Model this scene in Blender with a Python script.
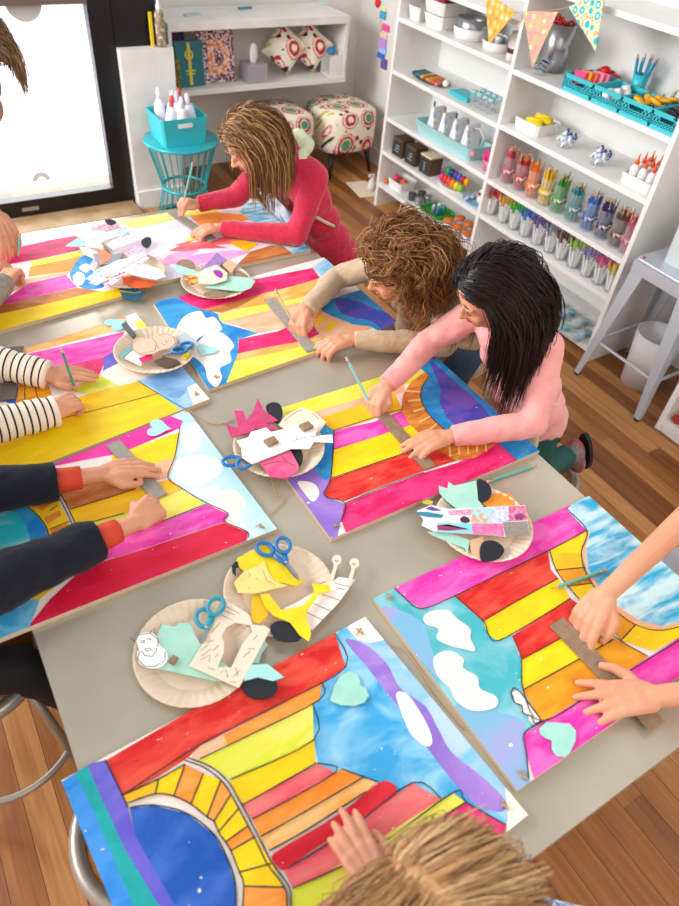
import bpy, math, random
import numpy as np
from mathutils import Vector, Matrix, noise
for o in list(bpy.data.objects): bpy.data.objects.remove(o, do_unlink=True)
S = bpy.context.scene; COL = S.collection
V = Vector
# ------------------------------------------------------------------ camera
H = 1.88; FPX = 681.9; CX, CY = 339.5, 453.0
_p, _r, _y = .76203, .114538, .62374
FW = V((math.sin(_y)*math.cos(_p), math.cos(_y)*math.cos(_p), -math.sin(_p)))
_rt = V((math.cos(_y), -math.sin(_y), 0)); _up = _rt.cross(FW)
RT = math.cos(_r)*_rt + math.sin(_r)*_up; UP = -math.sin(_r)*_rt + math.cos(_r)*_up
cam = bpy.data.objects.new('camera', bpy.data.cameras.new('camera')); COL.objects.link(cam)
cam.matrix_world = Matrix(((RT.x, UP.x, -FW.x, 0), (RT.y, UP.y, -FW.y, 0), (RT.z, UP.z, -FW.z, H), (0, 0, 0, 1)))
cam.data.sensor_fit = 'VERTICAL'; cam.data.sensor_height = 36; cam.data.lens = FPX/906*36
cam.data.clip_start = .02
cam.data.dof.use_dof = True; cam.data.dof.focus_distance = 1.75; cam.data.dof.aperture_fstop = 3.4
S.camera = cam
# ------------------------------------------------------------------ light
W = bpy.data.worlds.new('world'); S.world = W; W.use_nodes = True
bg = W.node_tree.nodes['Background']; bg.inputs[0].default_value = (.93, .97, 1.0, 1); bg.inputs[1].default_value = 0.52
def area(name, loc, target, sx, sy, power, col):
    l = bpy.data.lights.new(name, 'AREA'); l.shape = 'RECTANGLE'; l.size = sx; l.size_y = sy; l.energy = power; l.color = col
    o = bpy.data.objects.new(name, l); COL.objects.link(o); o.location = loc
    o.rotation_euler = (V(target)-V(loc)).to_track_quat('-Z', 'Y').to_euler(); return o
area('window_light_left', (-2.6, 2.5, 2.4), (.9, 1.6, .75), 2.4, 1.6, 100, (1, .97, .93))
area('ceiling_light_front', (.7, -1.3, 3.1), (.9, 1.2, .7), 2.2, 1.4, 36, (1, .92, .82))
area('shelf_fill_light', (-1.7, 3.3, 2.3), (2.6, 2.4, .7), 1.8, 1.4, 95, (.97, .98, 1))  # fill lamp added to brighten the bookcase from the left
area('street_daylight', (.4, 7.6, 2.5), (.4, 5.2, 0), 7, 3.5, 520, (.95, .97, 1))
S.view_settings.view_transform = 'Standard'; S.view_settings.look = 'None'
S.view_settings.exposure = 0.18; S.view_settings.gamma = 1.0; S.view_settings.use_curve_mapping = False
# ------------------------------------------------------------------ helpers
def at(px, py, z):                      # where the sight line through a photo point meets the height z
    d = FW + RT*((px-CX)/FPX) - UP*((py-CY)/FPX)
    t = (z-H)/d.z
    return V((d.x*t, d.y*t, z))
def atx(px, py, x):
    d = FW + RT*((px-CX)/FPX) - UP*((py-CY)/FPX); t = x/d.x
    return V((x, d.y*t, H+d.z*t))
def aty(px, py, y):
    d = FW + RT*((px-CX)/FPX) - UP*((py-CY)/FPX); t = y/d.y
    return V((d.x*t, y, H+d.z*t))
_m = {}
def lin(c):
    if isinstance(c, str):
        c = c.lstrip('#'); c = [int(c[i:i+2], 16)/255 for i in (0, 2, 4)]
        c = [x/12.92 if x <= .04045 else ((x+.055)/1.055)**2.4 for x in c]
    return (c[0], c[1], c[2], 1)
def mat(name, c, rough=.6, metal=0, c2=None, scale=20, stretch=(1, 1, 1), detail=3, alpha=None, trans=0, emit=0, bump=0, spec=.5, lo=.35, hi=.65, sheen=0, rot=(0,0,0)):
    if name in _m: return _m[name]
    m = bpy.data.materials.new(name); m.use_nodes = True; nt = m.node_tree; b = nt.nodes['Principled BSDF']
    b.inputs['Base Color'].default_value = lin(c); b.inputs['Roughness'].default_value = rough
    b.inputs['Metallic'].default_value = metal; b.inputs['Specular IOR Level'].default_value = spec
    if trans: b.inputs['Transmission Weight'].default_value = trans; b.inputs['IOR'].default_value = 1.2
    if alpha is not None: b.inputs['Alpha'].default_value = alpha
    if sheen: b.inputs['Sheen Weight'].default_value = sheen
    if emit: b.inputs['Emission Color'].default_value = lin(c); b.inputs['Emission Strength'].default_value = emit
    if c2 is not None or bump:
        tc = nt.nodes.new('ShaderNodeTexCoord'); mp = nt.nodes.new('ShaderNodeMapping'); n = nt.nodes.new('ShaderNodeTexNoise')
        nt.links.new(tc.outputs['Object'], mp.inputs[0]); nt.links.new(mp.outputs[0], n.inputs['Vector'])
        mp.inputs['Scale'].default_value = stretch; mp.inputs['Rotation'].default_value = rot
        n.inputs['Scale'].default_value = scale; n.inputs['Detail'].default_value = detail
        if c2 is not None:
            r = nt.nodes.new('ShaderNodeValToRGB'); r.color_ramp.elements[0].position = lo; r.color_ramp.elements[1].position = hi
            r.color_ramp.elements[0].color = lin(c); r.color_ramp.elements[1].color = lin(c2)
            nt.links.new(n.outputs['Fac'], r.inputs[0]); nt.links.new(r.outputs[0], b.inputs['Base Color'])
        if bump:
            bp = nt.nodes.new('ShaderNodeBump'); bp.inputs['Strength'].default_value = bump; bp.inputs['Distance'].default_value = .002
            nt.links.new(n.outputs['Fac'], bp.inputs['Height']); nt.links.new(bp.outputs[0], b.inputs['Normal'])
    _m[name] = m; return m
def paint(c, c2, scale=9, ang=0.0, st=3.0, paper=.04):
    """watercolour: two pigments in streaks, with little gaps of bare paper"""
    key = 'paint_%s_%s_%s_%.1f_%.1f' % (c, c2, scale, ang, st)
    if key in _m: return _m[key]
    m = bpy.data.materials.new(key); m.use_nodes = True; nt = m.node_tree; b = nt.nodes['Principled BSDF']; N = nt.nodes.new; L = nt.links.new
    b.inputs['Roughness'].default_value = .55; b.inputs['Specular IOR Level'].default_value = .35
    tc = N('ShaderNodeTexCoord'); mp = N('ShaderNodeMapping'); mp.inputs['Rotation'].default_value = (0, 0, ang); mp.inputs['Scale'].default_value = (1, st, 1)
    L(tc.outputs['Object'], mp.inputs[0])
    n = N('ShaderNodeTexNoise'); n.inputs['Scale'].default_value = scale; n.inputs['Detail'].default_value = 5; n.inputs['Distortion'].default_value = .6; L(mp.outputs[0], n.inputs['Vector'])
    r = N('ShaderNodeValToRGB'); r.color_ramp.elements[0].position = .40; r.color_ramp.elements[1].position = .61
    r.color_ramp.elements[0].color = lin(c); r.color_ramp.elements[1].color = lin(c2); L(n.outputs['Fac'], r.inputs[0])
    n2 = N('ShaderNodeTexNoise'); n2.inputs['Scale'].default_value = 60; n2.inputs['Detail'].default_value = 4; L(mp.outputs[0], n2.inputs['Vector'])
    r2 = N('ShaderNodeValToRGB'); r2.color_ramp.elements[0].position = .25; r2.color_ramp.elements[1].position = .29
    r2.color_ramp.elements[0].color = (1, 1, 1, 1); r2.color_ramp.elements[1].color = (0, 0, 0, 1); L(n2.outputs['Fac'], r2.inputs[0])
    mx = N('ShaderNodeMix'); mx.data_type = 'RGBA'; L(r2.outputs[0], mx.inputs[0]); L(r.outputs[0], mx.inputs[6]); mx.inputs[7].default_value = lin('#fff4ee'); L(mx.outputs[2], b.inputs['Base Color'])
    _m[key] = m; return m
def tag(o, label=None, cat=None, group=None, kind=None):
    if label: o['label'] = label
    if cat: o['category'] = cat
    if group: o['group'] = group
    if kind: o['kind'] = kind
    return o
def empty(name, loc, rz=0, label=None, cat=None, group=None):
    o = bpy.data.objects.new(name, None); COL.objects.link(o); o.location = loc; o.rotation_euler = (0, 0, rz); o.empty_display_size = .05
    return tag(o, label, cat, group)
def copy_tree(o, parent=None):
    c = o.copy(); COL.objects.link(c); c.parent = parent
    for ch in list(o.children): copy_tree(ch, c)
    return c
class MB:
    def __init__(s): s.v = []; s.f = []; s.m = []; s.mats = []; s.M = None
    def mi(s, m):
        if m not in s.mats: s.mats.append(m)
        return s.mats.index(m)
    def add(s, vs, fs, m):
        k = len(s.v); i = s.mi(m)
        s.v += [tuple(s.M @ V(v)) if s.M else tuple(v) for v in vs]
        s.f += [tuple(a+k for a in f) for f in fs]; s.m += [i]*len(fs); return s
    def box(s, x0, x1, y0, y1, z0, z1, m, bev=0):
        if bev:
            return s.prism([(x0+bev, y0), (x1-bev, y0), (x1, y0+bev), (x1, y1-bev), (x1-bev, y1), (x0+bev, y1), (x0, y1-bev), (x0, y0+bev)], z0, z1, m)
        vs = [(x, y, z) for z in (z0, z1) for y in (y0, y1) for x in (x0, x1)]
        return s.add(vs, [(0, 2, 3, 1), (4, 5, 7, 6), (0, 1, 5, 4), (2, 6, 7, 3), (0, 4, 6, 2), (1, 3, 7, 5)], m)
    def prism(s, pts, z0, z1, m):
        n = len(pts); a = sum(pts[i][0]*pts[(i+1) % n][1]-pts[(i+1) % n][0]*pts[i][1] for i in range(n))
        if a < 0: pts = pts[::-1]
        vs = [(p[0], p[1], z0) for p in pts]+[(p[0], p[1], z1) for p in pts]
        fs = [tuple(range(n))[::-1], tuple(range(n, 2*n))]+[(i, (i+1) % n, n+(i+1) % n, n+i) for i in range(n)]
        return s.add(vs, fs, m)
    def flat(s, pts, z, m):
        n = len(pts); a = sum(pts[i][0]*pts[(i+1) % n][1]-pts[(i+1) % n][0]*pts[i][1] for i in range(n))
        if a < 0: pts = pts[::-1]
        return s.add([(p[0], p[1], z) for p in pts], [tuple(range(n))], m)
    def tube(s, path, rad, m, seg=8, cap=True, closed=False, flat=1.0, upv=None):
        P = [V(p) for p in path]; n = len(P)
        R = rad if isinstance(rad, (list, tuple)) else [rad]*n
        vs = []; pu = None
        for i in range(n):
            if closed: t = P[(i+1) % n]-P[i-1]
            else: t = P[min(i+1, n-1)]-P[max(i-1, 0)]
            t.normalize()
            if pu is None:
                u = V(upv) if upv else (V((0, 0, 1)) if abs(t.z) < .9 else V((1, 0, 0)))
            else: u = pu
            u = (u-t*u.dot(t)); u.normalize(); w = t.cross(u); pu = u
            for k in range(seg):
                a = 2*math.pi*k/seg; vs.append(P[i]+w*(math.cos(a)*R[i])+u*(math.sin(a)*R[i]*flat))
        fs = []
        for i in range(n if closed else n-1):
            j = (i+1) % n
            for k in range(seg): fs.append((i*seg+k, i*seg+(k+1) % seg, j*seg+(k+1) % seg, j*seg+k))
        if cap and not closed: fs += [tuple(range(seg))[::-1], tuple(range((n-1)*seg, n*seg))]
        return s.add(vs, fs, m)
    def lathe(s, prof, m, seg=24, c=(0, 0, 0), ripple=None, closed=False):
        vs = []; n = len(prof)
        for i, (r, z) in enumerate(prof):
            for k in range(seg):
                a = 2*math.pi*k/seg; rr = r; zz = z
                if ripple and i >= ripple[0]: zz += ripple[1]*(1 if k % 2 else -1)
                vs.append((c[0]+rr*math.cos(a), c[1]+rr*math.sin(a), c[2]+zz))
        fs = []
        for i in range(n-1):
            for k in range(seg): fs.append((i*seg+k, i*seg+(k+1) % seg, (i+1)*seg+(k+1) % seg, (i+1)*seg+k))
        if closed:
            for k in range(seg): fs.append(((n-1)*seg+k, (n-1)*seg+(k+1) % seg, (k+1) % seg, k))
        else:
            if prof[0][0] > 1e-6: fs.append(tuple(range(seg))[::-1])
            if prof[-1][0] > 1e-6: fs.append(tuple(range((n-1)*seg, n*seg)))
        return s.add(vs, fs, m)
    def ball(s, c, r, m, seg=12, rings=8, fr=None):
        r = (r, r, r) if isinstance(r, (int, float)) else r; c = V(c)
        X, Y, Z = fr if fr else (V((1, 0, 0)), V((0, 1, 0)), V((0, 0, 1)))
        vs = [c+Z*r[2]]
        for i in range(1, rings):
            t = math.pi*i/rings
            for k in range(seg):
                a = 2*math.pi*k/seg; vs.append(c+X*(r[0]*math.sin(t)*math.cos(a))+Y*(r[1]*math.sin(t)*math.sin(a))+Z*(r[2]*math.cos(t)))
        vs.append(c-Z*r[2]); fs = []
        for k in range(seg): fs.append((0, 1+k, 1+(k+1) % seg))
        for i in range(rings-2):
            for k in range(seg):
                a = 1+i*seg; fs.append((a+k, a+seg+k, a+seg+(k+1) % seg, a+(k+1) % seg))
        e = len(vs)-1; a = 1+(rings-2)*seg
        for k in range(seg): fs.append((a+k, e, a+(k+1) % seg))
        return s.add(vs, fs, m)
    def chain(s, pts, rads, m, seg=10):
        """round-jointed limb: swept tube plus balls at the joints"""
        P = []; R = []
        for i in range(len(pts)-1):
            for k in range(4):
                t = k/4; P.append(V(pts[i]).lerp(V(pts[i+1]), t)); R.append(rads[i]*(1-t)+rads[i+1]*t)
        P.append(V(pts[-1])); R.append(rads[-1]); s.tube(P, R, m, seg)
        for p, r in zip(pts, rads): s.ball(p, r*.995, m, seg, 8)
        return s
    def build(s, name, parent=None, loc=None, smooth=False, origin=True):
        vs = s.v; o3 = V((0, 0, 0))
        if parent is None and loc is None and origin and vs:
            xs = [v[0] for v in vs]; ys = [v[1] for v in vs]; zs = [v[2] for v in vs]
            o3 = V(((min(xs)+max(xs))/2, (min(ys)+max(ys))/2, min(zs)))
            vs = [tuple(V(v)-o3) for v in vs]
        me = bpy.data.meshes.new(name); me.from_pydata(vs, [], s.f)
        for m in s.mats: me.materials.append(m)
        me.polygons.foreach_set('material_index', s.m)
        if smooth: me.polygons.foreach_set('use_smooth', [True]*len(s.f))
        me.update()
        o = bpy.data.objects.new(name, me); COL.objects.link(o); o.parent = parent
        o.location = loc if loc is not None else o3
        return o
def bevel(o, w=.003, seg=2):
    b = o.modifiers.new('bevel', 'BEVEL'); b.width = w; b.segments = seg; b.limit_method = 'ANGLE'; b.angle_limit = .7; return o
def smooth_path(pts, k=4, closed=False):
    P = [V(p).to_3d() if len(p) == 2 else V(p) for p in pts]; n = len(P); out = []
    rng = range(n if closed else n-1)
    for i in rng:
        p1, p2 = P[i], P[(i+1) % n]
        p0 = P[i-1] if (i or closed) else p1; p3 = P[(i+2) % n] if (closed or i+2 < n) else p2
        for j in range(k):
            t = j/k; out.append(.5*((2*p1)+(p2-p0)*t+(2*p0-5*p1+4*p2-p3)*t*t+(3*p1-p0-3*p2+p3)*t**3))
    if not closed: out.append(P[-1])
    return out
# ------------------------------------------------------------------ shared materials
WHITE = mat('white paint', '#f1efec', .45, c2='#e6e3df', scale=6)
WALLM = mat('wall plaster white', '#eceae6', .8, c2='#e2dfda', scale=3)
BLACKM = mat('black lacquer', '#0b0b0d', .35)
PAPER = mat('white paper', '#f7efe9', .7, c2='#efe2d9', scale=14)
INK = mat('black ink', '#25232a', .6)
MINT = mat('mint paper', '#b2e0d0', .7, c2='#a4d8c6', scale=20)
TEAL = mat('teal plastic', '#35bcc9', .4)
STEEL = mat('brushed steel', '#b9bcc0', .3, .9)
CARD = mat('brown chipboard', '#9b8067', .85, c2='#8b7058', scale=60)
PLATEM = mat('paper plate', '#ead6c0', .7, c2='#dfc8ae', scale=12)
TWINE = mat('jute twine', '#b89a70', .9)
YELP = mat('yellow paper', '#f7dd1a', .65, c2='#eccb10', scale=20)
DARKP = mat('black felt', '#20242e', .9)
SCB = mat('blue scissor plastic', '#1c74b8', .35)
SCT = mat('teal scissor plastic', '#1f9bb5', .35)
# ------------------------------------------------------------------ the room
def wood_floor():
    m = bpy.data.materials.new('fir floorboards'); m.use_nodes = True; nt = m.node_tree; b = nt.nodes['Principled BSDF']; N = nt.nodes.new; L = nt.links.new
    tc = N('ShaderNodeTexCoord'); sp = N('ShaderNodeSeparateXYZ'); L(tc.outputs['Object'], sp.inputs[0])
    bw = N('ShaderNodeMath'); bw.operation = 'DIVIDE'; bw.inputs[1].default_value = .075; L(sp.outputs[0], bw.inputs[0])
    fl = N('ShaderNodeMath'); fl.operation = 'FLOOR'; L(bw.outputs[0], fl.inputs[0])
    fr = N('ShaderNodeMath'); fr.operation = 'FRACT'; L(bw.outputs[0], fr.inputs[0])
    # staggered butt joints along the board
    wn0 = N('ShaderNodeTexWhiteNoise'); wn0.noise_dimensions = '1D'; L(fl.outputs[0], wn0.inputs['W'])
    ys = N('ShaderNodeMath'); ys.operation = 'MULTIPLY_ADD'; ys.inputs[1].default_value = .45; L(sp.outputs[1], ys.inputs[0]); L(wn0.outputs[0], ys.inputs[2])
    yf = N('ShaderNodeMath'); yf.operation = 'FLOOR'; L(ys.outputs[0], yf.inputs[0])
    cmb = N('ShaderNodeCombineXYZ'); L(fl.outputs[0], cmb.inputs[0]); L(yf.outputs[0], cmb.inputs[1])
    wn = N('ShaderNodeTexWhiteNoise'); wn.noise_dimensions = '3D'; L(cmb.outputs[0], wn.inputs['Vector'])
    mp = N('ShaderNodeMapping'); mp.inputs['Scale'].default_value = (26, 1.6, 1); L(tc.outputs['Object'], mp.inputs[0])
    ad = N('ShaderNodeVectorMath'); ad.operation = 'ADD'; L(mp.outputs[0], ad.inputs[0]); L(wn.outputs['Color'], ad.inputs[1])
    n = N('ShaderNodeTexNoise'); n.inputs['Scale'].default_value = 2.2; n.inputs['Detail'].default_value = 6; n.inputs['Distortion'].default_value = .8; L(ad.outputs[0], n.inputs['Vector'])
    mxf = N('ShaderNodeMath'); mxf.operation = 'MULTIPLY_ADD'; mxf.inputs[1].default_value = .55; L(n.outputs['Fac'], mxf.inputs[0])
    sc = N('ShaderNodeMath'); sc.operation = 'MULTIPLY'; sc.inputs[1].default_value = .5; L(wn.outputs['Value'], sc.inputs[0]); L(sc.outputs[0], mxf.inputs[2])
    r = N('ShaderNodeValToRGB'); e = r.color_ramp.elements; e[0].position = .15; e[0].color = lin('#6c3716'); e[1].position = .85; e[1].color = lin('#cb9056')
    k = e.new(.5); k.color = lin('#9c6330'); L(mxf.outputs[0], r.inputs[0])
    gap = N('ShaderNodeMath'); gap.operation = 'LESS_THAN'; gap.inputs[1].default_value = .025; L(fr.outputs[0], gap.inputs[0])
    mx = N('ShaderNodeMix'); mx.data_type = 'RGBA'; L(gap.outputs[0], mx.inputs[0]); L(r.outputs[0], mx.inputs[6]); mx.inputs[7].default_value = lin('#4a2410')
    L(mx.outputs[2], b.inputs['Base Color']); b.inputs['Roughness'].default_value = .38
    return m
MB().box(-2.2, 3.1, -1.8, 4.5, -.05, 0, wood_floor()).build('floor', origin=False)['kind'] = 'structure'
WX = 2.96; WY = 4.46
MB().box(WX, WX+.1, -1.8, WY+.1, 0, 2.6, WALLM).build('wall_right', origin=False)['kind'] = 'structure'
MB().box(1.2, WX, WY, WY+.1, 0, 2.6, WALLM).build('wall_back', origin=False)['kind'] = 'structure'
MB().box(-2.3, -2.2, -1.8, 1.0, 0, 2.8, WALLM).build('shade_wall_left', origin=False)['kind'] = 'structure'  # unseen wall, added to keep world light off the near left floor
MB().box(-2.3, WX+.1, -1.9, -1.8, 0, 2.8, WALLM).build('shade_wall_front', origin=False)['kind'] = 'structure'  # unseen wall behind the camera, added to dim world light at the near end
MB().box(WX-.015, WX, 3.55, WY, 0, .10, WHITE).build('baseboard_right', origin=False)['kind'] = 'structure'
MB().box(1.45, WX-.015, WY-.015, WY, 0, .10, WHITE).build('baseboard_back', origin=False)['kind'] = 'structure'
# black post beside the glass door, and the low white panel in front of it
MB().box(1.13, 1.40, 4.03, 4.16, 0, 2.4, BLACKM).box(1.165, 1.18, 4.02, 4.03, 0, 2.4, BLACKM).build('trim_1', origin=False)['kind'] = 'structure'
MB().box(1.2, 1.4, 4.16, WY, 0, 2.4, WALLM).build('trim_2', origin=False)['kind'] = 'structure'
# glass door: black frame, glass, push bar, stickers
door = empty('door_1', (.3, 4.06, 0)); door['kind'] = 'structure'
MB().box(-.75, .83, -.03, .04, 0, .115, BLACKM).box(.745, .83, -.03, .04, .115, 2.3, BLACKM).box(-.75, -.66, -.03, .04, .115, 2.3, BLACKM).box(-.66, .745, -.03, .04, 2.2, 2.3, BLACKM).build('door_frame', door)
GL = mat('door glass', '#ffffff', .02, trans=1, alpha=.12)
MB().box(-.66, .745, 0, .008, .115, 2.2, GL).build('glass_pane', door)
RAIL = mat('dull bronze rail', '#7d6f68', .4, .6)
MB().box(-.70, .745, -.05, .02, 1.045, 1.105, RAIL).box(-.70, -.6, -.05, -.03, 1.045, 1.105, RAIL).build('push_bar', door)
MB().box(.22, .31, -.034, -.03, .055, .075, STEEL).build('maker_plate', door)
mb = MB(); gm = mat('grey vinyl', '#d0d3d5', .6); c0 = aty(42, 181, 4.055)-door.location
pts = []
for k in range(13):
    a = math.pi*k/12; pts.append((c0.x+.05*math.cos(a), c0.z+.05*math.sin(a)))
for k in range(12, -1, -1):
    a = math.pi*k/12; pts.append((c0.x+.022*math.cos(a), c0.z+.022*math.sin(a)))
mb.add([(p[0], -.004, p[1]) for p in pts]+[(p[0], -.002, p[1]) for p in pts], [tuple(range(26)), tuple(range(26, 52))[::-1]]+[(i, (i+1) % 26, 26+(i+1) % 26, 26+i) for i in range(26)], gm)
mb.build('arch_sticker', door)
mb = MB(); c0 = aty(23, 2, 4.055)-door.location
pts = [(c0.x+.085*math.cos(a*math.pi/16), c0.z+.085*math.sin(a*math.pi/16)) for a in range(32)]
mb.add([(p[0], -.004, p[1]) for p in pts]+[(p[0], -.002, p[1]) for p in pts], [tuple(range(32)), tuple(range(32, 64))[::-1]]+[(i, (i+1) % 32, 32+(i+1) % 32, 32+i) for i in range(32)], mat('pale grey vinyl', '#c4c8ca', .6)).build('round_sticker', door)
THR = mat('wood threshold', '#a98a66', .6, c2='#96764f', scale=10)
MB().box(-.75, 1.15, 3.84, 4.03, 0, .025, THR).build('trim_3', origin=False)['kind'] = 'structure'
MB().box(-6, 9, 4.5, 16, -.12, -.06, mat('sunlit pavement', '#e9e6ef', .8, c2='#f3f1f6', scale=1.5)).build('pavement', origin=False)['kind'] = 'structure'
tag(MB().box(1.165, 1.455, 3.965, 4.02, 0, .845, WHITE).box(1.165, 1.455, 3.95, 3.965, 0, .10, WHITE).build('room_divider'), 'low white panel standing at the foot of the black post, beside the glass door', 'panel')
# ------------------------------------------------------------------ the big table
TZ = .75
tb = empty('craft_table', (.542, 1.204, 0), 0, 'large grey metal-topped craft table covered with paintings and paper plates', 'table')
ZINC = mat('zinc top', '#c9bfad', .27, .4, c2='#b5aa98', scale=5, detail=8, lo=.3, hi=.75)
x0, x1, y0, y1 = -.593, .593, -1.131, 1.131
o = MB().box(x0, x1, y0, y1, TZ-.03, TZ, ZINC, .004).build('tabletop', tb)
APR = mat('dark table frame', '#3c3a38', .5)
MB().box(x0+.08, x1-.08, y0+.08, y1-.08, TZ-.10, TZ-.03, APR).build('apron', tb)
for sx in (-1, 1):
    for sy in (-1, 1):
        MB().box(sx*.46-.03, sx*.46+.03, sy*1.0-.03, sy*1.0+.03, 0, TZ-.10, APR).build('leg', tb)
# ------------------------------------------------------------------ the paintings
def clip(poly, quad):
    out = [tuple(p[:2]) for p in poly]; n = len(quad)
    for i in range(n):
        a, b = quad[i], quad[(i+1) % n]; inp = out; out = []
        sd = lambda p: (b[0]-a[0])*(p[1]-a[1])-(b[1]-a[1])*(p[0]-a[0])
        for j in range(len(inp)):
            p, q = inp[j-1], inp[j]; sp, sq = sd(p), sd(q)
            if (sp < 0) != (sq < 0):
                t = sp/(sp-sq); out.append((p[0]+(q[0]-p[0])*t, p[1]+(q[1]-p[1])*t))
            if sq >= 0: out.append(q)
        if not out: return []
    return out
EDGE = mat('canvas board edge', '#cdb79b', .8)
BT = .011                                            # board thickness
ZP = TZ+BT
def strip(mb, P, w, z, m):
    """a drawn line: a narrow ribbon of ink"""
    n = len(P); L = []; R = []
    for i in range(n):
        t = (V(P[min(i+1, n-1)][:2])-V(P[max(i-1, 0)][:2]))
        if t.length < 1e-7: t = V((1, 0))
        t.normalize(); nn = V((-t.y, t.x))*w*(.85+.3*((i*7) % 5)/5); p = V(P[i][:2])
        L.append((p.x+nn.x, p.y+nn.y, z)); R.append((p.x-nn.x, p.y-nn.y, z))
    vs = L+R; mb.add(vs, [(i, n+i, n+i+1, i+1) for i in range(n-1)], m)
def inside(p, quad):
    n = len(quad)
    return all((quad[(i+1) % n][0]-quad[i][0])*(p[1]-quad[i][1])-(quad[(i+1) % n][1]-quad[i][1])*(p[0]-quad[i][0]) >= -1e-5 for i in range(n))
def painting(label, quad, regions, lines=(), ties=(), group=None, z0=TZ, lw=.0011):
    a = sum(quad[i][0]*quad[(i+1) % 4][1]-quad[(i+1) % 4][0]*quad[i][1] for i in range(4))
    if a < 0: quad = quad[::-1]
    cx = sum(q[0] for q in quad)/4; cy = sum(q[1] for q in quad)/4
    root = empty('painting', (cx, cy, z0), 0, label, 'painting', 'watercolour boards on the craft table')
    loc = lambda p: (p[0]-cx, p[1]-cy)
    mb = MB(); Q = [loc(q) for q in quad]
    n = 4; mb.add([(p[0], p[1], 0.0003) for p in Q]+[(p[0], p[1], BT) for p in Q], [tuple(range(4))[::-1]]+[(i, (i+1) % 4, 4+(i+1) % 4, 4+i) for i in range(4)], EDGE)
    mb.add([(p[0], p[1], BT) for p in Q], [(0, 1, 2, 3)], PAPER)
    mb.build('board', root, (0, 0, 0))
    mb = MB(); lv = 0
    for item in regions:
        m, pts = item[0], item[1]; sm = len(item) > 2 and item[2]
        W_ = [at(p[0], p[1], z0+BT) for p in pts]
        if sm: W_ = smooth_path(W_, 4, True)
        c_ = clip(W_, quad)
        if len(c_) < 3: continue
        lv += 1; mb.flat([loc(p) for p in c_], BT+.00012*lv, m)
    mb.build('painted_sheet', root, (0, 0, 0))
    if lines:
        mb = MB(); zz = BT+.00012*(lv+2)
        for L_ in lines:
            P = smooth_path([at(p[0], p[1], z0+BT) for p in L_], 4)
            P = [p for p in P if inside(p, quad)]
            if len(P) > 1: strip(mb, [loc(p) for p in P], lw, zz, INK)
        mb.build('ink_outline', root, (0, 0, 0))
    for t in ties:
        c = at(t[0], t[1], z0+BT)-V((cx, cy, z0)); mb = MB(); rnd = random.Random(int(t[0]))
        for k in range(5):
            a = rnd.random()*6.3; l = .006+.005*rnd.random()
            mb.tube([c+V((0, 0, .001)), c+V((math.cos(a)*l*.6, math.sin(a)*l*.6, .006)), c+V((math.cos(a)*l, math.sin(a)*l, .002))], .0012, TWINE, 5)
        mb.ball(c+V((0, 0, .002)), .003, TWINE, 8, 6); mb.build('twine_knot', root, (0, 0, 0))
    return root
RED = paint('#d41a1e', '#e6503c', 12, .5); RED2 = paint('#cf1224', '#e02a3a', 8, .5); ROSE = paint('#ee5663', '#f27d7a', 9, .5)
ORG = paint('#f58a22', '#f7a14a', 9, .5); ORP = paint('#f5a545', '#f9c67f', 9, .5); PEACH = paint('#f6c29c', '#f3ad86', 9, .5)
YEL = paint('#fbd80f', '#f8c90c', 9, .5); YEG = paint('#dbe037', '#efe36a', 9, .5); GOLD = paint('#f6b518', '#fac81c', 9, .5)
OCH = paint('#dc8a17', '#eda21c', 9, .5); MAG = paint('#e92fa6', '#f368c0', 12, .5); CRIM = paint('#d81560', '#ee3a80', 12, .5)
SKY = paint('#3aa4dd', '#93cfec', 12, 1.2, 1.3); SKYL = paint('#7fbfe6', '#b7d2ee', 12, 1.2, 1.3); PUR = paint('#8d6cc9', '#a985d6', 8, 1.2, 1.5)
DBLUE = paint('#0e52ad', '#3a68c4', 12, 1.2, 1.4); BLUE = paint('#1c7ed0', '#3f90dc', 12, 1.2, 2); TUR = paint('#129a9c', '#22adb0', 7, 1.2, 2)
INDI = paint('#5c56c4', '#7b6ed0', 7, 1.2, 2); SEA = paint('#46b2bd', '#93cbd8', 9, 1.0, 1.4); SEAP = paint('#7db6d8', '#a6a6d8', 6, 1.0, 1.4)
LAKE = paint('#2aa9d6', '#cdeaf0', 9, .6, 4); TANB = paint('#e4963c', '#c9722d', 20, .3); LILAC = paint('#e9dcf2', '#f6eef6', 6, .5)
PALEB = paint('#b7dff0', '#e6f2f6', 6, .8, 1.4); CLOUD = mat('bare paper cloud', '#fdf3ea', .7, c2='#f6e6da', scale=10)
OCEAN = paint('#167fcb', '#3a9fd6', 14, .9, 1.5); VIOB = paint('#3a49b8', '#7050b8', 14, .9, 1.5); BRN = paint('#b5632c', '#d08a4c', 9, .5)
REDM = paint('#e3264a', '#f0325a', 8, .5)
def wedge(divs, cols):
    out = []
    for i, m in enumerate(cols):
        (a, b), (c, d) = divs[i], divs[i+1]; out.append((m, [a, c, d, b]))
    return out
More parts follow.
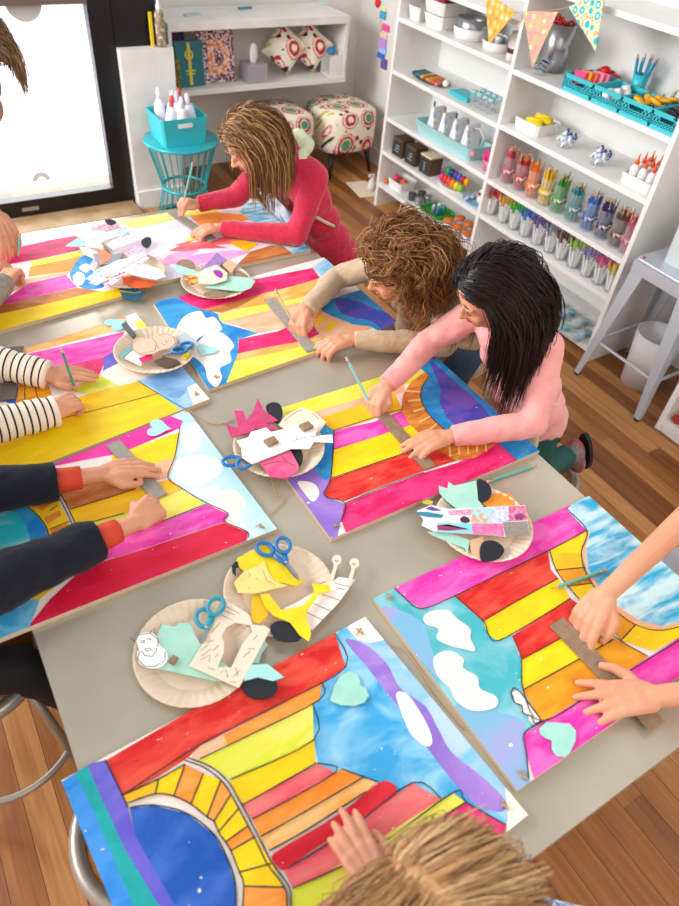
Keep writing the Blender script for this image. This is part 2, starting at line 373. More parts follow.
# --- front painting (nearest edge of the table)
A_, B_, C_ = at(61.1, 780.5, ZP), at(365, 617, ZP), at(528, 815, ZP); D_ = A_+C_-B_
rays = [((123, 796), (127.9, 804)), ((158.9, 779.9), (155.5, 794.8)), ((185.3, 764.9), (173.9, 797.1)), ((203.7, 774.1), (191, 805)), ((220.9, 781), (207, 817.8)), ((231.3, 794.8), (214, 822.4)), ((238.2, 809.7), (218.6, 832.7)), ((248, 826.7), (225.4, 842.8)), ((255.5, 837.4), (230.8, 851.4)), ((271.6, 864.3), (239.4, 872.9)), ((284.5, 888), (243.7, 886.9)), ((291, 930), (241, 930))]
inner = [(130, 808.6), (154, 806), (186.5, 814), (214, 835), (227.8, 860), (235.9, 888), (235, 940)]
outer = [(188.8, 759.2), (209.5, 767.2), (227.8, 782.2), (241.6, 805.1), (260.9, 841.7), (271.6, 863.2), (288.8, 886.9), (291, 906), (292, 940)]
painting('front painting at the near table edge with a deep blue half circle', [A_, B_, C_, D_], [
    (SKY, [(335, 634.6), (365, 610), (540, 815), (503, 840), (506, 826), (465.5, 803), (453, 793.4), (440, 799), (413, 784), (399, 793), (379, 783), (363, 778), (341.5, 769.7), (336, 773), (318, 764), (314, 740), (312.7, 704.8), (319, 700.9), (322, 683.6), (345.8, 667.7)]),
    (SKYL, [(353, 622), (365, 610), (540, 815), (508, 822), (470, 790), (440, 750), (410, 700), (385, 668), (360, 640)]),
    (PUR, [(345, 640), (366, 645), (387, 664), (400, 688), (425, 706), (437.5, 727.5), (452, 752.7), (480, 775), (505, 800), (500, 812), (470, 800), (429.5, 751), (397.7, 706), (384.5, 690), (368.5, 669)], 1),
    (CLOUD, [(396, 694), (407, 694), (420, 712), (429.5, 730), (432, 743), (425.6, 746), (412, 735.4), (403, 717)], 1),
    (CLOUD, [(347, 628), (365, 610), (385, 640), (370, 643), (358, 640)]), (CLOUD, [(505, 786), (540, 815), (505, 842), (500, 833), (508, 820)]),
    (RED, [(105.7, 760.6), (345, 620), (335, 634.6), (345.8, 667.7), (322, 683.6), (286, 702), (200, 746), (187.9, 758), (158, 777), (123, 796.4)]),
    (ORG, [(322, 683.6), (319.3, 700.9), (286, 718), (228, 748), (224, 735), (286, 702)]), (PEACH, [(228, 748), (200, 760), (190.5, 759.3), (200, 746), (224, 735)]),
    (YEG, [(312.7, 704.8), (314, 740.6), (230.5, 780.4), (215, 768), (200, 763), (200, 760), (286, 718)]),
    (YEL, [(314, 740.6), (315.3, 764.5), (253, 800), (242.6, 805.2), (229.7, 781.5)]),
    (ROSE, [(317.8, 764.3), (336, 773), (252.3, 820.2), (242.6, 805.2)]), (ORG, [(341.5, 769.7), (363, 778.3), (260.9, 837.4), (252.3, 820.2), (300, 795), (336, 773)]),
    (ORP, [(363, 778.3), (376.3, 781.7), (366, 792.3), (306, 831), (269.5, 851.4), (260.9, 837.4)]),
    (RED2, [(271.6, 856.8), (284, 847), (320, 826), (350, 806), (379, 783), (391, 783), (397, 790), (392, 800), (366, 816), (310, 852), (286.7, 869.7), (278, 867.5)], 1),
    (ROSE, [(412.5, 783.5), (440.8, 799.4), (400, 826), (323, 876), (293, 889), (284, 871), (366, 817)]),
    (YEG, [(453, 793.4), (465.5, 803), (400, 845), (340, 888), (300, 920), (291, 906), (293, 889), (323, 876), (400, 826), (440.8, 799.4)]),
    (CRIM, [(465.5, 803), (506, 826), (503, 836), (430, 885), (340, 960), (296, 930), (340, 888), (400, 845)]),
    (BLUE, [(50, 790), (75.2, 774), (90, 802.8), (133.6, 906), (160, 970), (80, 970)]), (TUR, [(75.2, 774), (87, 765), (103.8, 802.8), (124.5, 848.8), (159, 906), (190, 970), (160, 970), (133.6, 906), (90, 802.8)]),
    (INDI, [(87, 765), (105.7, 760.6), (123, 796.4), (128, 808), (136, 837), (159, 878.6), (175, 906), (200, 970), (190, 970), (159, 906), (124.5, 848.8), (103.8, 802.8)]),
    (DBLUE, [(130, 808.6), (154, 806), (186.5, 814), (214, 835), (227.8, 860), (235.9, 888), (235, 970), (200, 970), (175, 906), (159, 878.6), (136, 837)])]
    + wedge(rays, [GOLD, YEL, ORG, YEL, ORG, YEL, YEL, ORG, YEL, YEL, ORG]),
    [inner, outer, [(x-4, y+2) for x, y in outer]] + [[a, b] for a, b in rays[1:]] + [[a for a, b in rays[:3]], [b for a, b in rays],
     [(105.7, 760.6), (123, 796.4), (128, 808)], [(335, 634.6), (345.8, 667.7), (286, 702), (200, 746), (123, 796.4)], [(322, 683.6), (319.3, 700.9), (250, 736), (200, 760)],
     [(312.7, 704.8), (314, 740.6), (230.5, 780.4)], [(315.3, 764.5), (253, 800), (242.6, 805.2)], [(315, 764), (336, 773), (252.3, 820.2)], [(341.5, 769.7), (378, 783)], [(363, 778.3), (306, 812), (260.9, 837.4)], [(366, 792.3), (306, 831), (269.5, 851.4)],
     [(286.7, 869.7), (350, 830), (412.5, 783.5), (440.8, 799.4)], [(293, 889), (370, 852), (453, 793.4), (465.5, 803), (506, 826)], [(340, 888), (400, 845), (465.5, 803)]], [(359, 632), (503, 806)])
# --- right side, nearest
q = [(.532, .572), (1.133, .569), (1.135, .160), (.538, .157)]
rays = [((549.4, 551.5), (586.5, 531)), ((549.4, 553), (581, 553)), ((556, 570.9), (584.5, 568)), ((569, 586.8), (591, 584)), ((594.4, 617.3), (603, 603)), ((607.7, 625), (616, 612)), ((621, 641), (635.5, 625)), ((652.8, 651.7), (659, 631)), ((690, 632), (700, 620))]
painting('right-hand painting nearest the camera, turquoise sky with two white clouds', q, [
    (SEA, [(340, 600), (392, 580), (405, 599), (421.8, 609.5), (454.8, 596.5), (483, 621.7), (487.8, 634.2), (498.4, 641.3), (511, 635), (521, 660), (522.5, 690.7), (542, 722), (523.6, 734.3), (526, 753), (530, 800), (505, 815)]),
    (SEAP, [(455, 705), (500, 712), (524, 722), (523.6, 734.3), (526, 753), (530, 800), (505, 815), (480, 750)], 1), (SEAP, [(380, 608), (420, 620), (432, 650), (440, 680), (425, 665)], 1),
    (MAG, [(392.4, 587), (580, 495), (566.6, 509.9), (586.5, 531), (548, 551.5), (499, 574.8), (454.8, 596.5), (421.8, 609.5), (405, 599)]),
    (RED, [(454.8, 596.5), (499, 574.8), (548, 551.5), (550.7, 569.5), (558.6, 578.8), (499, 612), (483, 621.7)]),
    (YEL, [(483, 621.7), (499, 612), (558.6, 578.8), (570.6, 598.7), (540, 618), (511, 634.5), (498.4, 641.3), (487.8, 634.2)]),
    (RED, [(512.3, 635.8), (540, 618), (570.6, 598.7), (597, 618), (564, 637), (522, 660)]), (YEL, [(522, 660), (564, 637), (597, 618), (613, 641), (582.5, 658.3), (522.5, 690.7)]),
    (OCH, [(522.5, 690.7), (582.5, 658.3), (613, 638), (647.5, 657), (629, 670), (600, 688.3), (542.5, 722.5)]),
    (MAG, [(523.6, 734.3), (542.5, 722.5), (600, 688), (629, 670), (679, 638), (760, 590), (780, 640), (540, 800), (526, 753)]),
    (CLOUD, [(423, 617.7), (431, 611.5), (447.8, 610.7), (457, 619), (470, 629), (470, 638), (474.9, 650.7), (464, 649.5), (450, 646), (437, 639), (438.3, 629), (426.5, 624.8)], 1),
    (CLOUD, [(433.6, 657.8), (448, 651), (463, 659), (463, 668.4), (477, 677), (480, 689), (496, 697), (495, 708), (472, 711), (455, 700), (450, 689), (437, 675.5)], 1),
    (CLOUD, [(510.7, 693), (517.8, 690.2), (542.5, 721.3), (538, 724.8), (533, 724.4), (529, 721), (528, 716), (523, 714), (521, 711), (521, 706), (516, 704), (514, 701), (514, 697)]),
    (LAKE, [(566.6, 509.9), (590, 490), (760, 640), (740, 600), (700, 620), (679, 628), (663, 630), (634, 624), (609, 606), (594, 588), (584, 570), (581, 552), (586.5, 531)]),
    (PEACH, [(586.5, 531), (590, 533), (586, 547), (588, 570), (598, 587), (613, 604), (639, 621), (663, 627), (700, 616), (700, 622), (659, 632), (634, 625), (609, 608), (591, 585), (581, 552)])]
    + wedge(rays, [YEL, GOLD, OCH, YEL, GOLD, OCH, YEL, YEL]),
    [[(566.6, 509.9), (586.5, 531), (581, 552), (584, 570), (594, 588), (609, 606), (634, 625), (663, 631), (700, 620)], [(549.4, 551.5), (556, 571), (570, 590), (594.4, 617.3), (615.6, 638.5), (647.5, 657)], [(392.4, 587), (405, 599), (421.8, 609.5), (454.8, 596.5), (499, 574.8), (548, 551.5), (586.5, 531)],
     [(454.8, 596.5), (483, 621.7), (487.8, 634.2), (498.4, 641.3), (540, 618), (570, 599)], [(483, 621.7), (520, 600), (558, 579)], [(512, 636), (521, 660), (523, 691), (542, 722), (600, 688), (640, 665), (760, 590)], [(522, 660), (564, 637), (597, 618)], [(522.5, 690.7), (582, 658), (613, 640)],
     [(542, 722), (524, 734), (526, 753), (529, 785)], [(510.7, 693), (514, 703), (521, 706), (523, 714), (531, 717), (534, 724), (541, 722)], [(510.7, 693), (517, 690), (541, 721)]] + [[a, b] for a, b in rays[2:7]], [(389, 597), (521, 776)])
# --- right side, second (dark-haired girl)
q = [(.534, .737), (1.134, .737), (1.134, 1.158), (.534, 1.158)]
def bar(a, b, w):
    dx, dy = b[0]-a[0], b[1]-a[1]; l = math.hypot(dx, dy); nx, ny = -dy/l*w/2, dx/l*w/2
    return [(a[0]+nx, a[1]+ny), (b[0]+nx*.7, b[1]+ny*.7), (b[0]-nx*.7, b[1]-ny*.7), (a[0]-nx, a[1]-ny)]
CRB = paint('#f6cf95', '#f3bd70', 20, .3)
painting('painting under the dark-haired girl, yellow, pink and red bands beside a violet-blue lake', q, [
    (PUR, [(333, 560), (341, 520), (345, 504), (324, 496), (331, 478), (334, 431), (318, 418), (220, 430), (240, 520)]), (OCEAN, [(318, 418), (334, 431), (331, 470), (322, 478), (300, 440)], 1),
    (CLOUD, [(297.7, 481.9), (313, 483), (319.3, 492.9), (313, 501.7), (304.3, 492.9)], 1),
    (YEG, [(230, 420), (280, 395), (393, 360), (430, 345), (432, 360), (421, 369), (428, 377), (411, 382.5), (357, 399.5), (316, 412), (240, 436)]),
    (PEACH, [(240, 436), (316, 411), (357, 399.5), (404, 385), (404, 392), (324, 417.3), (240, 440)]), (GOLD, [(318, 419), (395, 394), (402, 410), (334, 431)]),
    (MAG, [(334, 431), (375, 421.7), (401, 411), (411, 425), (384, 434), (334, 449.8)]), (YEL, [(334, 450), (384, 434.5), (411, 425), (424, 438), (404, 454), (331, 478)]),
    (RED, [(329.7, 479.6), (404, 454), (424, 438), (438, 450), (456, 461), (421.4, 472), (390.5, 483), (344, 501.7), (324.2, 496.2)]),
    (CRIM, [(345, 504), (390.5, 485), (421, 474), (458, 463), (495, 441), (519, 462), (346, 533), (341, 520)]),
    (TANB, [(411, 382.5), (403, 395), (401, 411), (410, 425), (424, 438), (438, 450), (456, 461), (475, 458), (498, 443), (480, 430), (428, 370)]),
    ] + [(CRB, bar((403+4.6*k+.25*k*k, 391+10.5*k), (421.5+3.4*k+.35*k*k, 392.5+7.2*k), 2.2)) for k in range(6)] + [(CRB, bar((450+9*k, 457-1.2*k), (449+9*k, 438+.8*k), 2.2)) for k in range(5)] + [
    (OCEAN, [(420, 368.7), (436, 340), (560, 460), (517, 461), (495, 441), (480, 443), (464, 440), (444, 430), (428, 414), (421, 400), (422, 387), (430, 377)]),
    (VIOB, [(430, 362), (450, 378), (480, 405), (492, 425), (470, 425), (452, 424), (440, 405), (440, 388)], 1)],
    [[(334, 431), (384, 415), (402, 410)], [(345, 504), (390, 485), (424, 473)], [(331, 479), (404, 454)], [(341, 523), (345, 504), (324, 496), (331, 478), (334, 431)], [(429, 377), (422, 388), (421, 400), (428, 414), (444, 430), (464, 441), (495, 441)]]
    , [(337, 526)], lw=.0012)
# --- right side, third (curly-haired child)
q = [(.520, 1.745), (1.13, 1.79), (1.135, 1.35), (.504, 1.304)]
painting('painting under the curly-haired child, white clouds on blue', q, [
    (OCEAN, [(140, 295), (180, 290), (205, 308), (218, 314), (222, 323), (258, 333), (238, 340), (238, 353), (235, 362), (226, 384), (215, 395), (200, 400), (150, 330)]),
    (CLOUD, [(172, 352), (176, 330), (185, 316), (200, 311), (206, 318), (214, 317), (222, 328), (216, 333), (200, 337), (190, 350), (180, 358)], 1),
    (CLOUD, [(200, 340), (210, 332), (224, 334), (234, 345), (230, 352), (231, 362), (220, 368), (222, 378), (216, 387), (208, 380), (205, 368), (198, 360), (188, 352)], 1),
    (CRIM, [(170, 292), (205, 287), (246, 281), (312.5, 268), (320, 278), (290, 287), (265, 293), (230, 303), (202, 309.7), (186, 303)]),
    (BRN, [(202, 309.7), (230, 303), (265, 293), (262, 300), (222, 313)]), (ORP, [(262, 294), (290, 287), (318, 279), (335, 290), (283, 303), (225, 315)]),
    (YEG, [(218, 314), (250, 307), (283, 302), (330, 290), (330, 296), (281, 308), (225, 322), (220, 321)]),
    (PEACH, [(221, 322), (250, 315), (281, 307), (335, 294), (300, 325), (258, 333), (240, 327)]),
    (CRIM, [(238.5, 339.5), (277, 331.8), (298, 323), (309, 320), (320, 334), (300, 343), (270, 347), (238, 354)]),
    (ORP, [(238, 354), (270, 347), (300, 342), (325, 334), (325, 338), (300, 348), (282, 352), (235, 362)]),
    (YEG, [(235, 361.5), (282, 351.5), (300, 347), (345, 335), (385, 336), (390, 345), (330, 365), (210, 395), (226, 384)]),
    (PEACH, [(308, 318), (318, 307), (324, 311), (333, 317), (353, 325), (372, 327), (352, 340), (330, 340), (318, 333)]),
    (ORG, [(305, 314), (317, 305), (324, 312), (314, 320)]), (YEL, [(313.5, 321.8), (323, 316), (327, 319.9), (316.4, 325)]), (YEL, [(324, 330.4), (330.7, 320.8), (337.4, 322.8), (328.8, 333.3)]),
    (OCEAN, [(319, 306.5), (331, 300), (351, 293), (380, 285), (450, 290), (460, 340), (398, 340), (383, 334), (370, 326.6), (352.8, 324.7), (333, 317), (323, 312)]),
    (VIOB, [(335, 300), (355, 301), (372, 308), (395, 318), (400, 330), (385, 332), (372, 322), (352, 318), (340, 312)], 1), (SKYL, [(312, 268), (340, 250), (360, 262), (345, 275), (325, 280)])],
    (), [(217, 378)])
# --- right side, furthest (girl in red)
q = [(.50, 2.29), (1.115, 2.29), (1.115, 1.852), (.50, 1.852)]
painting('furthest right painting under the girl in red, pink finger stripes and orange squares', q, [
    (LILAC, [(100, 225), (200, 200), (320, 240), (310, 260), (170, 290)]),
    (YEG, [(115, 222), (130, 214), (190, 200), (235, 203), (215, 212), (190, 216), (165, 222), (135, 229)]), (paint('#fbe67a', '#fdf0b0', 8, .5), [(115, 222), (130, 214), (190, 200), (215, 203), (195, 212), (165, 221), (135, 228)]),
    (ORG, [(190, 216), (215, 212), (235, 214), (250, 219), (200, 226)]), (YEG, [(185, 239), (200, 236), (202, 239), (185, 243)]),
    (paint('#f58fd0', '#f9b5de', 9, .5), [(160, 264), (167, 256), (185, 250), (200, 250), (190, 256), (215, 252), (235, 250), (250, 252), (225, 262), (185, 267)]), (ROSE, [(168, 251), (180, 246), (174, 245), (195, 240), (190, 243), (225, 237), (245, 240), (235, 244), (215, 245), (228, 248), (200, 249), (185, 252)]),
    (BRN, [(237, 265), (250, 252), (270, 246), (290, 245), (302, 255), (280, 262)]), (GOLD, [(229, 243), (240, 240), (259, 244), (247, 252)]), (ORG, [(215, 220), (240, 214), (250, 219), (230, 225)]),
    (LAKE, [(245, 203), (262, 203), (318, 252), (300, 262), (288, 250), (272, 240), (256, 225), (240, 212)])], (), ())
# --- left side, nearest (navy sleeves)
q = [(-.155, 1.165), (.424, 1.254), (.446, .813), (-.155, .813)]
bars = [[(100, 310), (195, 260), (215, 275), (120, 330)], [(150, 340), (230, 280), (255, 320), (190, 370)], [(200, 400), (270, 365), (280, 390), (215, 430)], [(230, 450), (310, 430), (315, 455), (235, 480)], [(250, 500), (330, 490), (340, 520), (255, 530)], [(230, 570), (320, 560), (335, 590), (230, 610)], [(20, 300), (70, 275), (70, 300), (30, 325)]]
bars = [[(u/4.527, 430+v/4.527) for u, v in b] for b in bars]
painting('painting under the navy sleeves, round turquoise sun with orange rays, magenta and crimson bands', q, [
    (PALEB, [(186, 400), (290, 540), (240, 560), (245, 543), (248, 533), (228.7, 515), (205, 503), (182, 489), (168, 478), (175, 457), (180, 435), (182, 421), (167, 416)]),
    (CLOUD, [(184, 428), (192, 423), (201, 424), (203, 436), (197, 450), (187, 450), (181, 441)], 1), (CLOUD, [(173, 470), (180, 459), (200, 455), (212, 457), (222, 463), (220, 474), (202, 485), (184, 484)], 1), (CLOUD, [(208, 500), (216, 494), (230, 489), (243, 497), (245, 508), (234, 511), (222, 514), (212, 509)], 1),
    (paint('#f0289a', '#f53fae', 8, .5), [(-60, 480), (40, 453), (106, 436), (167, 415), (183, 421), (180, 428), (131, 449), (112, 455), (75, 462), (-60, 490)]),
    (YEL, [(112, 455), (131, 449), (179.7, 432), (175.5, 457.4), (146, 466), (112, 472)]), (PEACH, [(140, 468), (175.5, 457.4), (168, 478), (150, 482), (130, 480)]),
    (GOLD, [(0, 495), (53, 484), (120, 470), (146, 467), (140, 480), (58, 493)]), (BRN, [(58, 492), (95, 484), (140, 478), (136, 490), (71, 510)]),
    (GOLD, [(68.5, 510.6), (135, 490), (170, 479), (182.5, 489.5), (124, 514), (77, 527)]), (YEG, [(77, 527), (124, 514), (183, 491), (205, 503.5), (136, 532), (85, 550)]),
    (MAG, [(136, 532), (207.7, 505), (228.7, 514.7), (224.5, 522), (133.6, 552.5), (85, 566), (84, 551)]),
    (paint('#d60f35', '#e0204c', 8, .5), [(224.5, 523), (248, 533), (245.5, 543), (130, 600), (10, 650), (50, 600), (85, 567), (134, 553)]),
    (SKY, [(-80, 600), (0, 600), (40, 600), (25, 640), (-80, 680)]),
    (GOLD, [(-90, 510), (0, 492), (26.5, 485), (50.8, 487.4), (64, 511.7), (81.7, 551.5), (75, 570), (40, 600), (-90, 600)])]
    + [(paint('#e2802a', '#ee9440', 18, .5), b) for b in bars] + [
    (OCEAN, [(-60, 505), (0, 500.7), (17.7, 503), (35, 514), (46, 529), (47.5, 545), (42, 562), (30, 572), (-10, 585), (-60, 590), (-80, 540)], 1), (paint('#25b3c4', '#9fdde0', 8, .9, 2), [(-40, 515), (5, 510), (22, 520), (30, 540), (26, 560), (0, 570), (-30, 560)], 1)],
    [[(0, 500), (17.7, 502.5), (35.5, 513.5), (47, 529), (48.5, 545), (43, 562), (32, 573)], [(52, 486), (66, 511), (82, 548)], [(55, 485.5), (69, 510), (85, 547)], [(71, 510), (135, 490)], [(77, 527), (124, 514)], [(180, 428), (175, 457), (168, 478), (182, 489), (205, 503), (228, 514), (224, 522), (248, 533), (245, 543)], [(136, 532), (207, 505)], [(26, 486), (50, 487)], [(50, 512), (58, 506)], [(50, 530), (70, 522)]], [(187, 411), (261, 527)])
# --- left side, second (striped sleeves)
a0, a1, a2 = at(208.5, 403.5, ZP), at(190, 338, ZP), at(0, 488, ZP)
q = [(-.118, 1.19), (.490, 1.266), (.455, 1.715), (-.145, 1.62)]
painting('painting under the striped sleeves, orange and pink bands above two long yellow bands', q, [
    (ORP, [(-60, 360), (0, 340), (125, 312), (127, 328), (20, 355), (-60, 376)]), (paint('#f29440', '#f8b67c', 9, .5), [(-60, 365), (0, 348), (90, 330), (40, 345), (-60, 370)]),
    (MAG, [(-20, 372), (10, 358), (124, 332), (118, 352), (104, 357), (60, 368), (0, 378)]), (CRIM, [(57.4, 368), (104, 357.3), (105, 361), (99.6, 374.6), (69, 377)]), (INDI, [(104, 357), (118, 350), (125, 356), (118, 366), (103, 372)]),
    (CLOUD, [(100, 376), (105, 370), (125, 360), (140, 378), (118, 386)]), (YEG, [(70, 390), (99.6, 374.6), (118.7, 386), (88, 394.7)]),
    (YEG, [(134, 322), (152, 317.7), (155, 324), (143, 334)]), (PUR, [(150, 312), (162, 305), (165, 318), (156, 322)]),
    (GOLD, [(40, 405), (90, 394.5), (137.5, 381.7), (158, 394), (57.4, 420), (20, 428)]), (YEL, [(-60, 460), (0, 435), (57, 420), (158, 394), (184, 409), (190, 420), (0, 510), (-60, 500)]),
    (SKYL, [(138, 381), (165, 370), (188, 350), (220, 400), (183, 412), (158, 394)]), (paint('#6f9fd4', '#a9cbe8', 7, .9, 1.5), [(145, 380), (170, 372), (188, 366), (192, 378), (180, 398), (160, 393)], 1),
    (CLOUD, [(187, 388), (204, 380), (225, 400), (195, 410)]),
    (DBLUE, [(5, 402), (11.5, 386), (18, 386), (19.5, 397), (15, 406)]), (mat('brown paint', '#6d5850', .7, c2='#8a7566', scale=30), [(-60, 395), (0, 383), (11, 386), (7, 402), (-60, 412)]), (OCH, [(19, 386), (48, 385), (52, 396), (25, 404), (16, 404)])],
    [[(57, 420), (110, 407), (158, 394)], [(137, 381), (158, 394), (184, 409)], [(25, 388), (25, 402)], [(35, 386), (38, 400)]], [(196, 394)])
# --- left side, furthest (grey sleeve)
u = V((.993, .116)); v = V((-.116, .993)); c = V((.508, 1.822))
q = [tuple(c-u*.60), tuple(c), tuple(c+v*.43), tuple(c-u*.60+v*.43)]
painting('furthest left painting under the grey sleeve, crimson, orange, magenta and yellow bands', q, [
    (CRIM, [(0, 252), (25, 244), (75, 236), (90, 245), (76.6, 251), (34.5, 260), (0, 266)]), (YEG, [(30, 261), (80, 251), (84, 256), (32, 267)]), (ORG, [(30, 267), (83, 256), (76, 262), (71, 271), (28, 277)]), (PEACH, [(10, 282), (71, 271), (66, 277), (20, 288)]),
    (MAG, [(-5, 306), (28, 284), (66, 275), (77, 287), (33, 298), (-5, 310)]), (BRN, [(-10, 308), (33, 298), (78, 287.5), (105, 292), (33, 308), (-10, 322)]), (YEL, [(-40, 330), (0, 314), (33, 307), (105, 290), (126, 284), (150, 296), (0, 340)]),
    (LILAC, [(68, 277), (76, 262), (84, 254), (130, 235), (150, 280), (105, 292), (78, 288)]), (OCEAN, [(70, 277), (76, 262), (86, 255), (93, 258), (90, 268), (98, 275), (104, 287), (84, 289)], 1), (CLOUD, [(73, 277), (79, 272), (85, 277), (82, 285), (76, 285)], 1), (CLOUD, [(79, 268), (86, 264), (91, 268), (86, 273)], 1),
    (OCEAN, [(118, 290), (130, 280), (150, 285), (142, 294)])], (), ())
# ------------------------------------------------------------------ people
SKIN = mat('skin light', '#dda07f', .55, c2='#d08b6c', scale=9, lo=.3, hi=.8)
SKIN.node_tree.nodes['Principled BSDF'].inputs['Subsurface Weight'].default_value = .12
SKIN.node_tree.nodes['Principled BSDF'].inputs['Subsurface Radius'].default_value = (.02, .008, .004)
SKIN.node_tree.nodes['Principled BSDF'].inputs['Subsurface Scale'].default_value = .3
LIPM = mat('lip pink', '#c9696a', .5)
SPEC = mat('knit dummy', '#888888')
def frame(face, up=V((0, 0, 1))):
    f = V(face).normalized(); r = f.cross(V(up)).normalized(); u = r.cross(f).normalized()
    return r, f, u
def hand(mb, m, wrist, d, nrm, side, size=1.0, curl=(.25, .3, .35, .45), thumb=.6, spread=.15, tin=.2):
    """wrist, direction of the fingers, back-of-hand normal, side the thumb is on (vector)"""
    d = V(d).normalized(); n = V(nrm); n = (n-d*n.dot(d)).normalized(); s = d.cross(n)
    if s.dot(V(side)) < 0: s = -s
    w = V(wrist); k = size
    # palm: several overlapping rounded bars
    for i, off in enumerate((.0215, .0075, -.0075, -.0205)):
        b = w+s*off*.62*k+d*.004*k; e = w+s*off*k+d*(.056-.003*abs(i-1))*k+n*.001*k
        mb.chain([b, (b+e)/2+n*.002*k, e], [.0125*k, .012*k, .0095*k], m, 8)
    L = (.054, .060, .055, .043)
    tips = []
    for i, off in enumerate((.0215, .0075, -.0075, -.0205)):
        p = w+s*off*k+d*(.056-.003*abs(i-1))*k
        dd = (d+s*(off/.02)*spread).normalized(); c = curl[i]; pts = [p]; seg = [L[i]*.45*k, L[i]*.31*k, L[i]*.26*k]
        for j in range(3):
            a = c*(1.0, 1.15, .75)[j]
            dd = (dd*math.cos(a)-n*math.sin(a)).normalized() if j == 0 else dd
            if j:
                ax = dd.cross(-n)
                if ax.length > 1e-3: dd = Matrix.Rotation(a, 3, ax.normalized()) @ dd
            p = p+dd*seg[j]; pts.append(p)
        mb.chain(pts, [.0085*k, .0078*k, .0070*k, .0058*k], m, 8); tips.append(p)
    b = w+s*.016*k+d*.012*k-n*.004*k
    t1 = b+(d*.5+s*(.8-thumb*.35)-n*.25*thumb).normalized()*.026*k
    t2 = t1+(d*.85+s*(.5-thumb*.8)-n*.3*thumb).normalized()*.022*k
    t3 = t2+(d*.9+s*(.2-thumb*.9)-n*tin).normalized()*.018*k
    mb.chain([b, t1, t2, t3], [.0125*k, .0105*k, .0085*k, .0068*k], m, 8)
    return tips, t3
def remesh(o, vox, sm=4, fac=.5):
    r = o.modifiers.new('remesh', 'REMESH'); r.mode = 'VOXEL'; r.voxel_size = vox; r.use_smooth_shade = True
    if sm:
        s = o.modifiers.new('smooth', 'SMOOTH'); s.iterations = sm; s.factor = fac
def wrinkle(o, strength, size):
    t = bpy.data.textures.new('folds', 'CLOUDS'); t.noise_scale = size; t.noise_depth = 2
    d = o.modifiers.new('folds', 'DISPLACE'); d.texture = t; d.strength = strength; d.mid_level = .5; d.texture_coords = 'LOCAL'
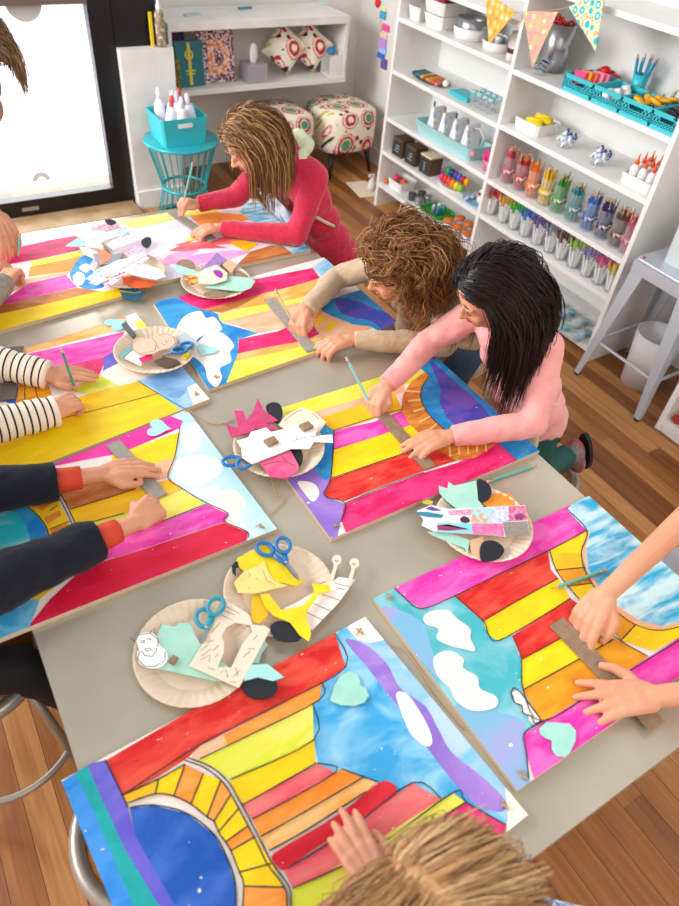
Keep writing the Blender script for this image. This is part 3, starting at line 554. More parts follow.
def hair(parent, c, fr, R, cols, n, L, style, seed=0, part=0.0, face_gap=.75, r0=.0013, balls=(), back=0, curl=0, cf=60, gpull=.42, clump=.6, lift=1.0, name='hair', minup=-.25, wind=V((0,0,0)), toss=0.0, face=.72, sidev=.7, fl=.42):
    """locks of hair: strands that leave the scalp at a parting, slide over the skull and hang"""
    r, f, u = fr; rnd = np.random.default_rng(seed)
    per = 10; ng = max(4, n//per); K = 16
    roots = []
    while len(roots) < ng:
        a = rnd.normal(size=3); a /= np.linalg.norm(a)
        x, y, z = a                                     # right, forward, up
        if z < minup: continue
        if y > .35 and z < face_gap-.25*abs(x): continue
        if y > 0 and z < .15 and abs(x) < .8: continue
        roots.append(a)
    c_ = np.array(c); RR = np.array(R); B = np.array([list(r), list(f), list(u)])
    allv = []; allf = []; mi = []; base = 0
    g = np.array([0, 0, -1.0])
    for gi, a in enumerate(roots):
        Lg = L*(.62+.5*rnd.random()); lay = 1.02+.12*rnd.random()*lift
        loc = a.copy(); side = 1 if a[0] > part else -1
        vl = a*.25+np.array([side*sidev, -.55-back, .15]); p = loc*1.0
        pw = (p*RR)@B; v = (vl@B); v /= np.linalg.norm(v)
        pts = [pw.copy()]; ds = Lg/K
        ph = rnd.random()*6.3; cfg = cf*(.8+.4*rnd.random())
        for i in range(K):
            v = v*.72+g*gpull*(.55+.45*i/K)+np.array(wind)*.1+rnd.normal(size=3)*toss; v /= np.linalg.norm(v)
            pw = pw+v*ds
            q = (B@pw)/RR
            if face and q[1] > .25 and abs(q[0]) < face and q[2] < face_gap+.1:
                q[0] = side*(abs(q[0])+(face-abs(q[0]))*.75); pw = (q*RR)@B
            if q[1] > fl and q[2] < face_gap and abs(q[0]) < 1.3 and abs(q[2]) < 1.5:
                q[1] = fl+(q[1]-fl)*.25; q[0] = side*max(abs(q[0]), .75); pw = (q*RR)@B
            ql = np.linalg.norm(q)
            if ql < lay: q = q/ql*lay; pn = (q*RR)@B; pw = pn
            ww = pw+c_
            for (bc, br) in balls:
                dd = ww-np.array(bc); l = np.linalg.norm(dd)
                if l < br+.008: ww = np.array(bc)+dd/l*(br+.008)
            pw = ww-c_
            if len(pts) > 1:
                v2 = pw-pts[-1]; l2 = np.linalg.norm(v2)
                if l2 > 1e-6: v = v2/l2
            pts.append(pw.copy())
        P = np.array(pts)
        T = np.gradient(P, axis=0); T /= np.linalg.norm(T, axis=1)[:, None]+1e-9
        ref = np.array([.3, .5, .8]); N1 = np.cross(T, ref); N1 /= np.linalg.norm(N1, axis=1)[:, None]+1e-9; N2 = np.cross(T, N1)
        tt = np.linspace(0, 1, K+1)
        if curl:
            am = curl*np.clip(tt*2.2, 0, 1)
            P = P+N1*(am*np.cos(tt*Lg*cfg+ph))[:, None]+N2*(am*np.sin(tt*Lg*cfg+ph))[:, None]
        for s in range(per):
            o1, o2 = rnd.normal(size=2)*.0085*(1.4 if style == 'fine' else 1); sp = 1-clump*tt
            jit = rnd.normal(size=(1, 3))*.004*tt[:, None]
            Q = P+N1*(o1*sp)[:, None]+N2*(o2*sp)[:, None]+jit+c_
            if curl: 
                ph2 = rnd.random()*6.3; Q = Q+N1*(.35*curl*np.sin(tt*Lg*cfg*1.3+ph2)*tt)[:, None]
            cut = K+1-int(rnd.integers(0, 4)); Q = Q[:cut]; m = len(Q)
            rr = r0*(1.0-.75*np.linspace(0, 1, m)**2)
            ring = []
            for k in range(3):
                an = 2.094*k; ring.append(Q+(N1[:m]*math.cos(an)+N2[:m]*math.sin(an))*rr[:, None])
            vv = np.stack(ring, 1).reshape(-1, 3); allv.append(vv)
            idx = np.arange(m-1)[:, None]*3+np.arange(3)[None]; idn = np.arange(m-1)[:, None]*3+(np.arange(3)[None]+1) % 3
            fc = np.stack([idx, idn, idn+3, idx+3], -1).reshape(-1, 4)+base
            allf.append(fc); mi.append(np.full(len(fc), int(rnd.choice(len(cols), p=[.5, .3, .2][:len(cols)] if len(cols) == 3 else None)))); base += m*3
    Vv = np.concatenate(allv); F = np.concatenate(allf); M = np.concatenate(mi)
    # a close scalp of the same hair under the strands
    mb = MB(); mb.ball((0, 0, 0), 1.0, cols[0], 28, 20); sv = np.array(mb.v)
    keep = [fi for fi in mb.f if all((sv[i][2] > minup-.12) and not (sv[i][1] > .30 and sv[i][2] < face_gap-.22*abs(sv[i][0])) and not (sv[i][1] > 0 and sv[i][2] < .1) for i in fi)]
    sw = ((sv*RR*1.085)@B)+c_
    o3 = V(c); loc0 = parent.matrix_basis.translation
    vs = np.concatenate([Vv, sw])-np.array(loc0); 
    me = bpy.data.meshes.new(name)
    faces = F.tolist()+[tuple(i+base for i in fi) for fi in keep]
    me.from_pydata(vs.tolist(), [], faces)
    for m_ in cols: me.materials.append(m_)
    me.polygons.foreach_set('material_index', M.tolist()+[0]*len(keep)); me.polygons.foreach_set('use_smooth', [True]*len(faces)); me.update()
    o = bpy.data.objects.new(name, me); COL.objects.link(o); o.parent = parent; return o
HS = .93
def person(label, base, head, face, up, neck, sh, el, wr, hands, pelvis, knees, ankles, top, pants, shoes=None, vox=.0032, sleeve_to=1.0, scale=1.0, cuff=None, stripes=None, bare_arm=False, chest=1.0, topwr=.006, long_top=.10, armr=1.0, slv=1.0):
    root = empty('person', base, 0, label, 'person')
    b3 = V(base); q = lambda p: V(p)-b3
    r, f, u = frame(face, up); hc = q(head); k = scale*HS
    mb = MB(); s = SKIN
    # head: cranium, face, jaw, nose, cheeks, ears
    mb.ball(hc+u*.012*k-f*.008*k, (.070*k, .088*k, .084*k), s, 24, 16, (r, f, u))
    mb.ball(hc-u*.030*k+f*.016*k, (.057*k, .062*k, .066*k), s, 20, 14, (r, f, u))
    mb.ball(hc-u*.073*k+f*.050*k, (.021*k, .020*k, .018*k), s, 12, 8, (r, f, u))
    mb.tube([hc+u*.002*k+f*.071*k, hc-u*.014*k+f*.082*k, hc-u*.028*k+f*.088*k], [.006*k, .008*k, .009*k], s, 8)
    mb.ball(hc-u*.029*k+f*.090*k, (.0115*k, .010*k, .009*k), s, 12, 8, (r, f, u))
    for sx in (-1, 1):
        mb.ball(hc-u*.030*k+f*.052*k+r*sx*.030*k, (.020*k, .019*k, .020*k), s, 12, 8, (r, f, u))
        mb.ball(hc-u*.032*k+f*.081*k+r*sx*.009*k, .0062*k, s, 8, 6)
        mb.ball(hc+u*.014*k+f*.066*k+r*sx*.028*k, (.019*k, .014*k, .008*k), s, 10, 8, (r, f, u))
        mb.ball(hc-u*.012*k-f*.006*k+r*sx*.070*k, (.009*k, .017*k, .024*k), s, 12, 8, (r, f, u))
    nk = q(neck); sL, sR = q(sh[0]), q(sh[1]); pv = q(pelvis)
    mb.chain([hc-u*.045*k-f*.018*k, nk], [.040*k, .038*k], s, 14)
    # torso under the clothes, legs
    mid = (nk+pv)/2; ax = (sR-sL).normalized()
    for t, w in ((.12, .052), (.3, .066), (.5, .066), (.72, .062), (.9, .070)):
        p = nk.lerp(pv, t)
        for o_ in (-.045, 0, .045): mb.ball(p+ax*o_*k*chest, w*.86*k*chest, s, 12, 8)
    mb.chain([sL, nk-V((0, 0, .02*k)), sR], [.036*k, .045*k, .036*k], s, 12)
    tips = []
    for i in (0, 1):
        mb.chain([q(sh[i]), q(el[i]), q(wr[i])], [.036*k*armr, .029*k*armr, .0195*k*armr], s, 12)
        h = hands[i]
        if h: 
            t_ = hand(mb, s, q(wr[i]), h[0], h[1], h[2], (h[3] if len(h) > 3 else 1.0)*k*1.12, **(h[4] if len(h) > 4 else {})); tips.append([[p+b3 for p in t_[0]], t_[1]+b3])
    hip = .055*k
    for i, sx in enumerate((-1, 1)):
        mb.chain([pv+ax*sx*hip, q(knees[i]), q(ankles[i])], [.055*k, .040*k, .028*k], s, 12)
        fd = V((f.x, f.y, 0)).normalized() if shoes is None or len(shoes) < 2 else V(shoes[1])
    body = mb.build('body', root, (0, 0, 0)); remesh(body, vox, 2, .5)
    # face details
    for sx in (-1, 1):
        mb = MB()
        e = hc-u*.004*k+f*.070*k+r*sx*.027*k
        mb.tube([e+r*sx*(-.012)*k+f*.004*k, e-u*.004*k+f*.0065*k, e+r*sx*.012*k+f*.001*k], [.0012*k, .0022*k, .0012*k], mat('eyelash dark', '#3a2720', .7), 6)
        mb.build('eyelash', root, (0, 0, 0), True)
    for sx in (-1, 1):
        mb = MB()
        e = hc+u*.018*k+f*.077*k+r*sx*.027*k
        mb.tube([e-r*sx*.014*k, e+u*.004*k, e+r*sx*.014*k-f*.007*k], [.0015*k, .0022*k, .001*k], mat('eyebrow brown', '#5d4030', .8), 6)
        mb.build('eyebrow', root, (0, 0, 0), True)
    e = hc-u*.050*k+f*.076*k
    mb = MB(); mb.tube([e-r*.015*k-f*.005*k, e+u*.001*k, e+r*.015*k-f*.005*k], [.002*k, .0045*k, .002*k], LIPM, 8)
    mb.tube([e-u*.006*k-r*.012*k-f*.004*k, e-u*.007*k, e-u*.006*k+r*.012*k-f*.004*k], [.002*k, .0045*k, .002*k], LIPM, 8)
    mb.build('lips', root, (0, 0, 0), True)
    # top
    mb = MB()
    hem = pv-V((0, 0, long_top*k))
    for t, w in ((.10, .058), (.28, .074), (.46, .076), (.66, .074), (.86, .080), (1.0, .082)):
        p = nk.lerp(pv, t)
        for o_ in (-.045, 0, .045): mb.ball(p+ax*o_*k*chest, w*k*chest, top, 14, 10)
    mb.chain([pv-ax*.03*k, hem-ax*.035*k], [.080*k, .088*k], top, 16); mb.chain([pv+ax*.03*k, hem+ax*.035*k], [.080*k, .088*k], top, 16)
    mb.chain([sL, nk-V((0, 0, .028*k)), sR], [.046*k, .054*k, .046*k], top, 14)
    arms = []
    for i in (0, 1):
        a, b_, c_ = q(sh[i]), q(el[i]), q(wr[i]); 
        if bare_arm: mb.chain([a, a.lerp(b_, .5)], [.046*k, .044*k], top, 14); continue
        e_ = b_.lerp(c_, sleeve_to)
        if stripes: arms.append((a, b_, e_)); mb.chain([a, a.lerp(b_, .3)], [.045*k, .036*k], top, 14)
        else: mb.chain([a, a.lerp(b_, .5), b_, b_.lerp(e_, .5)], [.046*k, .043*k*slv, .040*k*slv, .035*k*slv], top, 14); mb.tube([b_.lerp(e_, .4), e_], [.036*k*slv, .030*k*slv], top, 16)
    t_o = mb.build('top', root, (0, 0, 0)); remesh(t_o, topwr, 3, .5); wrinkle(t_o, .012*k, .05)
    for i, (a, b_, e_) in enumerate(arms):
        mb = MB(); P = []; R_ = []
        tot = (b_-a).length+(e_-b_).length; per = .0165; nst = int(tot/per*4)
        for j in range(nst+1):
            d = tot*j/nst; la = (b_-a).length
            t = d/tot; P.append((a*(1-t)*(1-t)+b_*2*t*(1-t)*1.0+e_*t*t) if False else (a.lerp(b_, d/la) if d < la else b_.lerp(e_, (d-la)/(tot-la))))
            R_.append((.047*(1-t)+.033*t)*k*slv+.0012*math.sin(j*.9)+.001*math.sin(j*.37))
        for it in range(12):
            P = [P[0]]+[(P[j-1]+P[j]*2+P[j+1])/4 for j in range(1, len(P)-1)]+[P[-1]]
        mb.tube(P, R_, stripes[0], 20); dk = mb.mi(stripes[1])
        for fi in range(len(mb.f)-2):
            if (fi//20) % 4 == 3: mb.m[fi] = dk
        mb.build('sleeve', root, (0, 0, 0), True)
    if cuff:
        for i in (0, 1):
            a, b_ = q(el[i]).lerp(q(wr[i]), sleeve_to-.02), q(el[i]).lerp(q(wr[i]), sleeve_to+.14)
            mb = MB(); mb.tube([a, a.lerp(b_, .5), b_], [.029*k, .028*k, .0265*k], cuff, 18); c_ = mb.build('cuff', root, (0, 0, 0), True); wrinkle(c_, .005, .02)
    mb = MB()
    mb.chain([pv-ax*.04*k, pv+ax*.04*k], [.078*k, .078*k], pants, 14)
    for i, sx in enumerate((-1, 1)):
        kn, an = q(knees[i]), q(ankles[i])
        mb.chain([pv+ax*sx*hip, kn, kn.lerp(an, .9)], [.067*k, .050*k, .040*k], pants, 14)
    o = mb.build('trousers', root, (0, 0, 0)); remesh(o, .008, 3); wrinkle(o, .012, .05)
    if shoes:
        for i in (0, 1):
            an = q(ankles[i]); sd, sn = V(shoes[1]).normalized(), V(shoes[2]).normalized()   # toe direction, up (away from the sole)
            rr = sd.cross(sn).normalized(); mb = MB()
            mb.ball(an-sn*.030*k+sd*.015*k, (.034*k, .065*k, .032*k), shoes[0], 18, 12, (rr, sd, sn))
            mb.ball(an-sn*.038*k+sd*.062*k, (.036*k, .048*k, .026*k), shoes[0], 18, 12, (rr, sd, sn))
            mb.chain([an-sn*.02*k, an+sn*.025*k], [.036*k, .037*k], shoes[0], 14)
            so = mb.build('shoe', root, (0, 0, 0)); remesh(so, .005, 2)
            mb = MB(); pts = []
            for a in range(20):
                t = 2*math.pi*a/20; x = math.sin(t)*(.034+.004*math.cos(t)); y = math.cos(t)*.085+.028; pts.append((x*k, y*k))
            base_ = an-sn*.064*k
            vs = [base_+rr*x+sd*y for x, y in pts]+[base_-sn*.012*k+rr*x+sd*y for x, y in pts]
            mb.add(vs, [tuple(range(20)), tuple(range(20, 40))[::-1]]+[(i, (i+1) % 20, 20+(i+1) % 20, 20+i) for i in range(20)], mat('shoe sole black', '#1b1819', .6)); mb.build('sole', so, (0, 0, 0))
    return root, (r, f, u), tips
def tube_obj(name, label, cat, a, b, rad, m, tip=None, end=None, group=None, seg=6):
    """a pencil: hexagonal shaft with sharpened wood tip, lead and eraser"""
    a, b = V(a), V(b); root = empty(name, (a+b)/2, 0, label, cat, group); c = (a+b)/2; a = a-c; b = b-c; d = (b-a).normalized()
    MB().tube([a+d*.016, b-d*.014], rad, m, seg).build('shaft', root, (0, 0, 0))
    MB().tube([a+d*.0165, a+d*.004], [rad*.98, rad*.3], mat('cedar wood', '#d6a878', .7), 10).build('wood_tip', root, (0, 0, 0))
    MB().tube([a+d*.0042, a], [rad*.3, .0003], end or DARKP, 6).build('lead', root, (0, 0, 0))
    MB().tube([b-d*.0145, b-d*.006], rad*1.08, STEEL, 10).tube([b-d*.0065, b], rad*.98, tip or mat('pink eraser', '#e79a8f', .7), 10).build('eraser', root, (0, 0, 0), True)
    return root
def hm(name, a, b, c, rough=.42):
    return [mat(name+' '+str(i), x, rough, spec=.35) for i, x in enumerate((a, b, c))]
up3 = V((0, 0, 1))
# ---- dark-haired girl in pink
PINK = mat('pink jersey', '#f0a9a4', .8, c2='#eb9d9a', scale=30, sheen=.2)
GRN = mat('dark green leggings', '#0f4f48', .7)
CREAM = mat('cream canvas apron', '#dccfb4', .85, c2='#d2c3a5', scale=25)
SHOE = mat('maroon patterned shoe', '#a5484e', .6, c2='#7c7a78', scale=40, lo=.45, hi=.5)
p3 = V((1.30, .93, 0))
w1 = at(384, 388, .80); w2 = at(446, 437, .788)
g3, fr3, t3 = person('girl with long dark hair and pink top, leaning over her painting', p3, at(492, 292, 1.09), (-.84, .30, -.48), (-.4, 0, .8), (1.13, .955, 1.045),
    [(1.17, 1.06, .98), (1.18, .85, .98)], [(1.07, 1.13, .86), (1.125, .775, .825)], [w1, w2],
    [(V((-.8, -.35, -.35)), V((-.3, .2, 1)), V((0, -1, 0)), .98, dict(curl=(.75, .8, .9, 1.0), thumb=1.0)), (V((-1, .12, -.06)), V((0, 0, 1)), V((0, 1, 0)), .98, dict(curl=(.2, .18, .25, .35), thumb=.5, spread=.14))],
    (1.30, .925, .69), [(1.27, 1.03, .49), (1.27, .83, .49)], [(1.44, .975, .52), (1.48, .865, .49)], PINK, GRN, (SHOE, (.28, -.1, -.95), (-.95, .1, -.28)), sleeve_to=.93, long_top=.03)
HD = hm('near black hair', '#1c0f0d', '#34150f', '#140b0a', .4)
hair(g3, at(492, 292, 1.09)+V((.002, 0, .006)), fr3, (.066, .084, .080), HD, 5600, .31, 'straight', 3, part=.05, r0=.0012, gpull=.5, clump=.75, balls=(((1.19, 1.06, .97), .05), ((1.2, .84, .97), .05)), back=.35, face_gap=.55, lift=.6, sidev=.5, fl=.35)
mb = MB()
mb.add([V(p)-p3 for p in ((1.18, .86, .93), (1.18, 1.03, .93), (1.215, 1.04, .80), (1.23, 1.04, .66), (1.24, 1.02, .52), (1.26, .84, .50), (1.235, .82, .66), (1.215, .83, .80))], [(0, 1, 2, 7), (7, 2, 3, 6), (6, 3, 4, 5)], CREAM)
ob = mb.build('apron', g3, (0, 0, 0), True); sd = ob.modifiers.new('s', 'SUBSURF'); sd.levels = sd.render_levels = 3; so_ = ob.modifiers.new('t', 'SOLIDIFY'); so_.thickness = .008; wrinkle(ob, .03, .04)
def waist(c, p0, tilt=.5):
    return [V(c)-p0+V((.080*math.cos(a), .116*math.sin(a), -.080*math.cos(a)*tilt)) for a in [2*math.pi*i/32 for i in range(32)]]
mb = MB(); mb.tube(waist((1.235, .938, .81), p3), .006, CREAM, 6, closed=True)
mb.build('apron_tie', g3, (0, 0, 0), True)
# ---- curly-haired child in beige
BEI = mat('beige ribbed knit', '#cbb190', .85, c2='#bfa383', scale=60, stretch=(1, 6, 1), sheen=.3, bump=.5)
JEAN = mat('blue denim', '#33465f', .85, c2='#2b3b52', scale=40)
p2 = V((1.32, 1.38, 0))
w1 = at(304, 312, .80); w2 = at(349, 340, .79)
g2, fr2, t2 = person('child with curly golden-brown hair and a beige knit jumper, bent low over the table', p2, at(397, 268, .985), (-.86, .30, -.40), (-.3, 0, .9), (1.17, 1.33, .94),
    [(1.20, 1.46, .91), (1.235, 1.25, .90)], [(1.065, 1.60, .80), (1.16, 1.165, .80)], [w1, w2],
    [(V((-.72, -.6, -.3)), V((-.4, .1, 1)), V((.2, -1, 0)), .98, dict(curl=(.75, .85, .95, 1.0), thumb=1.0)), (V((-1, .10, -.05)), V((0, 0, 1)), V((0, 1, 0)), .98, dict(curl=(.35, .45, .5, .55), thumb=.5))],
    (1.43, 1.36, .66), [(1.30, 1.47, .46), (1.30, 1.27, .46)], [(1.40, 1.46, .12), (1.40, 1.28, .12)], BEI, JEAN, (SHOE, (-1, 0, 0), (0, 0, 1)), sleeve_to=.95)
HC = hm('curly brown hair', '#84522c', '#bd8850', '#52311c', .45)
hair(g2, at(397, 268, .985)+V((.012, 0, .012)), fr2, (.078, .092, .088), HC, 4400, .17, 'fine', 7, part=0, r0=.0013, gpull=.34, clump=.15, curl=.017, cf=62, lift=1.6, back=.9, sidev=.5, fl=.2, face_gap=.45, toss=.16, balls=(((1.2, 1.43, .9), .06), ((1.22, 1.27, .9), .06)))
mb = MB(); BRNS = mat('taupe scarf', '#8b735c', .85, c2='#7a634e', scale=30)
sc = smooth_path([V(p)-p2 for p in ((1.12, 1.36, .90), (1.10, 1.32, .86), (1.12, 1.27, .86), (1.20, 1.24, .92), (1.26, 1.33, .97), (1.2, 1.40, .95))], 6, True)
mb.tube(sc, [.020+.006*math.sin(i*1.3) for i in range(len(sc))], BRNS, 12, closed=True); ob = mb.build('collar', g2, (0, 0, 0), True)
mb = MB(); mb.tube(smooth_path([V(p)-p2 for p in ((1.10, 1.30, .87), (1.08, 1.27, .84), (1.075, 1.24, .805))], 5), [.018]*6+[.026]*4+[.02], BRNS, 10, flat=.5); mb.build('collar_end', g2, (0, 0, 0), True)
# ---- girl in red
REDT = mat('cherry red knit', '#d2244a', .85, c2='#c61c42', scale=80, sheen=.3, bump=.3)
p1 = V((1.27, 2.02, 0))
w1 = at(197, 204, .80); w2 = at(219, 228, .79)
g1, fr1, t1 = person('girl in cherry-red top with light brown hair, at the far right', p1, at(251, 142, 1.09), (-.84, .1, -.52), (-.3, 0, .9), (1.08, 2.03, 1.05),
    [(1.13, 2.14, .985), (1.155, 1.91, .985)], [(1.00, 2.20, .82), (1.085, 1.90, .80)], [w1, w2],
    [(V((-.75, -.1, .35)), V((-.35, .1, 1)), V((.2, -1, .2)), .95, dict(curl=(.9, .95, 1.0, 1.1), thumb=1.0)), (V((-1, .14, -.04)), V((0, 0, 1)), V((0, 1, 0)), .95, dict(curl=(.35, .4, .45, .5), thumb=.5))],
    (1.29, 2.0, .66), [(1.16, 2.10, .42), (1.16, 1.92, .42)], [(1.30, 2.08, .10), (1.30, 1.94, .10)], REDT, JEAN, (SHOE, (-1, 0, 0), (0, 0, 1)), sleeve_to=.97, long_top=.16)
HL = hm('light brown hair', '#7d5634', '#c2925a', '#5c3d26', .4)
hair(g1, at(251, 142, 1.09)+V((.002, 0, .008)), fr1, (.068, .085, .082), HL, 4600, .20, 'straight', 11, part=.1, r0=.0014, gpull=.55, clump=.45, back=.1, face_gap=.5, balls=(((1.12, 2.12, .98), .045), ((1.13, 1.93, .98), .045)), toss=.03, lift=.4, sidev=.4, fl=.5)
mb = MB(); GSC = mat('pale green scarf', '#c3d3a6', .8, c2='#dfe3c8', scale=30)
sc = smooth_path([V(p)-p1 for p in ((1.02, 2.06, .99), (1.03, 1.98, .98), (1.12, 1.96, 1.03), (1.17, 2.03, 1.06), (1.1, 2.10, 1.04))], 6, True)
mb.tube(sc, [.024+.006*math.sin(i*1.7) for i in range(len(sc))], GSC, 12, closed=True); mb.build('scarf', g1, (0, 0, 0), True)
mb = MB(); mb.tube(waist((1.205, 2.015, .82), p1, .6), .006, CREAM, 6, closed=True); mb.build('apron_tie', g1, (0, 0, 0), True)
mb = MB(); AP1 = mat('blue splash apron', '#e9eef2', .7, c2='#6fb2dc', scale=28, lo=.45, hi=.6)
mb.add([V(p)-p1 for p in ((1.015, 1.97, .93), (1.015, 2.10, .93), (1.06, 2.13, .85), (1.10, 2.13, .77), (1.13, 1.91, .77), (1.08, 1.93, .85))], [(0, 1, 2, 5), (5, 2, 3, 4)], AP1)
ob = mb.build('apron', g1, (0, 0, 0), True); sd = ob.modifiers.new('s', 'SUBSURF'); sd.levels = sd.render_levels = 2; so_ = ob.modifiers.new('t', 'SOLIDIFY'); so_.thickness = .006
# ---- bare-armed child, right edge
GREY = mat('light grey cotton', '#c9ccd4', .8)
p4 = V((1.33, .22, 0))
w1 = at(604, 596, .81); w2 = at(652, 697, .788)
g4, fr4, t4 = person('bare-armed child at the lower right edge of the photo, hands pressing a cardboard strip', p4, (1.30, .16, 1.16), (-.7, .05, -.7), (-.3, 0, .9), (1.36, .17, 1.08),
    [(1.38, .30, 1.0), (1.38, .05, 1.0)], [(1.17, .37, .89), (1.10, .015, .85)], [w1, w2],
    [(V((-.85, -.25, -.42)), V((-.4, .2, 1)), V((.1, -1, 0)), 1.08, dict(curl=(.25, .35, .55, .7), thumb=.5, tin=.5)), (V((-.85, .45, -.06)), V((0, 0, 1)), V((.4, 1, 0)), 1.08, dict(curl=(.08, .12, .18, .25), thumb=-.2, spread=.2))],
    (1.42, .28, .62), [(1.26, .46, .46), (1.26, .30, .46)], [(1.12, .56, .10), (1.12, .42, .10)], GREY, GREY, (SHOE, (-1, 0, 0), (0, 0, 1)), bare_arm=True, armr=1.08)
hair(g4, (1.305, .16, 1.17), fr4, (.080, .096, .094), HC, 1600, .2, 'straight', 21)
# ---- child at the near edge (top of the head)
p0 = V((.30, -.03, 0))
wv = at(352, 842, .79)
g0, fr0, t0 = person('child with sandy blonde hair seen from above at the bottom edge', p0, at(436, 932, .955), (-.05, .62, -.78), (0, .3, .9), (.29, -.02, .92),
    [(.185, -.05, .86), (.395, -.05, .86)], [(.14, .07, .80), (.47, -.04, .80)], [at(378, 890, .80), (.42, .03, .785)],
    [(V((.02, 1, .02)), V((0, -.2, 1)), V((1, -.2, 0)), .95, dict(curl=(.15, .1, .15, .2), thumb=.4, spread=.10)), (V((-.3, 1, 0)), V((0, 0, 1)), V((-1, 0, 0)), 1.0, dict(curl=(.3, .3, .3, .3)))],
    (.30, -.16, .60), [(.22, .06, .44), (.38, .06, .44)], [(.22, -.02, .1), (.38, -.02, .1)], mat('blue patterned cotton', '#4c78ac', .8, c2='#e7eef5', scale=70, lo=.45, hi=.55), JEAN, (SHOE, (0, 1, 0), (0, 0, 1)), sleeve_to=.85)
HB = hm('sandy blonde hair', '#bd9060', '#dcb686', '#96704a', .45)
hair(g0, at(436, 932, .955)+V((0, -.004, .008)), fr0, (.071, .087, .080), HB, 6000, .22, 'straight', 5, part=-.05, r0=.0008, gpull=.4, clump=.1, lift=.9, toss=.03, face_gap=.1, fl=.9, sidev=.6, balls=(((.19, -.05, .85), .05), ((.39, -.05, .85), .05)))
# ---- navy-sleeved child, left
NAVY = mat('navy fleece', '#0a1024', .95, c2='#060b1a', scale=60, sheen=.06, bump=.5)
CORAL = mat('coral cuff', '#d8472a', .75)
BLKP = mat('black trousers', '#0c0c10', .8)
p5 = V((-.30, .93, 0))
w1 = at(104, 474, .79); w2 = at(137, 522, .805)
g5, fr5, t5 = person('child in navy fleece with coral cuffs, drawing at the left edge', p5, (-.30, .98, 1.16), (.7, 0, -.7), (.3, 0, .9), (-.36, .98, 1.08),
    [(-.37, .86, .99), (-.37, 1.11, .99)], [at(-12, 588, .835), (-.16, 1.13, .84)], [w2, w1],
    [(V((.85, .45, .0)), V((-.1, -.5, 1)), V((.1, 1, -.2)), .98, dict(curl=(.8, .95, 1.1, 1.2), thumb=1.0)), (V((1, -.08, -.04)), V((0, 0, 1)), V((0, -1, 0)), .98, dict(curl=(.15, .15, .18, .25), thumb=.4))],
    (-.27, .96, .60), [at(22, 668, .56), V((.02, 1.05, .56))], [V((.12, .80, .14)), V((.12, 1.05, .12))], NAVY, BLKP, (SHOE, (1, 0, 0), (0, 0, 1)), sleeve_to=.72, cuff=CORAL, slv=1.5)
hair(g5, (-.31, .98, 1.17), fr5, (.080, .096, .094), HL, 1600, .14, 'straight', 22)
# ---- striped-sleeved child
CRS = mat('cream jersey', '#f3e3d0', .8); STR = mat('navy stripe', '#20222e', .8)
p6 = V((-.32, 1.44, 0))
w1 = at(56, 411, .80); w2 = at(48, 375, .79)
g6, fr6, t6 = person('child in cream top with navy stripes, holding a green pencil', p6, (-.32, 1.42, 1.16), (.7, 0, -.7), (.3, 0, .9), (-.38, 1.42, 1.08),
    [(-.38, 1.31, .99), (-.38, 1.55, .99)], [at(-32, 432, .82), at(-45, 352, .83)], [w1, w2],
    [(V((.9, .40, -.05)), V((-.1, -.3, 1)), V((.1, 1, -.1)), .95, dict(curl=(.75, .9, 1.0, 1.1), thumb=1.0)), (V((1, -.25, -.04)), V((0, 0, 1)), V((0, -1, 0)), .95, dict(curl=(.05, .08, .12, .2), thumb=.3, spread=.16))],
    (-.42, 1.42, .64), [(-.20, 1.34, .47), (-.20, 1.52, .47)], [(-.28, 1.34, .12), (-.28, 1.52, .12)], CRS, JEAN, (SHOE, (1, 0, 0), (0, 0, 1)), sleeve_to=1.0, stripes=(CRS, STR), slv=1.2)
hair(g6, (-.33, 1.42, 1.17), fr6, (.080, .096, .094), HC, 1600, .2, 'straight', 23)
# ---- grey-sleeved child, far left
GRS = mat('grey marl jersey', '#8f8a80', .85, c2='#a29c90', scale=70)
p7 = V((-.24, 2.0, 0))
w1 = at(17, 283, .80); w2 = at(-16, 280, .80)
g7, fr7, t7 = person('child with a grey marl sleeve at the far left of the table', p7, (-.26, 1.93, 1.18), (.7, 0, -.7), (.3, 0, .9), (-.32, 1.93, 1.1),
    [(-.32, 1.82, 1.0), (-.32, 2.05, 1.0)], [(.04, 1.80, .82), (-.12, 2.10, .86)], [(.165, 1.96, .80), (.10, 2.10, .80)],
    [(V((.5, .75, .05)), V((-.2, -.1, 1)), V((-.5, .8, -.1)), .95, dict(curl=(.9, 1.0, 1.1, 1.2), thumb=1.0)), (V((1, -.1, -.04)), V((0, 0, 1)), V((0, -1, 0)), .95, dict(curl=(.3, .3, .3, .4)))],
    (-.34, 1.95, .64), [(-.16, 1.87, .47), (-.16, 2.04, .47)], [(-.22, 1.87, .12), (-.22, 2.04, .12)], GRS, JEAN, (SHOE, (1, 0, 0), (0, 0, 1)), sleeve_to=.95, slv=1.15)
hair(g7, (-.27, 1.93, 1.19), fr7, (.080, .096, .094), HL, 1400, .18, 'straight', 24)
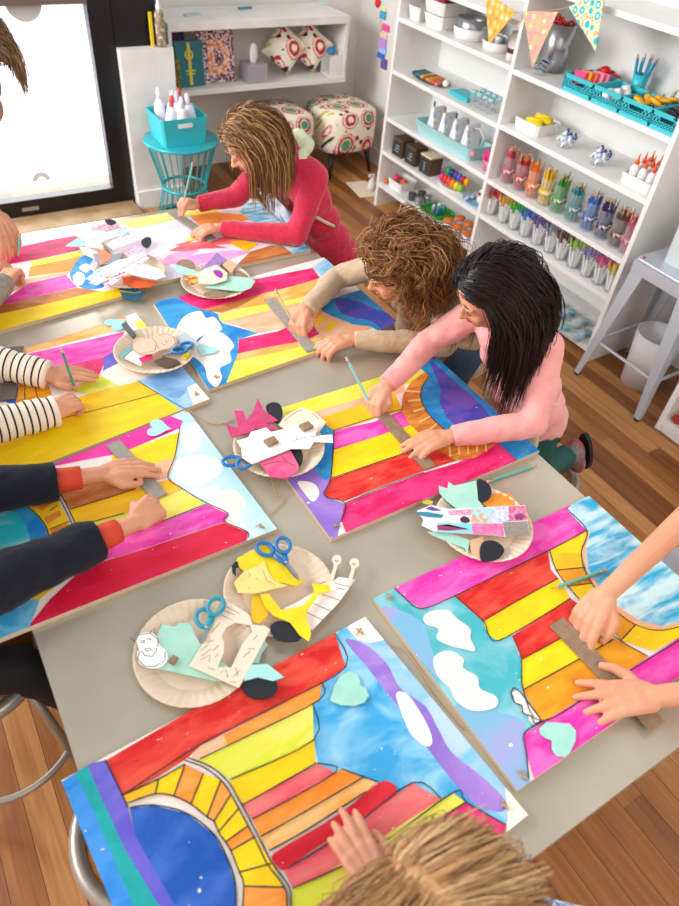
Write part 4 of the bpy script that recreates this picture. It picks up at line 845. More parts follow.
# ---- person at the far end (hair at the upper left corner)
p8 = V((.15, 2.62, 0))
hc8 = at(-26, 52, 1.27)
g8, fr8, t8 = person('person with a light brown bob leaning in at the upper left corner', p8, hc8, (.0, -.75, -.65), (0, -.3, .9), hc8+V((-.02, .10, -.08)),
    [hc8+V((.0, .14, -.15)), hc8+V((-.22, .10, -.15))], [at(-38, 175, .98), (-.1, 2.45, .98)], [(.215, 2.24, .862), (.03, 2.2, .85)],
    [(V((.12, -.86, -.5)), V((.3, -.5, .8)), V((-1, -.1, 0)), 1.12, dict(curl=(.35, .4, .5, .6), thumb=.9, tin=.4)), (V((.3, -.9, -.3)), V((0, -.3, 1)), V((1, 0, 0)), 1.1, dict(curl=(.4, .4, .5, .5)))],
    (.16, 2.86, .74), [(.24, 2.72, .44), (.08, 2.72, .44)], [(.24, 2.80, .1), (.08, 2.80, .1)], mat('tan cotton', '#a08872', .8), JEAN, (SHOE, (0, -1, 0), (0, 0, 1)), sleeve_to=.6, scale=1.1)
hair(g8, hc8+V((0, 0, .01)), fr8, (.079, .096, .092), hm('ash brown hair', '#8f7356', '#b69c7e', '#6a4f38', .4), 3400, .15, 'straight', 25, r0=.0014, gpull=.5, toss=.03, face_gap=.6)
# ------------------------------------------------------------------ things on the table
def cr(x0, y0, s, pts): return [(x0+u/s, y0+v/s) for u, v in pts]
def cut(name, label, cat, pts, z, m, th=.0012, group=None, smooth=False, marks=(), holes=None, tilt=0, mm=INK):
    P = [at(x, y, z) for x, y in pts]
    if smooth: P = smooth_path(P, 4, True)
    c = sum(P, V((0, 0, 0)))/len(P); mb = MB(); L_ = [(p.x-c.x, p.y-c.y) for p in P]
    mb.prism(L_, 0, th, m)
    for mk in marks:                                     # pen lines on the cut-out
        Q = [at(x, y, z+th) for x, y in mk]; strip(mb, [(p.x-c.x, p.y-c.y) for p in Q], .0007, th+.0003, mm)
    o = mb.build(name, None, (c.x, c.y, z))
    if tilt: o.rotation_euler = (tilt, tilt*.6, 0)
    return tag(o, label, cat, group)
def patch(parent, name, pts, z, m, th=.0008, smooth=False):
    P = [at(x, y, z) for x, y in pts]
    if smooth: P = smooth_path(P, 4, True)
    c = parent.location; mb = MB(); mb.prism([(p.x-c.x, p.y-c.y) for p in P], z-c.z, z-c.z+th, m); return mb.build(name, parent, (0, 0, 0))
def heart(px, py, size, rot, z, m, label):
    c = at(px, py, z); pts = []
    for k in range(36):
        t = 2*math.pi*k/36; x = 16*math.sin(t)**3; y = 13*math.cos(t)-5*math.cos(2*t)-2*math.cos(3*t)-math.cos(4*t)
        pts.append((x/32*size, y/32*size))
    o = MB().prism(pts, 0, .0012, m).build('paper_heart', None, (c.x, c.y, z)); o.rotation_euler = (0, 0, rot)
    return tag(o, label, 'paper heart', 'paper hearts on the paintings')
HM = mat('pale mint paper', '#a9ddcf', .7, c2='#9bd3c6', scale=25); HB_ = mat('pale blue paper', '#aee3ea', .7)
ZH = ZP+.004
cut('paper_heart', 'mint paper heart on the blue sky of the front painting', 'paper heart', cr(200, 620, 3.772, [(490, 305), (505, 250), (530, 210), (560, 194), (590, 204), (604, 228), (602, 246), (625, 258), (637, 285), (620, 312), (580, 325), (530, 322)]), ZH, HM, .001, 'paper hearts on the paintings')
cut('paper_heart', 'mint paper heart on the pink band at the lower right', 'paper heart', cr(440, 640, 4.244, [(420, 378), (450, 350), (500, 352), (550, 356), (576, 385), (574, 430), (552, 475), (530, 497), (492, 492), (474, 465), (474, 428), (445, 415), (425, 400)]), ZH, HM, .001, 'paper hearts on the paintings')
heart(158, 428, .060, 1.0, ZH, HB_, 'pale blue paper heart above the navy-sleeved child\'s hands')
heart(206, 350, .060, -.9, ZH, HB_, 'faint mint paper heart on the white cloud beside the curly-haired child\'s bands')
heart(116, 324, .066, 1.9, ZH, mat('aqua paper', '#a8e0dd', .7), 'aqua paper heart tucked above the plate by the striped sleeves')
def plate(px, py, z, label, r=.107):
    c = at(px, py, z+.01); root = None; mb = MB(); seg = 80
    mb.lathe([(0, .0), (r*.66, .0), (r*.74, .004), (r*.97, .015), (r, .015), (r, .0165), (r*.965, .0168), (r*.73, .006), (r*.65, .002), (0, .002)], PLATEM, seg)
    # fluted rim
    n = len(mb.v)
    for i in range(n):
        x, y, zz = mb.v[i]; rr = math.hypot(x, y)
        if rr > r*.7: 
            k = i % seg; mb.v[i] = (x, y, zz+(.0008 if k % 2 else -.0008)*(rr/r))
    o = mb.build('paper_plate', None, (c.x, c.y, z+.0012)); return tag(o, label, 'plate', 'white paper plates on the table')
plate(195, 652, TZ, 'paper plate at the lower left, holding the round-bellied figure cut-out')
plate(279, 590, TZ+.0015, 'paper plate with yellow cut-outs, right behind the lower left plate')
plate(279, 447, ZP+.001, 'paper plate with pink felt and white strip cut-outs, mid table')
plate(483, 524, ZP+.001, 'paper plate on the right, under patterned patchwork strips')
plate(155, 351, ZP+.001, 'paper plate in front of the striped sleeves, with a peach figure cut-out')
plate(216, 282, ZP+.001, 'paper plate with mint cut-outs beside the furthest right painting')
plate(130, 272, ZP+.001, 'paper plate with orange pieces, at the front of the big cut-out heap')
def scissors(p1, p2, tip, z, m, label):
    a, b, t = at(*p1, z), at(*p2, z), at(*tip, z); c = (a+b)/2; root = empty('scissors', c, 0, label, 'scissors')
    piv = (a+b)/2*.52+t*.48
    for k, (h, o_) in enumerate(((a, b), (b, a))):
        mb = MB(); d = (piv-h); d.normalize(); w = V((-d.y, d.x, 0)); ring = []
        for i in range(20):
            an = 2*math.pi*i/20; ring.append(h-c+d*math.cos(an)*.019+w*math.sin(an)*.014+V((0, 0, .003*k)))
        mb.tube(ring, .0042, m, 8, closed=True)
        mb.tube([h-c+d*.017, (h-c+d*.017).lerp(piv-c, .6), piv-c+d*.004], [.0055, .006, .0045], m, 8, flat=.55)
        ho = mb.build('handle', root, (0, 0, .003*k), True)
        dd = (t-piv).normalized(); ww = V((-dd.y, dd.x, 0))*(1 if k else -1)
        p = piv-c-dd*.006; L_ = (t-piv).length
        mb = MB(); pts = [p+ww*.004, p-ww*.004, p+dd*L_*.9-ww*.001, p+dd*L_*1.05+ww*.001, p+dd*L_*.8+ww*.004]
        mb.prism([(q_.x, q_.y) for q_ in pts], .003*k, .003*k+.0014, STEEL); mb.build('blade', root, (0, 0, 0))
    MB().lathe([(.003, 0), (.003, .008), (.0015, .009)], STEEL, 12, c=(piv.x-c.x, piv.y-c.y, -.001)).build('pivot', root, (0, 0, 0), True)
    return root
scissors((231, 461), (244, 465), (272, 448), ZP+.020, SCB, 'blue-handled scissors on the edge of the pink felt plate')
scissors((265, 549), (283, 547), (300, 582), TZ+.033, SCB, 'blue-handled scissors on the yellow cut-outs plate')
scissors((204, 618), (216, 608), (203, 646), TZ+.026, SCT, 'teal-handled scissors on the lower left plate')
scissors((186, 346), (180, 352), (160, 357), ZP+.024, SCB, 'blue-handled scissors on the plate with the peach figure')
# plate with pink felt
c_ = lambda pts: cr(220, 390, 5.66, pts)
PK = mat('raspberry felt', '#cf4678', .85, c2='#c23a6b', scale=40); LP = mat('rose paper', '#e0457f', .7, c2='#e9678f', scale=40)
z = ZP+.020
cut('black_disc', 'black felt disc behind the pink spiky felt', 'cut-out', c_([(260, 95), (300, 72), (340, 85), (355, 130), (345, 170), (320, 190), (280, 150)]), z, DARKP, .002, smooth=True)
cut('spiky_felt', 'spiky raspberry felt piece on the mid-table plate', 'cut-out', c_([(30, 190), (70, 210), (105, 215), (80, 120), (130, 120), (150, 170), (185, 130), (215, 50), (250, 120), (330, 175), (260, 195), (320, 215), (310, 235), (200, 220), (180, 240), (65, 270)]), z+.004, PK, .002)
cut('torn_card', 'cream torn card with pencil marks behind the white strip', 'cut-out', c_([(330, 200), (370, 150), (460, 100), (530, 125), (600, 185), (560, 240), (440, 270)]), z, mat('cream card', '#f1dcc5', .8), .0015, marks=[c_([(360, 180), (420, 130), (470, 112)]), c_([(520, 130), (560, 165)])])
cut('black_disc', 'black felt disc under the white strip, by the rose scraps', 'cut-out', c_([(390, 350), (450, 335), (470, 380), (455, 430), (420, 430)]), z, DARKP, .002, smooth=True)
cut('rose_scrap', 'crumpled rose paper scrap below the white strip', 'cut-out', c_([(225, 410), (300, 380), (350, 370), (400, 350), (445, 430), (440, 470), (370, 505), (290, 495), (250, 450)]), z+.004, LP, .003, marks=[c_([(240, 425), (300, 410), (345, 405)]), c_([(350, 375), (380, 410), (430, 430)])])
cut('white_strip', 'long white paper strip carrying two brown blocks', 'cut-out', c_([(95, 290), (160, 270), (175, 240), (260, 215), (290, 240), (440, 205), (560, 175), (540, 260), (635, 255), (640, 300), (530, 295), (505, 335), (400, 335), (300, 375), (180, 420), (125, 385), (120, 330)]), z+.010, mat('bright white paper', '#fffdfb', .6), .0015, marks=[c_([(410, 290), (470, 270), (540, 262), (610, 245)]), c_([(430, 262), (440, 285)])])
def block(px, py, z, w, rot, label):
    c = at(px, py, z); o = MB().box(-w/2, w/2, -w*.38, w*.38, 0, .009, CARD).build('cardboard_block', None, (c.x, c.y, z)); o.rotation_euler = (0, 0, rot); bevel(o, .001); return tag(o, label, 'block')
block(271, 443, z+.0118, .028, .1, 'brown cardboard block on the left half of the white strip')
block(306, 428, z+.0118, .028, .1, 'brown cardboard block on the right half of the white strip')
# plate with yellow cut-outs
c_ = lambda pts: cr(215, 530, 4.527, pts); z = TZ+.018
YC = mat('cheese yellow card', '#f3dd86', .7, c2='#ecd27a', scale=20)
cut('white_grid_card', 'white card with ruled boxes, sticking out right of the yellow plate', 'cut-out', c_([(370, 330), (560, 215), (635, 225), (560, 330), (440, 455), (350, 400), (300, 360)]), z+.001, PAPER, .0015, marks=[c_([(440, 330), (530, 370)]), c_([(480, 290), (570, 320)]), c_([(540, 240), (620, 260)]), c_([(410, 370), (490, 410)]), c_([(550, 262), (585, 270)]), c_([(460, 250), (500, 235)])])
for i, (u, v) in enumerate(((550, 140), (630, 155))):
    o = cut('paper_flower', ('cream paper flower on a stalk, pointing away past the plate rim', 'cream paper flower at the tip of the ruled white card')[i], 'cut-out', c_([(u-30, v+80), (u-12, v+20), (u-22, v-5), (u-5, v-25), (u+18, v-18), (u+20, v+8), (u+4, v+22), (u-14, v+85)]), z+.004, mat('cream card', '#f1dcc5', .8), .0015, smooth=True, marks=[c_([(u-8, v-2), (u+6, v-4), (u+4, v+8), (u-8, v-2)])])
cut('black_hook', 'small black hooked piece left of the speckled wedge', 'cut-out', c_([(75, 165), (95, 145), (125, 155), (130, 175), (110, 170), (95, 172), (95, 210), (80, 195)]), z+.001, DARKP, .003)
cut('yellow_card', 'folded yellow card under the blue scissors', 'cut-out', c_([(100, 130), (230, 70), (265, 110), (300, 160), (330, 150), (400, 240), (360, 255), (300, 240), (200, 250), (110, 170)]), z+.006, YELP, .0025, marks=[c_([(300, 165), (360, 250)]), c_([(325, 155), (385, 240)])], mm=mat('dark yellow fold line', '#d8bb10', .7))  # fold lines drawn in a darker yellow
cut('cheese_wedge', 'pale speckled wedge-shaped cut-out on the yellow plate', 'cut-out', c_([(85, 240), (130, 190), (200, 160), (225, 140), (240, 190), (270, 235), (330, 255), (280, 265), (180, 290), (105, 285)]), z+.010, YC, .0015, marks=[c_([(150, 190), (160, 205), (152, 212)]), c_([(185, 215), (195, 225)]), c_([(120, 225), (130, 232)]), c_([(215, 180), (235, 230), (275, 250)]), c_([(150, 260), (160, 265)])], mm=mat('mauve pen', '#a98a9a', .7))
cut('yellow_flap', 'mustard yellow flap lying under the giraffe-like strip', 'cut-out', c_([(165, 300), (215, 290), (240, 390), (200, 425), (165, 415)]), z+.004, mat('mustard paper', '#e6b714', .7), .0015)
cut('black_disc', 'dark navy disc at the foot of the yellow strip', 'cut-out', c_([(250, 440), (290, 415), (350, 430), (390, 480), (370, 505), (300, 505), (262, 480)]), z+.004, DARKP, .003, smooth=True)
cut('yellow_strip', 'bright yellow forked strip lying across the yellow plate', 'cut-out', c_([(205, 295), (240, 290), (300, 365), (400, 345), (450, 285), (440, 245), (520, 250), (520, 280), (470, 290), (410, 380), (435, 470), (425, 505), (385, 480), (340, 420), (265, 390), (225, 350)]), z+.010, YELP, .002, smooth=False)
# lower left plate
c_ = lambda pts: cr(125, 595, 3.994, pts); z = TZ+.018
cut('mint_card', 'mint green card under the round-bellied figure', 'cut-out', c_([(130, 160), (150, 118), (200, 130), (215, 115), (260, 120), (280, 165), (300, 195), (470, 340), (360, 345), (150, 300), (90, 290)]), z, MINT, .003)
o = cut('figure_cutout', 'white paper figure with black-outlined round head and belly', 'cut-out', c_([(45, 180), (60, 158), (100, 150), (128, 170), (138, 200), (165, 225), (170, 260), (140, 290), (90, 292), (55, 270), (48, 230), (55, 215)]), z+.005, mat('bright white paper', '#fffdfb', .6), .0015, smooth=True,
    marks=[c_([(62, 185), (78, 182), (78, 190), (64, 192)]), c_([(85, 178), (102, 174), (102, 183)]), c_([(80, 215), (98, 212), (105, 222), (85, 224), (80, 215)]), c_([(66, 225), (80, 243), (110, 245), (125, 225), (125, 212)]), c_([(50, 215), (58, 228), (50, 255), (80, 285), (120, 285), (160, 262), (160, 225)]), c_([(45, 180), (55, 160), (100, 152), (132, 178), (130, 208)]), c_([(20, 170), (42, 188)]), c_([(100, 150), (118, 132), (118, 155)])])
block(174, 661.5, z+.0045, .014, .6, 'tiny brown wooden block on the mint card')
cut('mint_scrap', 'narrow mint scrap sticking out right of the lace-like card', 'cut-out', c_([(520, 210), (560, 185), (570, 200), (545, 235), (535, 275), (500, 270)]), z+.001, MINT, .0015)
cut('mint_card', 'mint folded card above the dark oval by the red band', 'cut-out', c_([(480, 320), (500, 280), (570, 278), (635, 330), (590, 345), (530, 330), (475, 345)]), z+.006, mat('aqua paper', '#a8e0dd', .7), .002)
cut('black_disc', 'dark navy oval over the red band of the front painting', 'cut-out', c_([(465, 365), (500, 335), (580, 332), (610, 365), (590, 405), (540, 418), (490, 405)]), z+.002, DARKP, .003, smooth=True)
# the pencil-patterned card with a keyhole opening, made of a ring of pieces around the hole
P_out = c_([(400, 20), (480, 70), (495, 80), (510, 120), (560, 125), (580, 140), (500, 290), (455, 372), (255, 285), (350, 130), (375, 60)])
P_in = c_([(440, 112), (500, 122), (508, 150), (470, 195), (425, 290), (370, 290), (395, 230), (395, 190), (385, 165), (405, 130)])
zc = z+.007
O = [at(x, y, zc) for x, y in P_out]; I = [at(x, y, zc) for x, y in P_in]; c0 = sum(O, V((0, 0, 0)))/len(O)
bm = MB(); n = len(O)
import bmesh
from mathutils.geometry import tessellate_polygon
tri = tessellate_polygon([[V((p.x, p.y, 0)) for p in O], [V((p.x, p.y, 0)) for p in I]])
vv = [p-c0 for p in O+I]; N_ = len(vv)
fs = []
for t in tri:
    a, b, c3 = [vv[i] for i in t]
    cw = (b.x-a.x)*(c3.y-a.y)-(b.y-a.y)*(c3.x-a.x) < 0
    tt = t[::-1] if cw else t
    fs.append(tuple(tt)); fs.append(tuple(N_+i for i in tt[::-1]))
no, ni = len(O), len(I)
fs += [(i, (i+1) % no, N_+(i+1) % no, N_+i) for i in range(no)]+[(no+i, no+(i+1) % ni, N_+no+(i+1) % ni, N_+no+i) for i in range(ni)]
CRM = mat('cream card', '#f1dcc5', .8)
bm.add([p+V((0, 0, .0015)) for p in vv]+vv, fs, CRM)
for mk in ([(300, 225), (330, 200)], [(305, 245), (345, 215)], [(300, 260), (340, 240), (335, 265)], [(330, 190), (355, 180)], [(350, 225), (375, 200)], [(380, 310), (405, 300), (410, 330)], [(430, 330), (460, 300)], [(470, 250), (500, 225)], [(490, 215), (520, 215)], [(330, 290), (360, 300)], [(390, 60), (440, 80)], [(385, 80), (430, 100)], [(400, 45), (460, 75)], [(360, 250), (372, 235)], [(510, 180), (530, 160)], [(345, 150), (380, 110)], [(420, 345), (445, 350)], [(440, 290), (450, 320)]):
    Q = [at(x, y, zc+.0015) for x, y in c_(mk)]; strip(bm, [(p.x-c0.x, p.y-c0.y) for p in Q], .0006, .0019, mat('grey pen', '#777077', .7))
tag(bm.build('lace_card', None, (c0.x, c0.y, zc)), 'cream card with pencil scribbles and a keyhole-shaped opening, lower left plate', 'cut-out')
# right plate: patchwork strips
c_ = lambda pts: cr(410, 470, 5.223, pts); z = ZP+.017
cut('orange_disc', 'orange painted oval at the back of the right plate', 'cut-out', c_([(390, 150), (450, 125), (520, 125), (545, 160), (530, 195), (440, 200), (385, 185)]), z, ORG, .0015, smooth=True)
cut('black_disc', 'black disc at the end of the mint card, right plate', 'cut-out', c_([(350, 55), (400, 70), (425, 110), (415, 150), (380, 168), (350, 160)]), z+.004, DARKP, .003, smooth=True)
cut('mint_card', 'mint card with jagged left corner on the right plate', 'cut-out', c_([(150, 85), (195, 100), (200, 65), (230, 85), (345, 58), (355, 160), (385, 195), (260, 215), (200, 170), (155, 125)]), z+.006, MINT, .002)
cut('mint_strip', 'mint strip hanging off the lower left rim of the right plate', 'cut-out', c_([(90, 325), (200, 330), (310, 370), (300, 435), (285, 410), (220, 385), (120, 345)]), z+.001, MINT, .002)
cut('tan_card', 'tan card beside the black disc at the front of the right plate', 'cut-out', c_([(310, 370), (385, 345), (370, 475), (320, 440)]), z+.001, mat('tan card', '#dcb18c', .8), .002)
cut('black_disc', 'black disc at the front of the right plate', 'cut-out', c_([(372, 390), (430, 372), (480, 400), (488, 435), (450, 470), (372, 475)]), z+.003, DARKP, .003, smooth=True)
o = cut('patchwork_strip', 'long patchwork strip in white, blue and pink laid across the right plate', 'cut-out', c_([(35, 215), (110, 185), (200, 205), (330, 200), (600, 185), (612, 250), (620, 330), (500, 350), (330, 335), (130, 325), (60, 290), (70, 260)]), z+.010, mat('white blue print', '#eae6f2', .7, c2='#f7eef4', scale=60), .0015)
zz = z+.0118
for nm, pts, m in (('teal_patch', [(35, 220), (90, 220), (175, 235), (165, 250), (90, 245), (45, 235)], mat('petrol paper', '#2f85a3', .7)), ('pink_patch', [(200, 215), (320, 205), (318, 235), (205, 235)], mat('pink print', '#dd7aa8', .7, c2='#f0b8cf', scale=160)), ('aqua_patch', [(325, 200), (430, 198), (430, 275), (320, 275)], mat('aqua print', '#a8dbe4', .7, c2='#e5a77a', scale=90, lo=.5, hi=.6)), ('periwinkle_patch', [(430, 195), (515, 190), (515, 270), (430, 275)], mat('periwinkle print', '#aebbe6', .7, c2='#e4e2f5', scale=120)), ('magenta_patch', [(515, 190), (602, 187), (612, 262), (515, 268)], mat('striped pink print', '#c9477f', .7, c2='#f09ab5', scale=120)),
    ('red_wedge', [(140, 290), (200, 285), (310, 310), (200, 318), (145, 315)], mat('wine paper', '#a3355a', .7)), ('aqua_band', [(140, 275), (325, 280), (325, 330), (130, 322), (135, 315), (310, 312), (145, 288)], mat('sky band', '#8fd3ec', .7)), ('rose_patch', [(325, 280), (485, 280), (490, 345), (330, 332)], mat('rose print', '#e05a9a', .7, c2='#f389b7', scale=100)), ('grey_patch', [(485, 275), (612, 268), (620, 330), (500, 348)], mat('grey weave', '#9a938c', .8, c2='#86807c', scale=220)),
    ('plum_patch', [(545, 235), (580, 228), (602, 242), (585, 258), (550, 258)], mat('plum paper', '#8a3a78', .7)), ('violet_leaf', [(80, 203), (110, 190), (165, 212), (120, 213)], mat('violet paper', '#5a4fa0', .7)), ('dark_floret', [(260, 255), (280, 240), (305, 250), (315, 270), (290, 278), (265, 270)], mat('aubergine paper', '#4b2740', .7))):
    patch(o, nm, c_(pts), zz+(.001 if nm in ('plum_patch',) else 0), m)
cut('yellow_bead', 'small olive-yellow curl above the patchwork strip', 'cut-out', c_([(65, 170), (90, 158), (118, 168), (110, 182), (80, 180)]), z+.004, mat('olive paper', '#c9bd4a', .7), .002, smooth=True)
# plate by the striped sleeves
c_ = lambda pts: cr(100, 300, 4.527, pts); z = ZP+.019
cut('dark_stick', 'dark grey marker stub leaning on the plate by the striped sleeves', 'marker', c_([(100, 120), (118, 108), (165, 165), (150, 178)]), z+.002, mat('dark grey plastic', '#4b4f55', .5), .008)
cut('white_strip', 'white paper strip on the left of the peach figure plate', 'cut-out', c_([(110, 265), (145, 225), (210, 240), (185, 300)]), z, mat('bright white paper', '#fffdfb', .6), .0015)
cut('teal_strip', 'dull teal paper strip at the left rim of the peach figure plate', 'cut-out', c_([(85, 250), (140, 200), (155, 215), (100, 270)]), z+.002, mat('dull teal paper', '#7fa9a6', .7), .0015)
cut('crimson_scrap', 'crimson scrap under the peach figure', 'cut-out', c_([(175, 265), (235, 245), (240, 265), (190, 285)]), z+.003, CRIM, .0015)
cut('grey_card', 'blue-grey card at the right rim of the peach figure plate', 'cut-out', c_([(340, 170), (380, 145), (440, 190), (425, 225), (370, 210)]), z+.0005, mat('blue grey paper', '#b9c3c8', .7), .0015)
cut('brown_boat', 'dark brown boat-shaped piece at the front of the peach figure plate', 'cut-out', c_([(245, 280), (290, 262), (350, 275), (365, 290), (310, 310), (265, 300)]), z, mat('dark brown paper', '#5d4537', .8), .004)
cut('yellow_scrap', 'yellow scrap beside the blue scissors on the peach figure plate', 'cut-out', c_([(375, 240), (400, 225), (405, 250), (385, 275), (370, 265)]), z+.0005, YELP, .0015)
PCH = mat('peach card', '#f0c3a9', .7)
cut('peach_figure', 'peach paper figure of two joined ovals on the plate by the striped sleeves', 'cut-out', c_([(145, 200), (175, 175), (235, 170), (250, 160), (300, 150), (335, 165), (345, 195), (320, 222), (275, 228), (240, 245), (180, 245), (150, 228)]), z+.008, PCH, .0015, smooth=True, marks=[c_([(145, 200), (175, 178), (235, 172), (255, 195), (250, 230), (180, 243), (150, 226), (145, 200)]), c_([(255, 165), (300, 152), (335, 168), (342, 195), (318, 218), (275, 226), (255, 205)]), c_([(295, 180), (302, 195), (310, 182)]), c_([(275, 195), (295, 205)])])
# plate with mint cut-outs
c_ = lambda pts: cr(160, 240, 6.17, pts); z = ZP+.019
cut('brown_disc', 'round brown chipboard disc behind the mint cut-outs', 'cut-out', c_([(100, 150), (130, 125), (180, 125), (212, 150), (205, 175), (120, 170)]), z, CARD, .002, smooth=True)
cut('brown_disc', 'brown chipboard disc at the right of the mint cut-outs', 'cut-out', c_([(460, 195), (510, 200), (545, 240), (500, 250), (450, 225)]), z, CARD, .002, smooth=True)
cut('brown_disc', 'brown chipboard oval at the front rim of the mint cut-outs plate', 'cut-out', c_([(275, 330), (330, 318), (405, 325), (400, 350), (330, 358), (280, 350)]), z, CARD, .002, smooth=True)
cut('mint_fin', 'pointed mint piece at the back left of the mint cut-outs', 'cut-out', c_([(60, 150), (120, 160), (210, 190), (260, 215), (160, 220), (110, 200)]), z+.003, MINT, .002)
cut('mint_wing', 'large mint wing-shaped piece on the plate beside the furthest right painting', 'cut-out', c_([(270, 295), (340, 275), (430, 225), (540, 235), (588, 255), (560, 300), (500, 320), (400, 310)]), z+.003, MINT, .002)
cut('purple_patch', 'purple patterned square standing over the mint cut-outs', 'cut-out', c_([(255, 185), (350, 80), (412, 120), (330, 200)]), z+.008, mat('purple print', '#a684be', .7, c2='#8f6aae', scale=120), .0015)
cut('tan_square', 'tan square beside the purple patterned square', 'cut-out', c_([(385, 155), (415, 120), (475, 150), (440, 205)]), z+.006, mat('tan card', '#dcb18c', .8), .0015)
cut('flower_strip', 'cream strip with a magenta blot on the mint cut-outs', 'cut-out', c_([(160, 225), (240, 205), (275, 180), (350, 155), (415, 205), (410, 250), (330, 275), (240, 270), (200, 290)]), z+.011, CRM, .0015)
o = cut('magenta_blot', 'magenta oval glued on the cream strip', 'cut-out', c_([(330, 190), (370, 190), (388, 215), (375, 235), (340, 215)]), z+.0128, mat('magenta paper', '#a01fa0', .7), .0012, smooth=True)
cut('red_comb', 'red and lime toothed piece at the left of the cream strip', 'cut-out', c_([(150, 240), (175, 215), (225, 222), (232, 262), (195, 280), (175, 268)]), z+.0135, mat('red lime print', '#d1382f', .7, c2='#c6c24a', scale=50, lo=.45, hi=.55), .0015)
# the big heap of cut-outs beside the door end of the table
rnd = random.Random(4)
c_ = lambda pts: cr(60, 210, 5.223, pts); z = ZP+.019
heap = [('pale_blue_fin', 'pale blue pointed piece at the left of the heap', [(28, 190), (90, 150), (130, 165), (150, 185), (90, 192)], mat('pale blue paper', '#aee3ea', .7)),
 ('tan_oval', 'tan oval under the blue-striped piece of the heap', [(100, 195), (150, 195), (200, 230), (190, 260), (130, 235)], CRM),
 ('grey_paper', 'slate grey piece behind the salmon piece of the heap', [(170, 230), (280, 235), (330, 225), (300, 280), (200, 290)], mat('slate paper', '#8a93a3', .8)),
 ('salmon_piece', 'salmon fox-ear piece in the middle of the heap', [(190, 205), (225, 210), (268, 235), (265, 260), (210, 290), (208, 250)], mat('salmon paper', '#f0835f', .7)),
 ('orange_paper', 'deep orange folded paper on the heap\'s plate', [(325, 355), (380, 345), (440, 365), (515, 375), (470, 405), (390, 410), (330, 385)], mat('deep orange paper', '#e4632a', .7)),
 ('teal_paper', 'dark teal piece peeking from under the heap\'s plate', [(315, 430), (400, 440), (450, 430), (400, 475), (330, 460)], mat('dark teal paper', '#17688a', .7))]
for i, (nm, lb, pts, m) in enumerate(heap): cut(nm, lb, 'cut-out', c_(pts), (z+.001*i if i < 5 else ZP+.003), m, .0018)
cols = [mat('lilac print', '#e3cfe6', .7, c2='#f5dbe4', scale=90), mat('white sketch print', '#f3eef0', .7, c2='#c9c3d6', scale=110, lo=.5, hi=.6), mat('pink sketch print', '#f0c4d2', .7, c2='#e37a9a', scale=90, lo=.5, hi=.62), mat('sky sketch print', '#cfe3f0', .7, c2='#7fb4dc', scale=100, lo=.5, hi=.62), mat('multicolour sketch print', '#eadfe4', .7, c2='#d4627a', scale=80, lo=.52, hi=.6)]
long_ = [([(130, 190), (160, 120), (250, 80), (350, 95), (330, 130), (230, 160), (190, 200)], 1, 'upper left'), ([(150, 100), (230, 75), (300, 70), (310, 90), (240, 110)], 2, 'topmost'), ([(240, 180), (330, 130), (430, 120), (440, 150), (350, 185), (280, 210)], 0, 'broad lilac'), ([(290, 120), (345, 100), (360, 125), (320, 140)], 3, 'small sky-coloured'),
 ([(340, 230), (400, 190), (455, 200), (440, 230), (370, 250)], 2, 'right-hand'), ([(135, 360), (200, 310), (310, 260), (350, 260), (270, 320), (180, 380)], 3, 'left slanting'), ([(200, 330), (330, 260), (440, 215), (455, 235), (350, 290), (240, 350)], 1, 'middle slanting'), ([(220, 385), (300, 330), (340, 320), (350, 335), (260, 405)], 4, 'lower slanting'), ([(250, 340), (400, 270), (455, 240), (465, 255), (410, 290), (280, 350)], 4, 'red-edged'), ([(150, 380), (230, 350), (250, 365), (190, 395)], 0, 'lowest left'), ([(330, 320), (360, 290), (440, 285), (520, 310), (555, 350), (500, 365), (400, 345)], 1, 'front right')]
for i, (pts, k, w) in enumerate(long_):
    cut('sketched_cutout', w+' sketch-covered paper cut-out of the big heap', 'cut-out', c_(pts), z+.008+.0022*i, cols[k], .0015, group='sketched cut-outs in the big heap', marks=[c_([((pts[0][0]*2+pts[2][0])/3, (pts[0][1]*2+pts[2][1])/3), ((pts[0][0]+pts[3 % len(pts)][0])/2, (pts[0][1]+pts[3 % len(pts)][1])/2)])])
cut('black_disc', 'black disc at the right edge of the big heap', 'cut-out', c_([(425, 165), (450, 145), (475, 150), (475, 180), (455, 200), (430, 185)]), z+.034, DARKP, .002, smooth=True)
cut('black_disc', 'black disc at the far tip of the big heap', 'cut-out', c_([(235, 55), (265, 50), (295, 65), (270, 80), (245, 72)]), z+.034, DARKP, .002, smooth=True)
# cardboard strips the children press down
def cstrip(p, q_, w, z, label, m=CARD):
    a, b = at(*p, z), at(*q_, z); c = (a+b)/2; d = (b-a); L_ = d.length; o = MB().box(-L_/2, L_/2, -w/2, w/2, 0, .0022, m).build('cardboard_strip', None, (c.x, c.y, z)); o.rotation_euler = (0, 0, math.atan2(d.y, d.x)); return tag(o, label, 'cardboard strip', 'cardboard strips the children draw along')
GC = mat('grey chipboard', '#a39c92', .85, c2='#958d84', scale=60); z = ZP+.0035
cstrip((556, 622), (658, 727), .038, z, 'brown cardboard strip under the bare-armed child\'s hands')
cstrip((378, 410), (430, 468), .034, z, 'brown cardboard strip under the dark-haired girl\'s hands')
cstrip((269, 299), (312, 351), .034, z, 'grey cardboard strip under the curly-haired child\'s hands', GC)
cstrip((172, 212), (214, 241), .034, z, 'grey cardboard strip under the hands of the girl in red', GC)
cstrip((113, 443), (160, 497), .034, z, 'grey cardboard strip between the navy-sleeved child\'s hands', GC)
cstrip((17, 347), (8, 400), .034, z, 'dark brown cardboard strip beside the striped sleeves', mat('dark chipboard', '#6f6258', .85))
